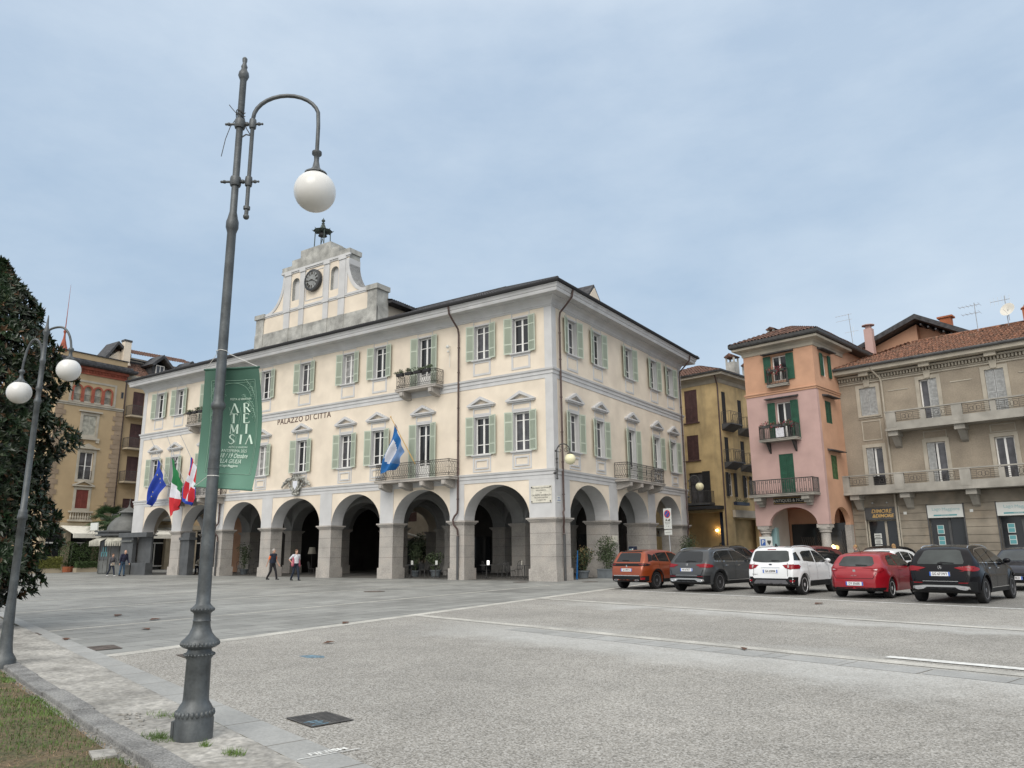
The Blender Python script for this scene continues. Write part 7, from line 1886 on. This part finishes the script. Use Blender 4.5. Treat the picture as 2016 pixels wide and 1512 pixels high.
# ================================================================ flags
def flag(name,label,base,tip,fn,mats,rows,cols,bil):
    t=thing('flag',label,'flag',base,0,'flags on the town hall balconies')
    B=Vector(base)
    one(lambda b:(b.tube([(0,0,0),Vector(tip)-B],[.032,.02],6),b.ball(Vector(tip)-B,.05,8)),'flagpole','steel' if name!='b' else 'gold',t)
    def cl(b):
        vs=[]
        for j in range(rows+1):
            for i in range(cols+1):
                u,v=i/cols,j/rows; P=[Vector(q) for q in bil]
                p=P[0]*(1-u)*(1-v)+P[1]*u*(1-v)+P[2]*u*v+P[3]*(1-u)*v-B
                f=math.sin(v*7+u*9)*.10*(.3+v)+math.sin(u*14+v*3)*.07; p+=Vector((math.sin(v*6+u*3)*.05,f,0)); vs.append(p)
        for j in range(rows):
            for i in range(cols):
                k=j*(cols+1)+i; b.add([],[]) ; 
        b.add(vs,[])
        for j in range(rows):
            for i in range(cols):
                k=j*(cols+1)+i; b.f.append((k,k+1,k+cols+2,k+cols+1)); b.mi.append(fn((i+.5)/cols,(j+.5)/rows))
    o=one(cl,'cloth',mats,t,smooth=True); return t,o
# bil: hoist-top, fly-top, fly-bottom, hoist-bottom (u along the fly, v down)
Yf=32.3
def FX(*q): return [(x,Yf+ (i in (1,2))*.25,z) for i,(x,z) in enumerate(q)]
flag('e','blue flag hanging from the leftmost pole of the left balcony',(-53.2,33.2,5.9),(-54.9,31.9,10.2),lambda u,v:1 if (abs(u-.5)<.30 and abs(v-.45)<.34 and (int(u*24)%4==0 and int(v*30)%5==0) and ((u-.5)/.3)**2+((v-.45)/.34)**2>.6) else 0,['f_blue','f_gold'],30,24,FX((-54.35,8.6),(-53.5,6.6),(-55.2,5.0),(-55.55,5.6)))
flag('i','green white and red tricolour hanging from the middle pole of the left balcony',(-51.4,33.2,5.8),(-52.75,31.9,10.2),lambda u,v:0 if v<.36 else (1 if v<.68 else 2),['f_green','f_white','f_red'],24,10,FX((-52.55,8.6),(-51.35,6.6),(-51.5,4.9),(-52.2,4.2)))
flag('p','red flag with white cross and blue edge hanging from the pole nearest the banner',(-49.2,33.2,6.0),(-51.0,31.9,10.1),lambda u,v:2 if (v>.9 or u>.93 or u<.05) else (1 if (abs(u-.5)<.13 or abs(v-.42)<.1) else 0),['f_red','f_white','f_blue'],24,14,FX((-50.15,8.5),(-49.3,7.2),(-49.9,4.9),(-50.9,5.3)))
flag('b','blue flag with a large white disc on the right-hand balcony pole',(-29.0,33.0,6.5),(-30.0,31.9,9.25),lambda u,v:1 if ((u-.32)/.27)**2+((v-.5)/.28)**2<1 else (2 if u>.62 and v<.75 else 0),['f_bflag','f_white','f_bflag2'],28,20,[(-29.95,32.2,8.9),(-29.35,32.35,7.2),(-30.1,32.6,6.3),(-31.25,32.4,6.05)])
# flower boxes on palazzo balconies
for (x0,x1,y,z,l,n) in ((-30.5,-27.7,32.8,12.12,'dark green plant boxes along the right-hand top balcony rail',26),(-51.9,-49.0,32.8,12.12,'dark green plant boxes along the left-hand top balcony rail',26),(-53.0,-52.2,32.7,6.7,'small green plant on the flag balcony corner',6)):
    def pb(b):
        for i in range(n): leafball(b,(rnd.uniform(x0,x1)-x0,rnd.uniform(-.08,.08),rnd.uniform(-.05,.12)),.14,26,.10,sq=(1.2,1,.7),shell=.2)
        if n>10: 
            for q in range(4): b.box((x1-x0)*q/4+.08,(x1-x0)*(q+1)/4-.12,-.1,.1,-.24,-.08,1)
    o=one(pb,'plant_box',['plant','dark'],loc=(x0,y,z)); tag(o,l,'plant box')
# ================================================================ kiosk, palm, hedges
KC=(-62.3,34.9)
KS=thing('newspaper_kiosk','grey closed newspaper kiosk with a small dome and scalloped awning left of the town hall','kiosk',(KC[0],KC[1],0),R(0))
def octa(r,sx=1): return [(r*sx*math.cos(PI/8+i*PI/4),r*math.sin(PI/8+i*PI/4)) for i in range(8)]
one(lambda b:(b.prism(octa(1.85),0,3.05,plane='xy')),'body','kiosk',KS)
one(lambda b:(b.prism(octa(2.35),3.05,3.15,plane='xy'),b.prism(octa(2.15),3.15,3.35,plane='xy'),b.prism(octa(2.4),3.35,3.45,plane='xy')),'cornice','kiosk_panel',KS)
dm=one(lambda b:b.lathe([(1.55,3.45),(1.5,3.75),(1.3,4.15),(.95,4.5),(.6,4.68),(.58,4.9),(.9,4.95),(.5,5.15),(.12,5.4),(.05,5.6),(.02,6.2),(0,6.2)],(0,0,0),16),'dome','kiosk',KS,smooth=30)
def kpan(b):
    for i in range(8):
        a=i*PI/4+PI/4; c=1.85*math.cos(PI/8)
        b.T=rotz(a); b.box(c,c+.05,-.6,.6,.1,1.05,0); b.box(c,c+.04,-.6,.6,1.15,2.6,1)
        for y in (-.66,.62,-.02): b.box(c,c+.08,y,y+.05,.05,3.0,0)
    b.T=I4
one(kpan,'shutter_panel',['kiosk','kiosk_panel'],KS)
def kaw(b,a,w):
    b.T=rotz(a); c=1.8
    n=10
    for i in range(n):
        y0=-w+2*w*i/n; y1=y0+2*w/n
        b.add([(c,y0,2.95),(c,y1,2.95),(c+.8,y1,2.6),(c+.8,y0,2.6)],[(0,1,2,3)],i%2*0); b.add([(c+.8,y0,2.6),(c+.8,y1,2.6),(c+.8,(y0+y1)/2+.05,2.22),(c+.8,(y0+y1)/2-.05,2.22)],[(0,1,2,3)])
    b.T=I4
for a,w in ((-PI/4,.85),(-PI/2,.85),(0,.7)): one(lambda b:kaw(b,a,w),'awning','awning_old',KS)
one(lambda b:b.box(-1.5,-.4,-2.3,-2.2,3.5,4.1),'sign_board','sign_white',KS)
one(lambda b:[b.box(-.35+i*.18,-.22+i*.18,-1.78,-1.76,1.4+(i%2)*.3,1.75+(i%2)*.4) for i in range(5)],'magazine','teal',KS)
t=thing('market_stall','dark grey closed stall wrapped round the first pier of the arcade','stall',(-59.6,33.4,0),0)
one(lambda b:(b.box(-.1,1.6,-.35,-.05,0,3.1),b.box(1.5,3.6,-.35,.25,0,.9),b.box(1.6,3.4,.1,.25,.9,3.0),b.box(-.2,3.7,-.55,-.02,2.85,3.2)),'casing','kiosk_panel',t); one(lambda b:(b.box(.1,1.5,-.75,-.36,.0,.75),b.box(.0,1.6,-.5,-.36,2.5,2.62)),'counter','kiosk',t)
t=thing('market_stall','dark grey stall cabinet beside the second pier of the arcade','stall',(-53.0,33.75,0),0)
one(lambda b:(b.box(.25,1.3,.0,.5,0.012,3.1),b.box(.2,1.5,-.15,.5,2.55,2.75)),'casing','kiosk_panel',t)
# palm
PM=thing('palm_tree','shaggy fan palm standing in front of the cafe beside the kiosk','tree',(-67.3,36.0,0))
one(lambda b:(b.tube([(0,0,0),(.05,0,1.5),(0,0,3),(-.1,0,4.3)],[.34,.3,.32,.36],12),[b.tube([(.3*math.cos(i*2.4),.3*math.sin(i*2.4),.3+i*.055),(.45*math.cos(i*2.4),.45*math.sin(i*2.4),.45+i*.055)],[.07,.02],4) for i in range(72)]),'trunk','palmtrunk',PM)
def fronds(b):
    r=random.Random(11)
    for i in range(46):
        a=r.random()*6.28; el=r.uniform(-.75,1.2); d=Vector((math.cos(a)*math.cos(el),math.sin(a)*math.cos(el),math.sin(el))); l=r.uniform(.8,1.2)
        p=Vector((-.1,0,4.4)); e=p+d*l; b.tube([p,p+d*l*.5+Vector((0,0,.05)),e],.02,3)
        sd=d.cross(Vector((0,0,1))).normalized(); up=sd.cross(d)
        for k in range(20):
            q=-1.5+3*k/19; dr=(d*math.cos(q)+sd*math.sin(q)).normalized(); ln=r.uniform(.65,.95); dr2=dr+Vector((0,0,-.5)); w=up.cross(dr)*.0+dr.cross(up).normalized()*.025
            m_=e+dr*ln*.6; en=e+dr*ln*.8+dr2*ln*.35-Vector((0,0,.15))
            b.add([e-w,e+w,m_+w,m_-w,en],[(0,1,2,3),(3,2,4)])
one(fronds,'crown','palm',PM)
def hedge(x,y,w,d,h,m,lab,rr_=0,ball=False,n=1500):
    t=thing('hedge' if not ball else 'topiary_bush',lab,'hedge' if not ball else 'bush',(x,y,0),rr_)
    def f(b):
        r=random.Random(int(abs(x*7+y*3)))
        if ball:
            leafball(b,(0,0,h*.62),w,n,.16,sq=(1,1,h*.42/w),rr=r,shell=.8)
        else:
            for i in range(n):
                f_=r.random(); px,py,pz=r.uniform(-w/2,w/2),r.uniform(-d/2,d/2),r.uniform(.3,h)
                if f_<.45: py=-d/2+r.uniform(-.05,.05)
                elif f_<.75: pz=h+r.uniform(-.05,.06)
                leafball(b,(px,py,pz),.03,1,.16,rr=r)
            b.box(-w/2+.08,w/2-.08,-d/2+.08,d/2-.08,.3,h-.1)
    one(f,'foliage',m,t); one(lambda b:(b.box(-w/2,w/2,-d/2,d/2,.0,.4) if not ball else b.lathe([(w*.45,0),(w*.5,.5),(0,.5)],(0,0,0),12)),'planter','terracotta' if ball else 'tan_stone',t)
    return t
hedge(-73.0,37.4,.95,.9,2.7,'hedge','rounded dark green bush nearest the palm trunk in front of the cafe',ball=True)
hedge(-73.6,36.0,.95,.9,2.7,'hedge','rounded dark green bush left of its twin in front of the cafe',ball=True)
for i,(y,m,l,w) in enumerate(((31.5,'hedge','clipped green hedge planter farthest left, by the magnolia leaves',2.2),(33.6,'hedge_y','yellow-green clipped hedge planter left of the rounded bushes',2.0),(39.4,'hedge','clipped green hedge planter between the rounded bushes and the palm',2.4))): hedge(-72.2,y,w,.8,1.35,m,l,PI/2,n=900)
hedge(-71.8,36.8,2.2,.6,.9,'hedge','low green hedge planter in front of the two rounded bushes',PI/2,n=700)
# ================================================================ magnolia
MG=thing('magnolia_tree','large dense magnolia with glossy dark leaves and rusty undersides at the left edge','tree',(-19.2,7.1,0))
fwd=Vector((-.558,.83,0)); rgt=Vector((.83,.558,0))
mgr=random.Random(21)
crz=[(.3,.6),(.7,1.25),(1.7,1.8),(2.6,1.95),(3.7,1.9),(5.0,1.75),(5.9,1.6),(6.6,1.35),(7.2,.85),(7.7,.5),(8.1,.2),(8.4,.05)]
def trunk(b):
    b.tube([(0,0,0),(.05,0,1.5),(-.05,.05,3.5),(0,0,6),(0,0,8)],[.28,.22,.16,.09,.03],10)
    for i in range(26):
        z=.6+i*.27; a=i*2.4; rr_=interp(crz,z+.4)*.85; b.tube([(0,0,z),(rr_*.5*math.cos(a),rr_*.5*math.sin(a),z+.15),(rr_*math.cos(a),rr_*math.sin(a),z+.45)],[.06,.04,.015],5)
one(trunk,'trunk','bark',MG)
def leaf(b,p,d,up,l,w,k):
    sd=d.cross(up).normalized(); n_=sd.cross(d).normalized()
    a=p; m1=p+d*l*.45+sd*w*.5+n_*.012; m2=p+d*l*.45-sd*w*.5+n_*.012; e=p+d*l-n_*.02; md=p+d*l*.5-n_*.012
    b.add([a,m1,e,m2,md],[(0,1,4),(1,2,4),(2,3,4),(3,0,4)],k)
def crown(b):
    lob=[(mgr.uniform(0,6.28),mgr.uniform(.6,8),mgr.uniform(.5,1.0)) for _ in range(34)]
    cnt=0
    while cnt<5600:
        z=mgr.uniform(.25,8.3); a=mgr.random()*6.28; R0=interp(crz,z)
        g=0
        for (la,lz,ls) in lob:
            da=(a-la+PI)%(2*PI)-PI; g=max(g,ls*math.exp(-(da*R0/.55)**2-((z-lz)/.45)**2))
        f=.70+.50*g+mgr.uniform(-.05,.05)
        if mgr.random()<.30: f*=mgr.uniform(.5,.95)
        if mgr.random()>R0/2.1+.15: continue
        R_=R0*f; c=Vector((R_*math.cos(a),R_*math.sin(a),z))
        out=Vector((math.cos(a),math.sin(a),mgr.uniform(-.1,.75))).normalized()
        nl=mgr.randint(6,9); ax=out; o1=ax.orthogonal().normalized(); o2=ax.cross(o1)
        rusty=mgr.random()
        for i in range(nl):
            t_=i*2.4+mgr.random()*.5; tilt=mgr.uniform(.5,1.25)
            d=(ax*math.cos(tilt)+(o1*math.cos(t_)+o2*math.sin(t_))*math.sin(tilt)).normalized()
            l=mgr.uniform(.12,.20); k=0
            q=mgr.random()
            if q<.05 or (rusty<.05 and q<.4): k=1
            elif q<.20: k=2
            leaf(b,c-ax*.04,d,ax,l,l*.42,k)
        cnt+=1
one(crown,'crown',['leaf','leaf_rust','leaf_pale'],MG)
# ================================================================ camera, light, sky
cam=bpy.data.cameras.new('camera'); co=bpy.data.objects.new('camera',cam); COL.objects.link(co); scene.camera=co
cam.sensor_fit='HORIZONTAL'; cam.sensor_width=36; cam.lens=36*1476/2016; cam.clip_start=.1; cam.clip_end=2000
rt=Vector((0.82883441,0.55941229,-0.00956126)); up=Vector((0.12908879,-0.17457616,0.9761451)); fw=Vector((-0.54439839,0.81029689,0.21690858))
mw=Matrix((rt,up,-fw)).transposed().to_4x4(); mw.translation=(0,0,1.55); co.matrix_world=mw
SUN_EL,SUN_AZ=R(42),R(-100)      # azimuth of the light direction source, measured from +Y clockwise
w=bpy.data.worlds.new('World'); scene.world=w; w.use_nodes=True; nt=w.node_tree; N=nt.nodes; L=nt.links
bg=N['Background']; sky=N.new('ShaderNodeTexSky'); sky.sky_type='NISHITA'; sky.sun_disc=False; sky.sun_elevation=SUN_EL; sky.sun_rotation=SUN_AZ; sky.dust_density=3; sky.altitude=200
tc=N.new('ShaderNodeTexCoord').outputs['Generated']
mp=N.new('ShaderNodeMapping'); mp.inputs['Scale'].default_value=(1,1,2.4); L.new(tc,mp.inputs['Vector'])
n1=add_noise(N,L,mp.outputs[0],2.6,9,.6,.36,.66); n2=add_noise(N,L,mp.outputs[0],1.1,4,.5,.38,.62)
cl=math_(N,L,'MULTIPLY',math_(N,L,'ADD',n1,n2),.5)
sx=N.new('ShaderNodeSeparateXYZ'); L.new(tc,sx.inputs[0])
el=N.new('ShaderNodeMapRange'); el.inputs['From Min'].default_value=.0; el.inputs['From Max'].default_value=.75; L.new(sx.outputs[2],el.inputs['Value'])
c_lo=mixc(N,L,cl,(3.4,4.75,6.25),(5.0,6.1,7.25)); c_hi=mixc(N,L,cl,(4.2,5.3,6.8),(6.9,7.8,8.75))
c1=mixc(N,L,el.outputs['Result'],c_lo,c_hi)
zen=N.new('ShaderNodeMapRange'); zen.inputs['From Min'].default_value=.62; zen.inputs['From Max'].default_value=.95; L.new(sx.outputs[2],zen.inputs['Value'])
c2=mixc(N,L,zen.outputs['Result'],c1,(10.5,10.6,10.6))
gd=N.new('ShaderNodeVectorMath'); gd.operation='DOT_PRODUCT'; L.new(tc,gd.inputs[0]); gd.inputs[1].default_value=(.25,-.70,.67)
gm=N.new('ShaderNodeMapRange'); gm.inputs['From Min'].default_value=-.1; gm.inputs['From Max'].default_value=1; L.new(gd.outputs['Value'],gm.inputs['Value'])
c2=mixc(N,L,math_(N,L,'POWER',gm.outputs['Result'],1.5),c2,(13.0,12.5,11.6))
c3=mixc(N,L,.92,sky.outputs[0],c2)
L.new(c3,bg.inputs['Color']); bg.inputs['Strength'].default_value=.1
sl=bpy.data.lights.new('sun','SUN'); sl.energy=1.5; sl.angle=R(40); sl.color=(1,.955,.90); so=bpy.data.objects.new('sun',sl); COL.objects.link(so)
az=R(290); el_=SUN_EL    # direction towards the sun in world xy (from +X ccw)
sd=Vector((math.cos(az)*math.cos(el_),math.sin(az)*math.cos(el_),math.sin(el_)))
so.rotation_euler=sd.to_track_quat('Z','Y').to_euler()
sky.sun_rotation=math.atan2(sd.x,sd.y)
vs=scene.view_settings; vs.view_transform='Standard'; vs.look='None'; vs.exposure=.2; vs.gamma=1
scene.cycles.max_bounces=6; scene.cycles.diffuse_bounces=3; scene.cycles.glossy_bounces=3

for o in list(bpy.data.objects):
    if o.type=='MESH' and o.parent and o.name.split('.')[0] in ('shop_block','quoin','painted_wall','shop_window','plaster_panel','pillar','number_plate','photo','poster','notice','print','blind','railing','bracket','canopy','stud','niche','chimney','spot_lamp','shutter','pane','print','eave_board','window_trim','wall','magazine','grille','core','bulb','dormer','awning','joint','batten','flower_box'):
        if o.name.split('.')[0] in ('railing','wall') and o.parent.name.split('.')[0] not in ('apartment_block','rear_house','dormered_house'): continue
        split_loose(o)
import re
for o in bpy.data.objects:
    l=o.get('label')
    if l and o.get('category') and not 4<=len(re.findall(r"[A-Za-z0-9']+",l))<=16: print('LABEL',len(re.findall(r"[A-Za-z0-9']+",l)),l)
